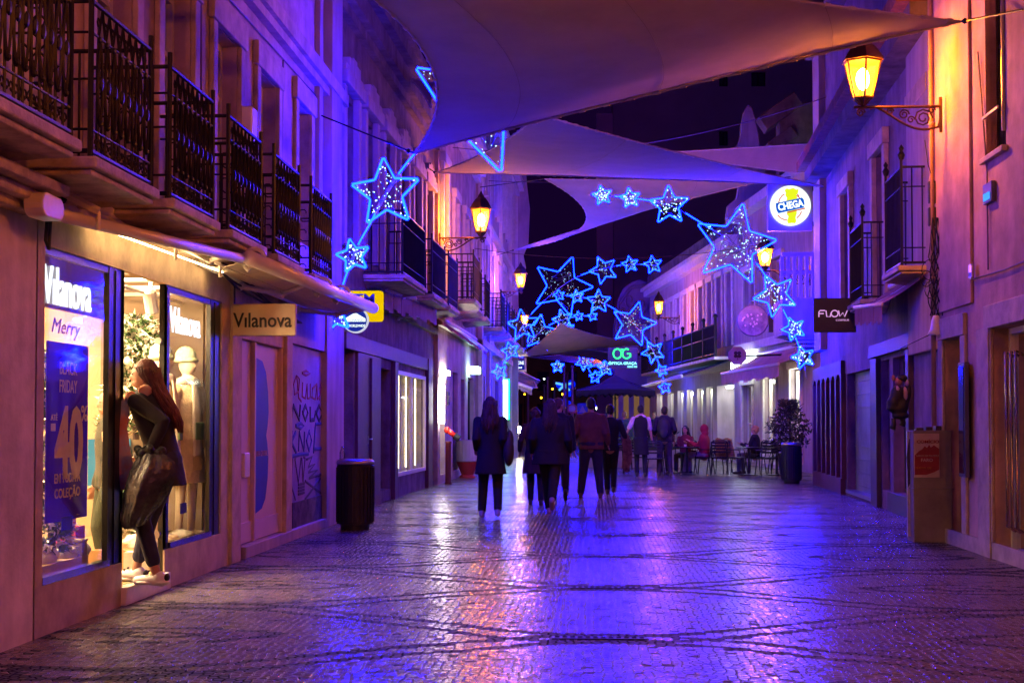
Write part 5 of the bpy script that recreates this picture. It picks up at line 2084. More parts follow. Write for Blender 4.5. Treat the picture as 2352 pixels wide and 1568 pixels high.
t3 = thing('standing_banner', 'narrow glossy banner on the column side with blurred figure', 'banner', (3.6, 16.6, 0))
p2 = at(2082, 1235, 16.7)
q2 = at(2096, 990, 16.7)
mb = MB()
mb.box(p2.x, q2.x - .012, 16.62, 16.66, .05, q2.z)
mb.build('sheet', mat('pale violet banner', (.45, .38, .5), .4, scale=6, var=.3, bump=0), t3)
flat_px(t3, 16.619, [(2085, 1120), (2084, 1080), (2082, 1050), (2086, 1020), (2088, 1008), (2092, 1006), (2093, 1018), (2092, 1060), (2090, 1110)], darkwood, 'dark_figure', .003)

# hanging witch decoration
t = thing('hanging_witch_figure', 'dark hanging witch doll with pale collar in front of the right shop window', 'hanging doll', at(2065, 860, 18.4))
Yw = 18.4


def E(x, y, rx, ry, d=.05):
    k = Yw / F
    return at(x, y, Yw), (rx * k, d, ry * k)


mb = MB()
for x, y, rx, ry in ((2062, 905, 18, 20), (2050, 925, 14, 16), (2074, 930, 14, 22), (2062, 940, 20, 12), (2045, 938, 10, 5), (2068, 955, 22, 8), (2085, 900, 8, 24), (2072, 868, 14, 8)):
    mb.ell(*E(x, y, rx, ry, .09), 9, 7)
mb.build('dress', black, t, remesh=.02)
mb = MB()
for x, y, rx, ry in ((2078, 905, 7, 18), (2082, 880, 4, 9), (2060, 893, 5, 7)):
    mb.ell(*E(x, y, rx, ry, .1), 8, 6)
mb.build('collar', mat('lilac cloth', (.38, .25, .4), .9, bump=0), t, smooth=True)
mb = MB()
mb.ell(*E(2064, 876, 9, 10, .06), 10, 8)
mb.ell(*E(2052, 868, 5, 7, .04), 8, 6)
mb.build('head', mat('doll face', (.3, .12, .1), .8, bump=0), t, smooth=True)
mb = MB()
mb.tube([at(2052, 960, Yw), at(2053, 975, Yw), at(2049, 985, Yw)], [.03, .035, .045], 8)
mb.tube([at(2070, 958, Yw), at(2075, 970, Yw), at(2072, 978, Yw)], [.03, .035, .045], 8)
build_each(mb, 'boots', black, t, smooth=True)
mb = MB()
mb.tube([at(2066, 866, Yw), at(2068, 800, Yw + .2), R2.w(1.7, 2.5, .1)], .006, 4)
mb.build('hanging_cord', black, t)

# potted shrub on the terrace
t = thing('potted_shrub', 'dark leafy potted shrub behind the right litter bin', 'shrub', (4.9, 36.2, 0))
mb = MB()
mb.lathe([(.22, 0), (.30, .55), (.33, .55), (.33, .6), (.27, .58), (0, .55)], (4.9, 36.2, 0), 16)
mb.build('pot', black, t)
mb = MB()
rg = random.Random(4)
mb.tube([(4.9, 36.2, .5), (4.92, 36.2, 1.3), (4.88, 36.2, 1.9)], [.04, .03, .012], 6)
for k in range(14):
    a_, z = rg.uniform(0, 6.28), rg.uniform(.8, 1.8)
    mb.tube([(4.9, 36.2, z), (4.9 + .4 * math.cos(a_), 36.2 + .4 * math.sin(a_), z + .25)], [.014, .004], 4)
mb.build('trunk', darkwood, t)
mb = MB()
for _ in range(1500):
    z = .75 + 1.2 * rg.random() ** 1.1
    rr = .50 * math.sqrt(rg.random()) * (1 - max(0, z - 1.5) * .7) * (.8 + .2 * math.sin(z * 5 + 2)) * rg.choice((1, 1, 1.25))
    a_ = rg.uniform(0, 6.28)
    c = Vector((4.9 + rr * math.cos(a_), 36.2 + rr * math.sin(a_), z))
    u = Vector((rg.gauss(0, 1), rg.gauss(0, 1), rg.gauss(0, 1))).normalized()
    v = u.orthogonal().normalized() * rg.uniform(.018, .03)
    u = u * rg.uniform(.045, .07)
    mb.face([c - u, c + v, c + u, c - v])
mb.build('foliage', mat('dark waxy leaves', (.05, .06, .035), .45, var=.5, scale=9, bump=0), t)

# parasol
t = thing('parasol', 'large square navy parasol standing over the street end', 'parasol', (1.6, 46, 0))
Yp = 46
cx = at(1413, 900, Yp).x
zt_ = at(1413, 862, Yp).z
ze = at(1413, 900, Yp).z
zv = at(1413, 913, Yp).z
hx = (at(1500, 900, Yp).x - at(1322, 900, Yp).x) / 2
mb = MB()
rg = random.Random(5)
cor = [(cx - hx, Yp - hx * .8), (cx + hx, Yp - hx * .8), (cx + hx, Yp + hx), (cx - hx, Yp + hx)]
N_ = 12
for e in range(4):
    a_, b2 = cor[e], cor[(e + 1) % 4]
    for i in range(N_):
        q0, q1 = i / N_, (i + 1) / N_
        A = Vector((a_[0] + (b2[0] - a_[0]) * q0, a_[1] + (b2[1] - a_[1]) * q0, ze + .06 * math.sin(q0 * PI)))
        B = Vector((a_[0] + (b2[0] - a_[0]) * q1, a_[1] + (b2[1] - a_[1]) * q1, ze + .06 * math.sin(q1 * PI)))
        T = Vector((cx, Yp, zt_))
        MA, MBb = A.lerp(T, .55) - Vector((0, 0, .05)), B.lerp(T, .55) - Vector((0, 0, .05))
        mb.face([A, B, MBb, MA])
        mb.face([MA, MBb, T])
        dz = (ze - zv)
        mb.face([A, B, B - Vector((0, 0, dz * .6)), A.lerp(B, .5) - Vector((0, 0, dz * rg.uniform(.9, 1.2))), A - Vector((0, 0, dz * .6))])
mb.build('canopy', mat('navy parasol cloth', (.022, .02, .06), .9, bump=.1), t, solid=.01)
mb = MB()
mb.tube([(cx, Yp, 0), (cx, Yp, zt_)], .03, 8)
mb.box(cx - .35, cx + .35, Yp - .35, Yp + .35, 0, .08)
mb.build('pole', iron, t)
mb = MB()
for c in cor:
    mb.tube([(c[0], c[1], ze), (cx, Yp, zt_ - .05)], .015, 4)
    mb.tube([((c[0] + cx) / 2, (c[1] + Yp) / 2, (ze + zt_) / 2), (cx, Yp, ze - .25)], .012, 4)
mb.build('ribs', iron, t)


# ------------------------------------------------------------------ terrace chairs and tables
metal_c = mat('dark powder coat', (.03, .026, .035), .4, .5, bump=0)


def make_chair(name, label, back=True, h=.46):
    t = thing(name, label, 'chair' if back else 'stool')
    mb = MB()
    mb.box(-.22, .22, -.21, .21, h - .03, h)
    for k in range(6):
        mb.box(-.20 + k * .07, -.15 + k * .07, -.20, .20, h + .001, h + .008)
    mb.build('seat', metal_c, t, bevel=.01)
    for sx in (-1, 1):
        for sy in (-1, 1):
            mb = MB()
            mb.tube([(sx * .19, sy * .18, h - .03), (sx * .23, sy * .23, 0)], .014, 6)
            mb.build('leg', metal_c, t)
    if back:
        mb = MB()
        mb.tube([(-.21, .20, h), (-.22, .26, h + .40), (-.12, .28, h + .44), (.12, .28, h + .44), (.22, .26, h + .40), (.21, .20, h)], .014, 6)
        for k in range(4):
            z = h + .12 + k * .08
            mb.box(-.20, .20, .215 + k * .014, .228 + k * .014, z, z + .045)
        mb.build('backrest', metal_c, t)
        mb = MB()
        for sx in (-1, 1):
            mb.tube([(sx * .22, .22, h + .20), (sx * .24, -.12, h + .20), (sx * .22, -.18, h)], .013, 6)
        mb.build('armrest', metal_c, t)
    return t


def make_table(label, r=.34, h=.73):
    t = thing('cafe_table', label, 'table', group='round cafe tables of the terrace')
    mb = MB()
    mb.lathe([(r, h - .025), (r, h), (0, h)], (0, 0, 0), 24)
    mb.build('tabletop', metal_c, t)
    mb = MB()
    mb.lathe([(.24, 0), (.24, .02), (.035, .04), (.03, h - .03), (.10, h - .026)], (0, 0, 0), 14)
    mb.build('pedestal', metal_c, t)
    return t


ch = make_chair('terrace_chair', 'dark metal armchair the waiter stands in front of')
ch['group'] = 'dark metal terrace chairs'
ch.location = (1.55, 36.6, 0)
ch.rotation_euler = (0, 0, 3.0)
for x, y, rz_, lab in (
        (2.92, 38.15, 1.25 + PI, 'metal armchair under the person in the red hooded coat'), (2.46, 38.7, 2.7 + PI, 'metal armchair of the dark haired seated woman'),
        (3.25, 38.0, 3.3, 'empty metal armchair right behind the red hooded person'), (3.42, 38.5, 2.8, 'empty metal armchair nearest the draped brown jacket'),
        (3.75, 37.8, 1.2, 'empty metal armchair left of the blond woman'), (4.28, 38.3, 1.1 + PI, 'metal armchair under the blond woman'),
        (4.85, 38.0, -1.5, 'empty metal armchair at the right end of the terrace row'), (4.45, 37.2, 3.4, 'empty metal armchair with its back to the right litter bin'),
        (1.05, 38.2, .3, 'metal armchair left of the waiter'), (5.1, 38.9, .4, 'metal armchair against the white wall behind the shrub')):
    dup(ch, (x, y, 0), rz_, lab)
tb = make_table('round dark table before the red hooded person')
tb.location = (2.45, 37.9, 0)
for x, y, lab in ((4.05, 37.7, 'round dark table holding the blond woman\'s cup'), (4.75, 37.5, 'round dark table nearest the potted shrub')):
    dup(tb, (x, y, 0), 0, lab)
for x, y, z, lab in ((4.0, 37.6, .73, 'white cup on the table of the blond woman'), (2.4, 37.8, .73, 'white cup on the table before the red hooded person')):
    t = thing('coffee_cup', lab, 'cup', (x, y, z))
    mb = MB()
    mb.lathe([(.06, .005), (.07, .01), (.03, .012), (.04, .07), (.035, .07), (.02, .02)], (x, y, z), 12)
    mb.build('cup_body', plaster_w, t, smooth=True)
st = make_chair('stacked_stool', 'dark metal stool at the bottom of the stack left of the waiter', back=False, h=.66)
st['group'] = 'stools nested beside the parasol'
st.location = (.55, 37.6, 0)
for k in range(1, 4):
    dup(st, (.55 + .07 * k, 37.6 + .03 * k, .045 * k), .0, 'dark metal stool, number %s up in the nested stack' % ('two', 'three', 'four')[k - 1])
t = thing('draped_jacket', 'brown yellow jacket draped over an empty terrace chair', 'jacket', (3.42, 38.4, .5))
mb = MB()
rows = []
for i in range(9):
    u = i / 8
    rows.append([(3.22 + .42 * u + .1 * (j / 6) * u, 38.12 - .02 * math.sin(u * 9) - .05 * (j > 2), .95 - .55 * j / 6 + .02 * math.sin(u * 11)) for j in range(7)])
for i in range(8):
    for j in range(6):
        mb.face([rows[i][j], rows[i + 1][j], rows[i + 1][j + 1], rows[i][j + 1]])
mb.build('cloth', mat('ochre brown cloth', (.36, .20, .08), .9, var=.3), t, smooth=True, solid=.02)

# hedge boxes and flowers at the end of the terrace
t = thing('planter_trough', 'long low trough of green plants behind the waiter', 'planter', (1.2, 44, 0))
mb = MB()
mb.box(-.2, 2.6, 43.8, 44.3, 0, .55)
mb.build('trough', mat('grey trough', (.35, .30, .32), .7), t, bevel=.02)
mb = MB()
rg = random.Random(14)
for _ in range(1500):
    c = Vector((rg.uniform(-.2, 2.6), rg.uniform(43.8, 44.3), .55 + abs(rg.gauss(0, .14))))
    u = Vector((rg.gauss(0, 1), rg.gauss(0, 1), rg.gauss(0, 1))).normalized()
    v = u.orthogonal().normalized() * .03
    u = u * .08
    mb.face([c - u, c + v, c + u, c - v])
mb.build('foliage', mat('terrace leaves', (.06, .10, .04), .6, var=.5, scale=9, bump=0), t)

# ------------------------------------------------------------------ square at the end of the street
pole_o = mat('flag pole', (.5, .32, .2), .5, .3, bump=0)
for i, (x, y0, y1, Y, lab) in enumerate(((1213, 893, 985, 110, 'leftmost pole of the dark square'), (1250, 888, 985, 120, 'second thin pole of the dark square'), (1258, 872, 990, 105, 'orange lit pole over the walking women'),
                                          (1273, 878, 990, 120, 'pole right of the orange lit one'), (1296, 845, 990, 100, 'tall violet pole left of the crossing signs'), (1315, 846, 985, 98, 'thickest orange pole on the square'),
                                          (1303, 860, 985, 112, 'thin grey pole between violet and orange poles'))):
    t = thing('flag_pole', lab, 'pole', at(x, 972, Y), group='poles on the square at the street end')
    p = at(x, y0, Y)
    mb = MB()
    mb.tube([(p.x, Y, 0), (p.x, Y, p.z)], [.12, .09], 7)
    mb.ell((p.x, Y, p.z + .1), .14, 6, 5)
    mb.build('shaft', pole_o, t)
amb = glow('amber bulb', (1, .42, .01), 9)
redb = glow('red bulb', (1, .02, .02), 5)
wb = glow('white bulb', (.8, 1, .9), 6)
for i, (x, y, r, m_, lab) in enumerate(((1287, 881, 3, amb, 'amber light high over the square'), (1269, 893, 3.4, amb, 'amber light left of the snow star'), (1292, 905, 3.6, amb, 'amber light under the snow star'), (1243, 913, 3.6, amb, 'amber light beside the second pole'),
                                        (1262, 921, 3.4, amb, 'amber light near the orange lit pole'), (1298, 936, 3.0, amb, 'amber light left of the blue orbs'), (1315, 938, 3.2, amb, 'amber light right of the blue orbs'), (1322, 966, 3.6, amb, 'lone low amber light above the crossing signs'),
                                        (1281, 984, 3.4, amb, 'left of two low amber lights over the heads'), (1289, 984, 3.4, amb, 'right of two low amber lights over the heads'), (1347, 944, 3, amb, 'amber light by the thickest pole'), (1359, 916, 2.6, amb, 'amber light left of the parasol'),
                                        (1387, 909, 3.2, amb, 'amber light by the farthest stars'), (1205, 905, 3, amb, 'amber light by the small navy sign'), (1250, 870, 2.8, wb, 'white light under the tan sail'), (1198, 981, 2.4, wb, 'white light beyond the headlight'),
                                        (1371, 937, 5, wb, 'large white light left of the parasol'), (1250, 987, 2.6, redb, 'red light over the walking women'), (1178, 1003, 2.6, redb, 'red light beside the headlight'), (1172, 978, 3.4, redb, 'red light by the green strip'))):
    Y = 130 + i
    t = thing('distant_lamp', lab, 'lamp', at(x, y, Y), group='distant lamps round the square')
    p = at(x, y, Y)
    mb = MB()
    mb.ell(p, r * Y / F * .62, 8, 6)
    mb.build('globe', m_, t)
    mb = MB()
    mb.tube([(p.x, Y + .2, 0), (p.x, Y + .2, p.z)], .05, 4)
    mb.build('mast', iron, t)
t = thing('blue_orb_decoration', 'blue glowing orbs stacked below a pale snow star', 'light decoration', at(1296, 972, 118))
mb = MB()
for x, y, r in ((1306, 903, 8), (1304, 928, 9), (1298, 922, 8), (1296, 886, 9), (1312, 882, 10), (1284, 884, 7)):
    mb.ell(at(x, y, 118), r * 118 / F, 10, 7)
mb.build('orbs', glow('deep blue orb', (.0, .01, .9), .8), t, smooth=True)
mb = MB()
c = at(1296, 884, 117)
for j in range(5):
    a_ = PI / 2 + j * 2 * PI / 5
    mb.tube([c, c + Vector((math.cos(a_) * .75, 0, math.sin(a_) * .55))], .09, 4)
mb.tube([c, at(1296, 908, 117)], .09, 4)
mb.build('snow_star', glow('pale ice', (.12, .5, .8), .7), t)
# buildings behind the square
t = thing('square_house', 'low dark red house across the square with dim openings', 'building', (-3, 150, 0))
mb = MB()
F9 = Fac((-16, 150), (5, 150))
F9.n = Vector((0, -1, 0))
hl = [(x, x + 1.4, 1, 3.4, .3) for x in (1, 4, 7, 10, 13, 16)] + [(x, x + 1.2, 4.8, 6.8, .3) for x in (1, 4, 7, 10, 13, 16)]
F9.wall(mb, 0, 21, 0, 8.5, hl, thick=8)
mb.build('wall', mat('far red render', (.25, .12, .10), .9, scale=.5, var=.4), t)
for q in hl:
    F9.window(t, *q[:4], iron, darkglass, d=-.25, bars=(1, 0), fw=.1)
mb = MB()
F9.box(mb, -.3, 21.3, 8.5, 9.2, -2, .5)
mb.build('roof', rooftile, t)

# crossing signs
for x, y, sh_, lab, m_ in ((1314, 1019, 0, 'round red rimmed road sign above the heads', mat('sign red', (.6, .12, .12), .5, bump=0)), (1338, 1020, 1, 'blue square pedestrian crossing sign by the brown jacket man', mat('sign blue', (.05, .09, .5), .5, bump=0))):
    Y = 72
    t = thing('road_sign', lab, 'road sign', at(x, 1085, Y))
    c = at(x, y - 6 if y < 0 else y, Y)
    # in photo rows (d units) the plates sit at y ~ 938
    c = at(x, 938, Y)
    mb = MB()
    if sh_:
        mb.box(c.x - .26, c.x + .26, Y, Y + .03, c.z - .28, c.z + .28)
    else:
        mb.lathe([(.26, 0), (.26, .03), (0, .03)], c, 20, RX)
    mb.build('plate', m_, t)
    mb = MB()
    if sh_:
        mb.face([(c.x - .17, Y - .01, c.z - .18), (c.x + .17, Y - .01, c.z - .18), (c.x, Y - .01, c.z + .17)])
    else:
        mb.lathe([(.17, .035), (0, .036)], c, 20, RX)
    mb.build('symbol', mat('sign white', (.5, .4, .45), .5, bump=0), t)
    mb = MB()
    mb.tube([(c.x, Y + .06, 0), (c.x, Y + .06, c.z)], .03, 6)
    mb.build('post', iron_g, t)
t = thing('construction_barrier', 'orange lit barrier across the street end', 'barrier', (0, 78, 0))
mb = MB()
p, q = at(1320, 952, 78), at(1372, 945, 78)
mb.box(p.x, q.x, 78, 78.1, p.z, q.z)
mb.box(p.x + .1, p.x + .16, 78, 78.1, 0, p.z)
mb.box(q.x - .16, q.x - .1, 78, 78.1, 0, p.z)
mb.build('board', mat('orange board', (.7, .22, .04), .6, bump=0), t)

# scooter with a bright headlight
t = thing('scooter', 'oncoming scooter with a dazzling headlight between the walkers', 'scooter', (-3.0, 57, 0))
Ys = 57
c = at(1190, 986, Ys)
gy = 0
mb = MB()
mb.ell((c.x, Ys + .1, c.z - .05), (.22, .25, .22), 10, 8)
mb.ell((c.x, Ys + .5, c.z - .35), (.20, .5, .25), 10, 8)
mb.box(c.x - .16, c.x + .16, Ys + .1, Ys + .25, .25, c.z - .1)
mb.build('body', mat('scooter dark paint', (.05, .05, .07), .3, .3, bump=0), t, smooth=True)
mb = MB()
mb.tube([(c.x - .3, Ys + .2, c.z + .1), (c.x, Ys + .12, c.z + .12), (c.x + .3, Ys + .2, c.z + .1)], .02, 6)
mb.build('handlebar', iron, t)
for yy in (Ys - .1, Ys + 1.2):
    mb = MB()
    mb.lathe([(.12, -.05), (.24, -.05), (.27, -.02), (.27, .02), (.24, .05), (.12, .05)], (c.x, yy, .27), 20, Matrix.Rotation(PI / 2, 4, 'Y'))
    mb.build('wheel', black, t)
mb = MB()
mb.ell((c.x, Ys - .34, c.z), (.15, .07, .14), 12, 8)
mb.tube([(c.x, Ys - .1, c.z), (c.x, Ys - .3, c.z)], [.1, .13], 10)
mb.build('headlight', glow('headlight', (1, .86, .6), 260), t, smooth=True)

# ------------------------------------------------------------------ people
SKIN = mat('skin', (.50, .27, .19), .55, var=.08, bump=.03)


def ik(a, b, l1, l2, pole):
    a, b = Vector(a), Vector(b)
    d = b - a
    L_ = min(d.length, (l1 + l2) * .999)
    dn = d.normalized()
    x = (l1 * l1 - l2 * l2 + L_ * L_) / (2 * L_)
    h = math.sqrt(max(0, l1 * l1 - x * x))
    p = Vector(pole)
    p = (p - dn * p.dot(dn)).normalized()
    return a + dn * x + p * h, a + dn * L_


def limb(mb, pts, rs, n=10):
    P, Rr = [], []
    for i in range(len(pts) - 1):
        a, b = Vector(pts[i]), Vector(pts[i + 1])
        m = 4
        for k in range(m):
            P.append(a.lerp(b, k / m))
            Rr.append(rs[i] + (rs[i + 1] - rs[i]) * k / m)
    P.append(Vector(pts[-1]))
    Rr.append(rs[-1])
    mb.tube(P, Rr, n)
    for p, r in ((P[0], Rr[0]), (P[-1], Rr[-1])):
        mb.ell(p, r, 10, 7)


def hand(mb, w_, dirn, side, s, curl=.5, fat=1.0):
    """palm, four bent fingers, thumb; dirn = direction from wrist to knuckles, side = towards the thumb"""
    d = Vector(dirn).normalized()
    sd = Vector(side)
    sd = (sd - d * sd.dot(d)).normalized()
    nn_ = d.cross(sd)
    w_ = Vector(w_)
    M_ = Matrix((( sd.x, nn_.x, d.x), (sd.y, nn_.y, d.y), (sd.z, nn_.z, d.z))).to_4x4()
    mb.ell(w_ + d * .045 * s, (.040 * s, .016 * s, .052 * s), 8, 6, M_)
    for i in range(4):
        o = w_ + d * .085 * s + sd * (.027 - .018 * i) * s
        L_ = (.070, .078, .072, .056)[i] * s
        p1 = o + d * L_ * .5 + nn_ * L_ * .15 * curl
        p2 = p1 + d * L_ * .5 * (1 - .5 * curl) + nn_ * L_ * .45 * curl
        mb.tube([o - d * .015 * s, o, p1, p2], [.009 * s * fat, .0095 * s * fat, .0085 * s * fat, .007 * s * fat], 6)
    o = w_ + d * .025 * s + sd * .030 * s
    p1 = o + (d * .6 + sd * .6) * .035 * s
    mb.tube([o, p1, p1 + (d * .9 + nn_ * .3 * curl) * .032 * s], [.013 * s * fat, .011 * s * fat, .009 * s * fat], 6)


def person(label, x, y, H=1.74, rz=0, feet=None, hands=None, hipz=None, hipy=0, lean=0, head_yaw=0, head_dip=0, seated=False,
           top=(.03, .02, .04), bottom=(.02, .02, .05), shoe=(.05, .04, .04), hair=(.03, .015, .01), hairstyle='short', hem=None, hem_r=1.0, width=1.0,
           sleeves='long', toptex=None, flare=1.0, group=None, vox=.013, skirt=False, knees=None, collar=False, nameh='person', skinm=None, cat='person', girth=1.0, epole=None, crop=.02):
    t = thing(nameh, label, cat)
    if group:
        t['group'] = group
    s = H / 1.74
    fat = 1.25 if y > 25 else 1.05
    hz = (hipz or .93 * s)
    hip = Vector((0, hipy, hz))
    sh_z = hz + .50 * s
    ch = Vector((0, hipy + lean, sh_z))           # shoulder centre
    sw = .185 * s * width
    nk = ch + Vector((0, lean * .12, .08 * s))
    hd = nk + Vector((0, lean * .25 + .015 - head_dip * .05, .125 * s - head_dip * .03))
    feet = feet or ((-.10, .05, 0), (.10, -.05, 0))
    hands = hands or ((-.27, .02, .82), (.27, .04, .82))
    skm = skinm or SKIN
    B = MB()
    Tm, Jm = MB(), MB()
    legs = []
    for i, sx in enumerate((-1, 1)):
        h0 = hip + Vector((sx * .088 * s, 0, 0))
        f = Vector(feet[i])
        ank = f + Vector((0, 0, .085 * s))
        kn, an = ik(h0, ank, .44 * s, .43 * s, (knees[i] if knees else (0, 1, 0)))
        legs.append((h0, kn, an))
        limb(B, [h0, kn, an], [.075 * s, .050 * s, .036 * s])
        # foot
        lift = f.z
        tip = an + Vector((0, .155 * s, -.055 * s if lift < .06 else -.085 * s))
        heel = an + Vector((0, -.05 * s, -.05 * s))
        if lift > .06:
            tip = an + Vector((0, .06 * s, -.15 * s))
            heel = an + Vector((0, -.07 * s, -.02 * s))
        limb(B, [heel, tip], [.030 * s, .026 * s])
        legs[-1] += (heel, tip)
        if not skirt:
            limb(Tm, [h0, kn, an + (kn - an).normalized() * crop], [.098 * s * girth, .070 * s * girth, .056 * s * girth])
    # torso
    tor = MB()
    for z, rx, ry, q in ((-.06, .14, .10, 0), (.05, .150, .105, 0), (.16, .135, .095, .25), (.30, .150, .105, .55), (.40, .160, .100, .85), (.45, .130, .075, 1), (.52, .06, .055, 1.08)):
        tor.ell((0, 0, 0), .001, 3, 3) if False else None
        c = hip.lerp(ch, q if q <= 1 else 1)
        tor.mi = tor.mi
        B.ell(Vector((c.x, c.y, hz + z * s)), (rx * s * width, ry * s, .085 * s), 14, 7)
    B.tube([ch + Vector((0, 0, -.02)), nk, hd - Vector((0, 0, .04))], [.058 * s, .052 * s, .05 * s], 10)
    # head
    HM = Matrix.Rotation(head_yaw, 4, 'Z')

    def hp(a, b, c):
        return hd + HM @ (Vector((a, b, c)) * s)
    B.ell(hd + Vector((0, 0, .01)), (.074 * s, .092 * s, .105 * s), 16, 12, HM)
    B.ell(hp(0, .028, -.055), (.052 * s, .058 * s, .055 * s), 12, 8, HM)
    B.ell(hp(0, .092, -.018), (.012 * s, .020 * s, .024 * s), 8, 6, HM)
    B.ell(hp(0, .082, -.062), (.024 * s, .010 * s, .012 * s), 8, 6, HM)
    for sx in (-1, 1):
        B.ell(hp(sx * .076, -.005, -.012), (.010 * s, .020 * s, .030 * s), 6, 6, HM)
    # arms and hands
    arms = []
    for i, sx in enumerate((-1, 1)):
        a = ch + Vector((sx * sw, 0, -.03 * s))
        el, wr = ik(a, Vector(hands[i]) + Vector((0, hipy, 0)), .285 * s, .255 * s, epole or (sx * .12, -1, -.1))
        arms.append((a, el, wr))
        limb(B, [a, el, wr], [.050 * s, .038 * s, .026 * s])
        d = (wr - el).normalized()
        hand(B, wr, d, (0, 1, 0) if abs(d.y) < .8 else (-sx, 0, .2), s, .5, fat)
    B.build('body', skm, t, remesh=.0085 if y < 25 else .011)
    cm = mat('cloth ' + str(tuple(round(c, 3) for c in bottom)), bottom, .9, var=.3, scale=6, bump=.15)
    if not skirt:
        Tm.ell(hip + Vector((0, 0, .02)), (.175 * s * width * girth, .13 * s * girth, .13 * s), 14, 8)
        Tm.build('trousers', cm, t, remesh=vox)
    # upper garment
    tm = toptex or mat('cloth ' + str(tuple(round(c, 3) for c in top)), top, .9, var=.3, scale=6, bump=.15)
    hemz = hem if hem is not None else hz - .08 * s
    zs = [(hz + .02, .165, .125, 0), (hz + .16 * s, .160, .120, .25), (hz + .30 * s, .180, .130, .55), (hz + .41 * s, .195, .125, .85), (hz + .475 * s, .185, .110, 1), (hz + .525 * s, .135, .095, 1), (hz + .575 * s, .075, .072, 1.02)]
    if hem is not None:
        steps = 5
        for k in range(1, steps + 1):
            q = k / steps
            zs.insert(0, (hz + .02 - (hz + .02 - hemz) * q, .165 + (.165 * (flare - 1) + .03) * q, .125 + (.10 * (flare - 1) + .03) * q, 0))
    else:
        zs.insert(0, (hemz, .165, .125, 0))
    rings = []
    rg = random.Random(int(x * 100))
    for z, rx, ry, q in zs:
        c = hip.lerp(ch, min(1, max(0, q)))
        fold = .05 if z < hz else .02
        rings.append([Vector((c.x + rx * s * width * girth * (1 + fold * math.sin(5 * a + z * 3)) * math.cos(a), c.y + ry * s * girth * (1 + fold * math.cos(4 * a + z * 4)) * math.sin(a), z)) for a in [2 * PI * j / 28 for j in range(28)]])
    Jm.ring_tube(rings)
    for i, sx in enumerate((-1, 1)):
        a, el, wr = arms[i]
        if sleeves == 'long':
            limb(Jm, [a, el, wr - (wr - el).normalized() * .01], [.064 * s * girth, .054 * s * girth, .043 * s])
        elif sleeves == 'short':
            pass
    Jm.build('coat' if hem is not None else 'jacket', tm, t, remesh=vox)
    if sleeves == 'short':
        sb = MB()
        for a, el, wr in arms:
            limb(sb, [a, a.lerp(el, .8)], [.072 * s, .062 * s])
        sb.ell(ch + Vector((0, 0, .03)), (.15 * s, .085 * s, .07 * s), 12, 7)
        sb.build('shirt', mat('white shirt', (.62, .5, .62), .8, bump=0), t, remesh=vox)
    # shoes
    shm = mat('shoe ' + str(shoe), shoe, .5, var=.1, bump=0)
    for (h0, kn, an, heel, tip) in legs:
        sb = MB()
        limb(sb, [heel + Vector((0, 0, -.008)), heel.lerp(tip, .5) + Vector((0, 0, .008)), tip], [.040 * s, .043 * s, .036 * s])
        sb.ell(heel.lerp(an, .55), (.046 * s, .055 * s, .045 * s), 10, 7)
        sb.build('shoe', shm, t, remesh=.010)
    # hair
    hm = mat('hair ' + str(hair), hair, .55, var=.4, scale=22, bump=.5, bscale=60)
    hb = MB()
    hb.ell(hp(0, -.018, .032), (.083 * s, .093 * s, .100 * s), 14, 9, HM)
    if hairstyle == 'long':
        rows = []
        for z, rx, ry, yy in ((.10, .05, .05, -.01), (.06, .088, .09, -.02), (0, .094, .085, -.035), (-.08, .098, .07, -.055), (-.16, .115, .065, -.08), (-.26, .12, .06, -.11), (-.36, .10, .05, -.13), (-.44, .05, .03, -.13)):
            rows.append([hp(rx * (1 + .07 * math.sin(7 * a + z * 20)) * math.cos(a), yy + ry * math.sin(a) + min(0, z) * abs(lean) * 2.0, z) for a in [2 * PI * j / 22 for j in range(22)]])
        hb.ring_tube([[hd + (p - hd) * .93 for p in r_] for r_ in rows])
        hs = MB()
        rg2 = random.Random(int(abs(x) * 50) + 5)
        for k_ in range(110):
            j0 = rg2.uniform(0, 22)
            last = rg2.choice((5, 6, 7, 7, 8)) if len(rows) > 7 else len(rows)
            pts_ = []
            for r_i in range(1, min(last, len(rows))):
                r_ = rows[r_i]
                jj = j0 + rg2.uniform(-.8, .8) * r_i * .25
                a_, b_2 = r_[int(jj) % 22], r_[(int(jj) + 1) % 22]
                cen_ = sum(r_, Vector()) / 22
                p_ = a_.lerp(b_2, jj % 1)
                pts_.append(cen_ + (p_ - cen_) * rg2.uniform(.93, 1.10))
            if len(pts_) > 2:
                hs.tube(pts_, [.009 * s] * (len(pts_) - 1) + [.003], 4)
        hs.build('hair_strands', mat('hair ' + str(hair), hair, .55, var=.4, scale=22, bump=.5, bscale=60), t, smooth=True)
    elif hairstyle == 'bob':
        for j in range(16):
            a = 2 * PI * j / 16
            hb.ell(hp(.062 * math.cos(a), -.02 + .07 * math.sin(a) - .01, .02 + .03 * math.sin(j * 2.3)), .045 * s, 7, 5)
        hb.ell(hp(0, -.05, -.03), (.088 * s, .07 * s, .08 * s), 12, 8, HM)
    elif hairstyle == 'hood':
        hb.ell(hp(0, -.02, .0), (.105 * s, .115 * s, .13 * s), 14, 9, HM)
        hb.ell(hp(0, -.04, -.12), (.12 * s, .10 * s, .09 * s), 12, 8, HM)
    else:
        hb.ell(hp(0, -.045, -.01), (.078 * s, .06 * s, .075 * s), 12, 8, HM)
    hb.build('hood' if hairstyle == 'hood' else 'hair', tm if hairstyle == 'hood' else hm, t, remesh=.009)
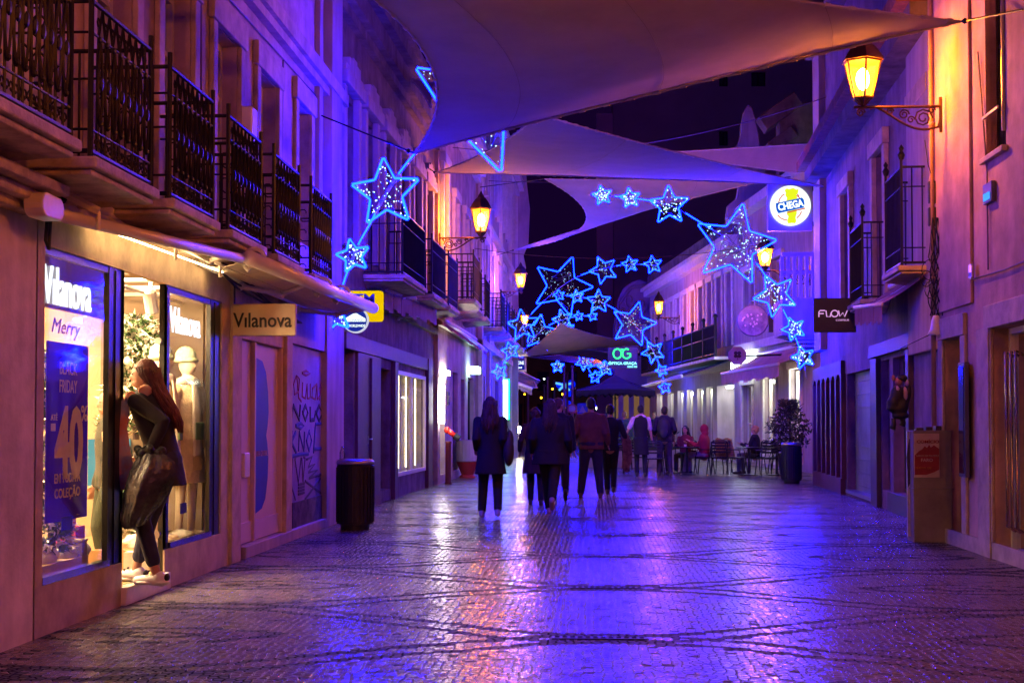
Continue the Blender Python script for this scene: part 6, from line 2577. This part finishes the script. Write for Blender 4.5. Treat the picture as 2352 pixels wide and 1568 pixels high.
    # eyes
    for sx in (-1, 1):
        eb = MB()
        eb.ell(hp(sx * .028, .083, .008), (.011 * s, .006 * s, .006 * s), 6, 5)
        eb.build('eye', black, t, smooth=True)
    t.location = (x, y, 0)
    t.rotation_euler = (0, 0, rz)
    t['_hp'] = [hd.x, hd.y, hd.z]
    return t


def child_mesh(t, mb, name, m, **k):
    o = mb.build(name, m, t, rel=False, **k)
    return o


# 1 long haired woman in a dark coat, left of the street centre
p = person('woman with very long hair seen from behind in a dark knee length coat', -1.5, 20.5, H=1.72, feet=((-.13, .12, 0), (.12, -.14, .03)), hands=((-.21, .10, .98), (.21, .08, .95)), epole=(-.0, -1, 0),
           top=(.006, .006, .012), bottom=(.006, .006, .016), shoe=(.3, .24, .35), hair=(.035, .012, .015), hairstyle='long', hem=.62, flare=1.10, width=.98, girth=1.12)
mb = MB()
mb.ell((.27, -.05, .95), (.08, .13, .22), 12, 9)
mb.ell((.28, .0, 1.1), (.06, .1, .16), 12, 9)
mb.tube([(.20, -.02, 1.42), (.30, -.05, 1.2), (.32, -.05, 1.0)], .012, 6)
child_mesh(p, mb, 'shoulder_bag', mat('dark olive bag', (.03, .025, .025), .8, var=.3), remesh=.015)
# 2 central woman walking away
person('walking woman in dark long coat at the centre showing the sole of her raised shoe', -.66, 21.3, H=1.70, feet=((-.02, .16, 0), (.04, -.42, .16)), hands=((-.28, .06, .92), (.30, .12, .93)),
       top=(.006, .005, .016), bottom=(.01, .01, .012), shoe=(.34, .22, .30), hair=(.03, .015, .015), hairstyle='long', hem=.74, flare=1.05, width=1.2, girth=1.2)
# 3 woman in skirt-like coat behind her on the left
person('smaller woman in flared brown coat half hidden behind the central walker', -.98, 23.6, H=1.60, feet=((-.08, .12, 0), (.10, -.05, 0)), hands=((-.26, .05, .9), (.24, .06, .88)),
       top=(.035, .014, .02), bottom=(.01, .01, .02), shoe=(.03, .02, .02), hair=(.05, .02, .02), hairstyle='bob', hem=.52, flare=1.22, girth=1.05)
# 4 person right behind the centre
person('person in a black jacket just right of the central walker, head turned sideways', -.62, 25.0, H=1.78, feet=((-.10, .20, 0), (.12, -.30, .10)), hands=((-.24, .12, 1.02), (.27, -.06, .86)),
       top=(.010, .010, .02), bottom=(.02, .008, .012), hair=(.10, .04, .04), head_yaw=-.8, girth=1.12, shoe=(.03, .02, .02))
# 5 man in brown jacket
p = person('broad man in a plain brown jacket and dark trousers standing in mid street', -.06, 25.9, H=1.80, feet=((-.19, .02, 0), (.17, -.02, 0)), hands=((-.28, .14, 1.10), (.31, .08, .98)),
           top=(.16, .065, .05), bottom=(.035, .03, .08), shoe=(.10, .05, .03), hair=(.012, .008, .012), width=1.12, girth=1.22, vox=.014)
# 6 companion with draped scarf
p = person('slim person beside the brown jacket man carrying a long scarf', .30, 27.2, H=1.70, feet=((-.05, .1, 0), (.06, -.1, .05)), hands=((-.22, .1, .95), (.30, .1, 1.0)),
           top=(.015, .012, .03), bottom=(.01, .01, .03), hair=(.02, .01, .01), hairstyle='short', girth=1.02)
mb = MB()
mb.tube([(.24, -.02, 1.2), (.33, -.02, 1.0), (.36, -.05, .7), (.30, -.08, .42)], [.07, .09, .07, .05], 8, flat=((0, 1, 0), .4))
mb.tube([(.26, -.06, 1.1), (.30, -.08, .8), (.24, -.1, .48)], [.06, .06, .04], 8, flat=((0, 1, 0), .4))
child_mesh(p, mb, 'scarf', mat('striped brown scarf', (.22, .12, .12), .9, scale=14, var=.6), remesh=.015)
# 7 waiter
person('waiter in white shirt sleeves and long black apron with his back turned', 1.18, 36.4, H=1.80, feet=((-.10, .02, 0), (.11, -.03, 0)), hands=((-.40, .05, .98), (.30, .06, .85)),
       top=(.012, .010, .02), bottom=(.012, .012, .035), hair=(.01, .008, .01), sleeves='short', hem=.55, flare=1.02, girth=.98, shoe=(.02, .02, .02))
# 8 man with backpack
p = person('man with a dark backpack and grey trousers standing by the waiter', 1.80, 36.7, H=1.80, feet=((-.15, .0, 0), (.15, .02, 0)), hands=((-.25, .16, 1.08), (.26, .15, 1.1)),
           top=(.02, .016, .04), bottom=(.06, .04, .06), hair=(.02, .01, .012), girth=1.1, head_dip=1)
mb = MB()
mb.ell((-.03, -.17, 1.22), (.17, .10, .27), 14, 10)
mb.ell((-.03, -.24, 1.08), (.12, .07, .13), 12, 8)
for sx in (-1, 1):
    mb.tube([(-.03 + sx * .11, -.12, 1.40), (-.0 + sx * .12, .0, 1.50), (sx * .13, .12, 1.38)], .022, 6)
child_mesh(p, mb, 'backpack', mat('navy backpack', (.015, .015, .035), .7), remesh=.014)
# 9 the one hidden behind
person('person almost hidden behind the backpack man, facing this way', 1.86, 38.2, H=1.76, rz=PI * .9, feet=((-.1, 0, 0), (.1, 0, 0)), top=(.05, .03, .04), bottom=(.02, .02, .03), hair=(.05, .02, .02), girth=1.1)
# seated people
SF = ((-.10, .42, 0), (.12, .38, 0))
person('dark haired woman sitting at the table, facing this way in black scarf', 2.46, 38.7, H=1.66, rz=2.7, hipz=.50, feet=SF, hands=((-.16, .32, .82), (.14, .36, .80)), seated=True, knees=((0, 1, .6), (0, 1, .6)),
       top=(.20, .025, .05), bottom=(.03, .03, .04), hair=(.008, .006, .008), hairstyle='long', girth=1.05)
person('person in red jacket with the hood up sitting in profile at the table', 2.92, 38.15, H=1.74, rz=1.25, hipz=.50, feet=((-.12, .50, 0), (.10, .42, 0)), hands=((-.14, .34, .86), (.16, .38, .84)), seated=True, knees=((0, 1, .6), (0, 1, .6)),
       top=(.42, .03, .06), bottom=(.25, .17, .18), shoe=(.02, .02, .02), hairstyle='hood', girth=1.15)
person('blond woman in black jacket sitting alone near the potted shrub', 4.28, 38.3, H=1.68, rz=1.1, hipz=.50, feet=SF, hands=((-.14, .34, .80), (.14, .34, .80)), seated=True, knees=((0, 1, .6), (0, 1, .6)),
       top=(.012, .012, .025), bottom=(.10, .10, .2), hair=(.50, .34, .14), hairstyle='bob', girth=1.05)
# far people
for x, y, c1, hr, lab, rz_ in ((.42, 43.0, (.16, .28, .30), (.02, .015, .02), 'far person in pale patterned top walking under the parasol', .3), (.95, 45.2, (.05, .10, .16), (.45, .30, .15), 'far blond person in blue coat under the parasol', .0),
                               (1.95, 47.0, (.04, .05, .07), (.12, .05, .04), 'far man in dark checked coat behind the waiter', 2.9)):
    person(lab, x, y, H=1.72, rz=rz_, top=c1, bottom=(.02, .02, .04), hair=hr, girth=1.1, vox=.02)

# ------------------------------------------------------------------ woman leaning out of the shop doorway
p = person('woman with long auburn hair and tartan scarf leaning in the shop doorway', 0, 0, H=1.72, rz=0, feet=((-.04, .04, 0), (.16, .30, .0)), hands=((-.22, .02, .99), (.18, .30, .95)), lean=.15, head_yaw=.4,
           hipz=.90, top=(.018, .014, .02), bottom=(.02, .022, .06), shoe=(.86, .85, .84), hair=(.12, .022, .018), hairstyle='long', girth=1.0, head_dip=1, vox=.010, hem=.74, flare=1.05, crop=.10)
p.location = (-3.22, 10.52, .146)
p.rotation_euler = (0, 0, PI / 2 - .12)
for fx, fy in ((-.04, .04), (.16, .30)):
    mb = MB()
    mb.ell((fx, fy - .04, .022), (.046, .075, .022), 12, 6)
    mb.ell((fx, fy + .09, .020), (.050, .095, .020), 12, 6)
    child_mesh(p, mb, 'shoe_sole', mat('white rubber sole', (.9, .9, .88), .5, bump=0), remesh=.007)
    mb = MB()
    mb.ell((fx, fy - .085, .06), (.036, .018, .03), 8, 6)
    mb.tube([(fx - .03, fy + .05, .105), (fx + .03, fy + .07, .10)], .008, 5)
    mb.tube([(fx - .03, fy + .08, .09), (fx + .03, fy + .10, .085)], .008, 5)
    build_each(mb, 'shoe_trim', black, p, rel=False, smooth=True)
scf = mat('tartan scarf', (.62, .17, .05), .9, scale=7, var=.7, dark=(.62, .50, .36), bump=.3)
mb = MB()
mb.tube([(-.13, .20, 1.40), (-.02, .34, 1.36), (.10, .26, 1.40), (.0, .12, 1.46), (-.12, .12, 1.44)], .05, 8)
mb.tube([(-.13, .26, 1.38), (-.16, .30, 1.15), (-.16, .26, .90), (-.15, .22, .72)], [.055, .08, .085, .07], 8, flat=((1, 0, 0), .35))
mb.tube([(-.10, .30, 1.36), (-.13, .38, 1.12), (-.13, .36, .92)], [.05, .07, .06], 8, flat=((1, 0, 0), .35))
child_mesh(p, mb, 'scarf', scf, remesh=.010)
t = thing('shopping_bag', 'crumpled dark grey and brown bag carried by the woman in the doorway', 'bag', (0, 0, 0))
mb = MB()
rows = []
for z, rx, ry, ox in ((.58, .04, .05, -.12), (.61, .08, .08, -.11), (.68, .11, .10, -.09), (.76, .13, .12, -.05), (.84, .15, .13, -.02), (.92, .16, .13, .01), (1.00, .16, .12, .04), (1.07, .14, .10, .06), (1.12, .10, .08, .05), (1.15, .05, .05, .03)):
    rows.append([Vector((ox + rx * (1 + .10 * math.sin(3 * a + z * 9) + .06 * math.sin(8 * a + z * 15) + .05 * math.sin(17 * a + z * 30)) * math.cos(a), ry * (1 + .12 * math.cos(4 * a + z * 7) + .05 * math.sin(11 * a)) * math.sin(a), z)) for a in [2 * PI * j / 90 for j in range(90)]])
mb.ring_tube(rows)
mb.build('sack', mat('crumpled grey plastic', (.05, .045, .055), .26, scale=5, var=.8, dark=(.008, .008, .02), bump=1.0, bscale=16), t, smooth=True)
mb = MB()
for k in range(9):
    a = k * .7
    mb.ell((.02 + .09 * math.cos(a), .06 * math.sin(a), 1.15 + .02 * math.sin(k * 3)), (.035, .03, .035), 8, 6)
mb.build('gathered_top', black, t, remesh=.010)
t.location = (-3.27, 10.26, 0)

# ------------------------------------------------------------------ window display
def mannequin(label, x, y, z, rz_):
    t = thing('mannequin', label, 'mannequin')
    B = MB()
    for z_, rx, ry in ((.86, .15, .11), (.98, .13, .10), (1.10, .14, .10), (1.22, .165, .11), (1.33, .16, .09), (1.40, .09, .07)):
        B.ell((0, 0, z_), (rx, ry, .09), 14, 7)
    B.tube([(0, 0, 1.38), (0, .02, 1.50)], [.055, .05], 10)
    B.ell((0, .02, 1.60), (.07, .09, .11), 14, 10)
    B.ell((0, .105, 1.585), (.012, .018, .022), 6, 5)
    for sx in (-1, 1):
        limb(B, [(sx * .085, 0, .86), (sx * .09, .02, .47), (sx * .10, 0, .06)], [.075, .05, .035])
        limb(B, [(sx * .10, -.03, .03), (sx * .11, .12, .03)], [.03, .03])
        limb(B, [(sx * .18, 0, 1.34), (sx * .24, -.02, 1.07), (sx * .25, .06, .83)], [.045, .035, .025])
        hand(B, (sx * .25, .06, .83), (0, .2, -1), (0, 1, 0), 1, .3)
    B.build('body', mat('ivory mannequin', (.72, .60, .45), .4, bump=0), t, remesh=.009)
    J = MB()
    J.ring_tube([[Vector((rx * (1 + .04 * math.sin(6 * a + z_ * 5)) * math.cos(a), ry * math.sin(a), z_)) for a in [2 * PI * j / 24 for j in range(24)]] for z_, rx, ry in ((.50, .24, .17), (.8, .20, .15), (1.05, .17, .13), (1.25, .20, .14), (1.36, .19, .11), (1.43, .08, .07))])
    for sx in (-1, 1):
        limb(J, [(sx * .185, 0, 1.34), (sx * .25, -.02, 1.07), (sx * .255, .05, .87)], [.08, .068, .055])
    J.build('coat', mat('cream wool', (.78, .62, .40), .95, scale=20, var=.15, bump=.5, bscale=50), t, remesh=.012)
    J = MB()
    J.tube([(.09 * math.cos(a), .02 + .08 * math.sin(a), 1.44 + .02 * math.sin(2 * a)) for a in [j * PI / 6 for j in range(12)]], .042, 8, closed=True)
    J.tube([(.03, .12, 1.42), (.05, .16, 1.15), (.05, .17, .9)], [.05, .07, .07], 8, flat=((0, 1, 0), .3))
    J.tube([(.05, .17, .9), (.05, .17, .75)], [.07, .065], 8, flat=((0, 1, 0), .3))
    sc_ = J.build('scarf', mat('pale scarf', (.85, .78, .65), .95, bump=.3), t, remesh=.010)
    J = MB()
    for k in range(8):
        J.tube([(-.01 + k * .017, .17, .74), (-.012 + k * .018, .175, .62)], .004, 4)
    J.build('fringe', mat('tan fringe', (.5, .35, .2), .9, bump=0), sc_)
    J = MB()
    J.box(-.012, .112, .185, .20, .90, 1.06)
    J.build('green_check', mat('sage green', (.16, .26, .14), .9, bump=0), sc_, bevel=.01)
    J = MB()
    J.ell((0, 0, 1.675), (.092, .105, .095), 14, 9)
    J.tube([(.088 * math.cos(a), .005 + .10 * math.sin(a), 1.635) for a in [j * PI / 8 for j in range(16)]], .022, 6, closed=True)
    J.build('knitted_hat', mat('pale green knit', (.50, .58, .40), .95, scale=40, bump=.6, bscale=90), t, remesh=.009)
    t.location = (x, y, z)
    t.rotation_euler = (0, 0, rz_)
    return t


mannequin('mannequin in cream coat, pale scarf and green knitted hat in the second pane', -3.80, 13.05, .30, -1.9)
mannequin('mannequin in cream coat standing further left, behind the doorway post', -3.86, 12.48, .30, -1.5)


def snowy_tree(label, x, y, z0, h, r, n, seed, bulbs=True):
    t = thing('decorated_tree', label, 'christmas tree', (x, y, z0))
    rg = random.Random(seed)
    mb = MB()
    mb.tube([(x, y, z0), (x, y, z0 + h)], [.03, .01], 6)
    mb.build('trunk', darkwood, t)
    lv, sv = MB(), MB()
    for _ in range(n):
        q = rg.random()
        z = z0 + .05 + (h - .05) * q
        rr = r * (1 - .55 * q) * (.45 + .55 * rg.random())
        a = rg.uniform(0, 6.28)
        c = Vector((x + rr * math.cos(a), y + rr * math.sin(a), z))
        tgt = lv if rg.random() < .55 else sv
        for _k in range(3):
            u = Vector((math.cos(a) + rg.gauss(0, .6), math.sin(a) + rg.gauss(0, .6), rg.gauss(-.1, .5))).normalized() * rg.uniform(.05, .09)
            v = u.orthogonal().normalized() * rg.uniform(.010, .018)
            tgt.face([c - v, c + u, c + v, c - u * .2])
    lv.build('foliage', mat('fir green', (.06, .12, .04), .7, var=.4, bump=0), t)
    sv.build('snowy_tips', mat('flocked white', (.80, .76, .66), .9, bump=0), t)
    if bulbs:
        mb = MB()
        for _ in range(16):
            q = rg.random()
            rr = r * (1 - .55 * q)
            a = rg.uniform(0, 6.28)
            mb.ell((x + rr * math.cos(a), y + rr * math.sin(a), z0 + .1 + (h - .2) * q), rg.uniform(.025, .045), 8, 6)
        mb.build('baubles', mat('pearl bauble', (.75, .62, .5), .2, .2, bump=0), t, smooth=True)
        mb = MB()
        for _ in range(50):
            q = rg.random()
            rr = r * (1 - .5 * q) * 1.02
            a = rg.uniform(0, 6.28)
            mb.ell((x + rr * math.cos(a), y + rr * math.sin(a), z0 + .1 + (h - .2) * q), .006, 4, 3)
        mb.build('fairy_lights', glow('warm fairy bulb', (1, .7, .3), 6), t)
    return t


snowy_tree('narrow flocked fir at the near edge of the first pane', -3.73, 9.62, .41, 1.45, .14, 700, 1)
snowy_tree('bushy flocked fir with pearl baubles seen through the open doorway', -4.25, 13.0, 1.2, 1.15, .36, 1500, 2)
snowy_tree('low flocked branches with baubles behind the legs of the doorway woman', -4.2, 12.8, .30, .65, .30, 700, 3)
t = thing('red_display_block', 'tall red block on a square red foot behind the sale poster', 'display block', (-3.85, 10.25, .40))
mb = MB()
mb.box(-3.95, -3.76, 10.16, 10.35, .40, .60)
mb.box(-3.90, -3.81, 10.2, 10.3, .601, 1.10)
mb.build('block', mat('raspberry red', (.6, .06, .09), .5, bump=0), t, bevel=.006)
t = thing('gift_box', 'grey brown gift box on the first window platform', 'gift box', (-3.7, 10.15, .40))
mb = MB()
mb.box(-3.76, -3.66, 10.02, 10.12, .40, .50)
mb.box(-3.765, -3.655, 10.015, 10.125, .501, .52)
mb.build('carton', mat('taupe carton', (.25, .18, .13), .7, bump=0), t, bevel=.004)
t = thing('display_screen', 'pale turquoise screen deep inside the first window', 'screen', (-4.6, 13.4, .14))
mb = MB()
mb.box(-4.85, -4.45, 13.4, 13.44, .75, 1.2)
mb.build('panel', glow('turquoise screen', (.25, .75, .75), .45), t)
mb = MB()
mb.box(-4.68, -4.62, 13.4, 13.44, .14, .749)
mb.build('stand', steel, t)
# shop assistant silhouette by the first mullion
person('dim figure of a customer inside the shop behind the first dark frame post', -4.12, 11.9, H=1.62, rz=2.2, top=(.05, .05, .04), bottom=(.04, .05, .03), hair=(.03, .02, .01), vox=.015)
t = thing('metal_rack', 'low steel rack by the shop door post', 'rack', (-3.75, 11.35, .15))
mb = MB()
for x_ in (-3.72, -3.62):
    mb.tube([(x_, 11.45, .146), (x_, 11.45, .62)], .018, 8)
mb.tube([(-3.72, 11.45, .6), (-3.62, 11.45, .6)], .015, 6)
mb.build('frame', steel, t)

# ------------------------------------------------------------------ wires across the street
wr = mat('thin wire', (.12, .06, .08), .6, bump=0)
for lab, a, b_, dip in (('thin red wire crossing the street above the hollow edged sail', (-3.3, 44, 8.9), (5.4, 40, 8.7), .25), ('wire sagging across the dark sky behind the second sail', (-3.4, 34, 8.0), (4.9, 30, 8.2), .5),
                        ('black cable strung low between the houses beneath the star swooshes', (-3.4, 40, 6.3), (4.9, 42, 6.6), .35), ('pair of cables leaving the right balcony house towards the gable', (4.7, 23, 5.6), (5.3, 40, 8.1), .3)):
    t = thing('street_wire', lab, 'cable', a)
    mb = MB()
    A, B = Vector(a), Vector(b_)
    mb.tube([A.lerp(B, k / 20) - Vector((0, 0, dip * 4 * (k / 20) * (1 - k / 20))) for k in range(21)], .009, 4)
    mb.build('wire', wr, t)

# garland added out of view behind the camera, violet fill for the near walls
t = thing('star_garland', 'unseen star garland added behind the viewer as blue fill light', 'star garland', (-1.5, .5, 6.2), group='blue star garlands along the street')
for i in range(2):
    c = Vector((-1.5 + i * 1.3, .5, 6.0 + .4 * i))
    R_ = (.45, .7)[i]
    mb = MB()
    mb.tube([c + Vector((math.cos(a) * r, 0, math.sin(a) * r)) for a, r in ((j * PI / 5 + .3, R_ * (1 if j % 2 == 0 else .47)) for j in range(10))], .013, 5, closed=True)
    mb.build('star', led_f, t)
mb = MB()
mb.tube([(-3.4, .5, 4.8), (-1.5, .5, 6.0), (1.6, .5, 7.0)], .02, 6)
mb.build('pole', polem, t)

# ------------------------------------------------------------------ drain grates down the middle of the street
for x, y, lab in ((.03, 9.0, 'drain grate nearest the viewer in mid street'), (.10, 11.75, 'second drain grate from the viewer in mid street'), (.17, 14.5, 'third drain grate from the viewer in mid street'), (.27, 17.2, 'drain grate farthest from the viewer, near the walkers')):
    t = thing('drain_grate', lab, 'drain grate', (x, y, 0), group='drain grates down the street centre')
    mb = MB()
    mb.box(x - .30, x + .30, y - .05, y - .042, .002, .008)
    mb.box(x - .30, x + .30, y + .042, y + .05, .002, .008)
    for k in range(13):
        a = x - .30 + k * .0485
        mb.box(a, a + .018, y - .0418, y + .0418, .002, .0075)
    mb.build('bars', iron, t)
    mb = MB()
    mb.face([(x - .31, y - .055, .0012), (x + .31, y - .055, .0012), (x + .31, y + .055, .0012), (x - .31, y + .055, .0012)])
    mb.build('channel', black, t)

# ------------------------------------------------------------------ surface cables and meters on the near walls
for par, fac, runs in ((r1, R1, (((17.0, 2.9), (20.0, 2.84), (22.6, 2.9)), ((20.6, 2.9), (20.6, 3.9), (20.9, 5.2)))), (house, UP, (((.3, 5.62), (5, 5.58), (10.0, 5.64)), ((4.1, 5.6), (4.15, 4.4), (4.1, 3.2)), ((7.6, 5.6), (7.55, 4.2), (7.6, 3.0))))):
    mb = MB()
    for r_ in runs:
        pts = [fac.w(a, z, .02) for a, z in r_]
        mb.tube(pts, .009, 5)
    build_each(mb, 'surface_cable', wr, par)
mb = MB()
R1.box(mb, 19.1, 19.35, 1.25, 1.65, .003, .03)
mb.build('meter_cover', iron_g, r1, bevel=.005)
for fac, par, a, z, d in ((R1, r1, d1[0] + .12, 1.05, -.235), (L2, h2, S2(838), 1.1, .052), (LW, bpy.data.objects['corner_house'], 2.2, 1.05, -.199)):
    mb = MB()
    mb.tube([fac.w(a, z, d), fac.w(a, z, d + .05), fac.w(a + .10, z, d + .05)], .012, 6)
    fac.box(mb, a - .02, a + .02, z - .08, z + .05, d, d + .006)
    dr = [c for c in par.children if c.name.split('.')[0] in ('door', 'shop_panelling')]
    mb.build('door_handle', steel, dr[0] if dr else par)
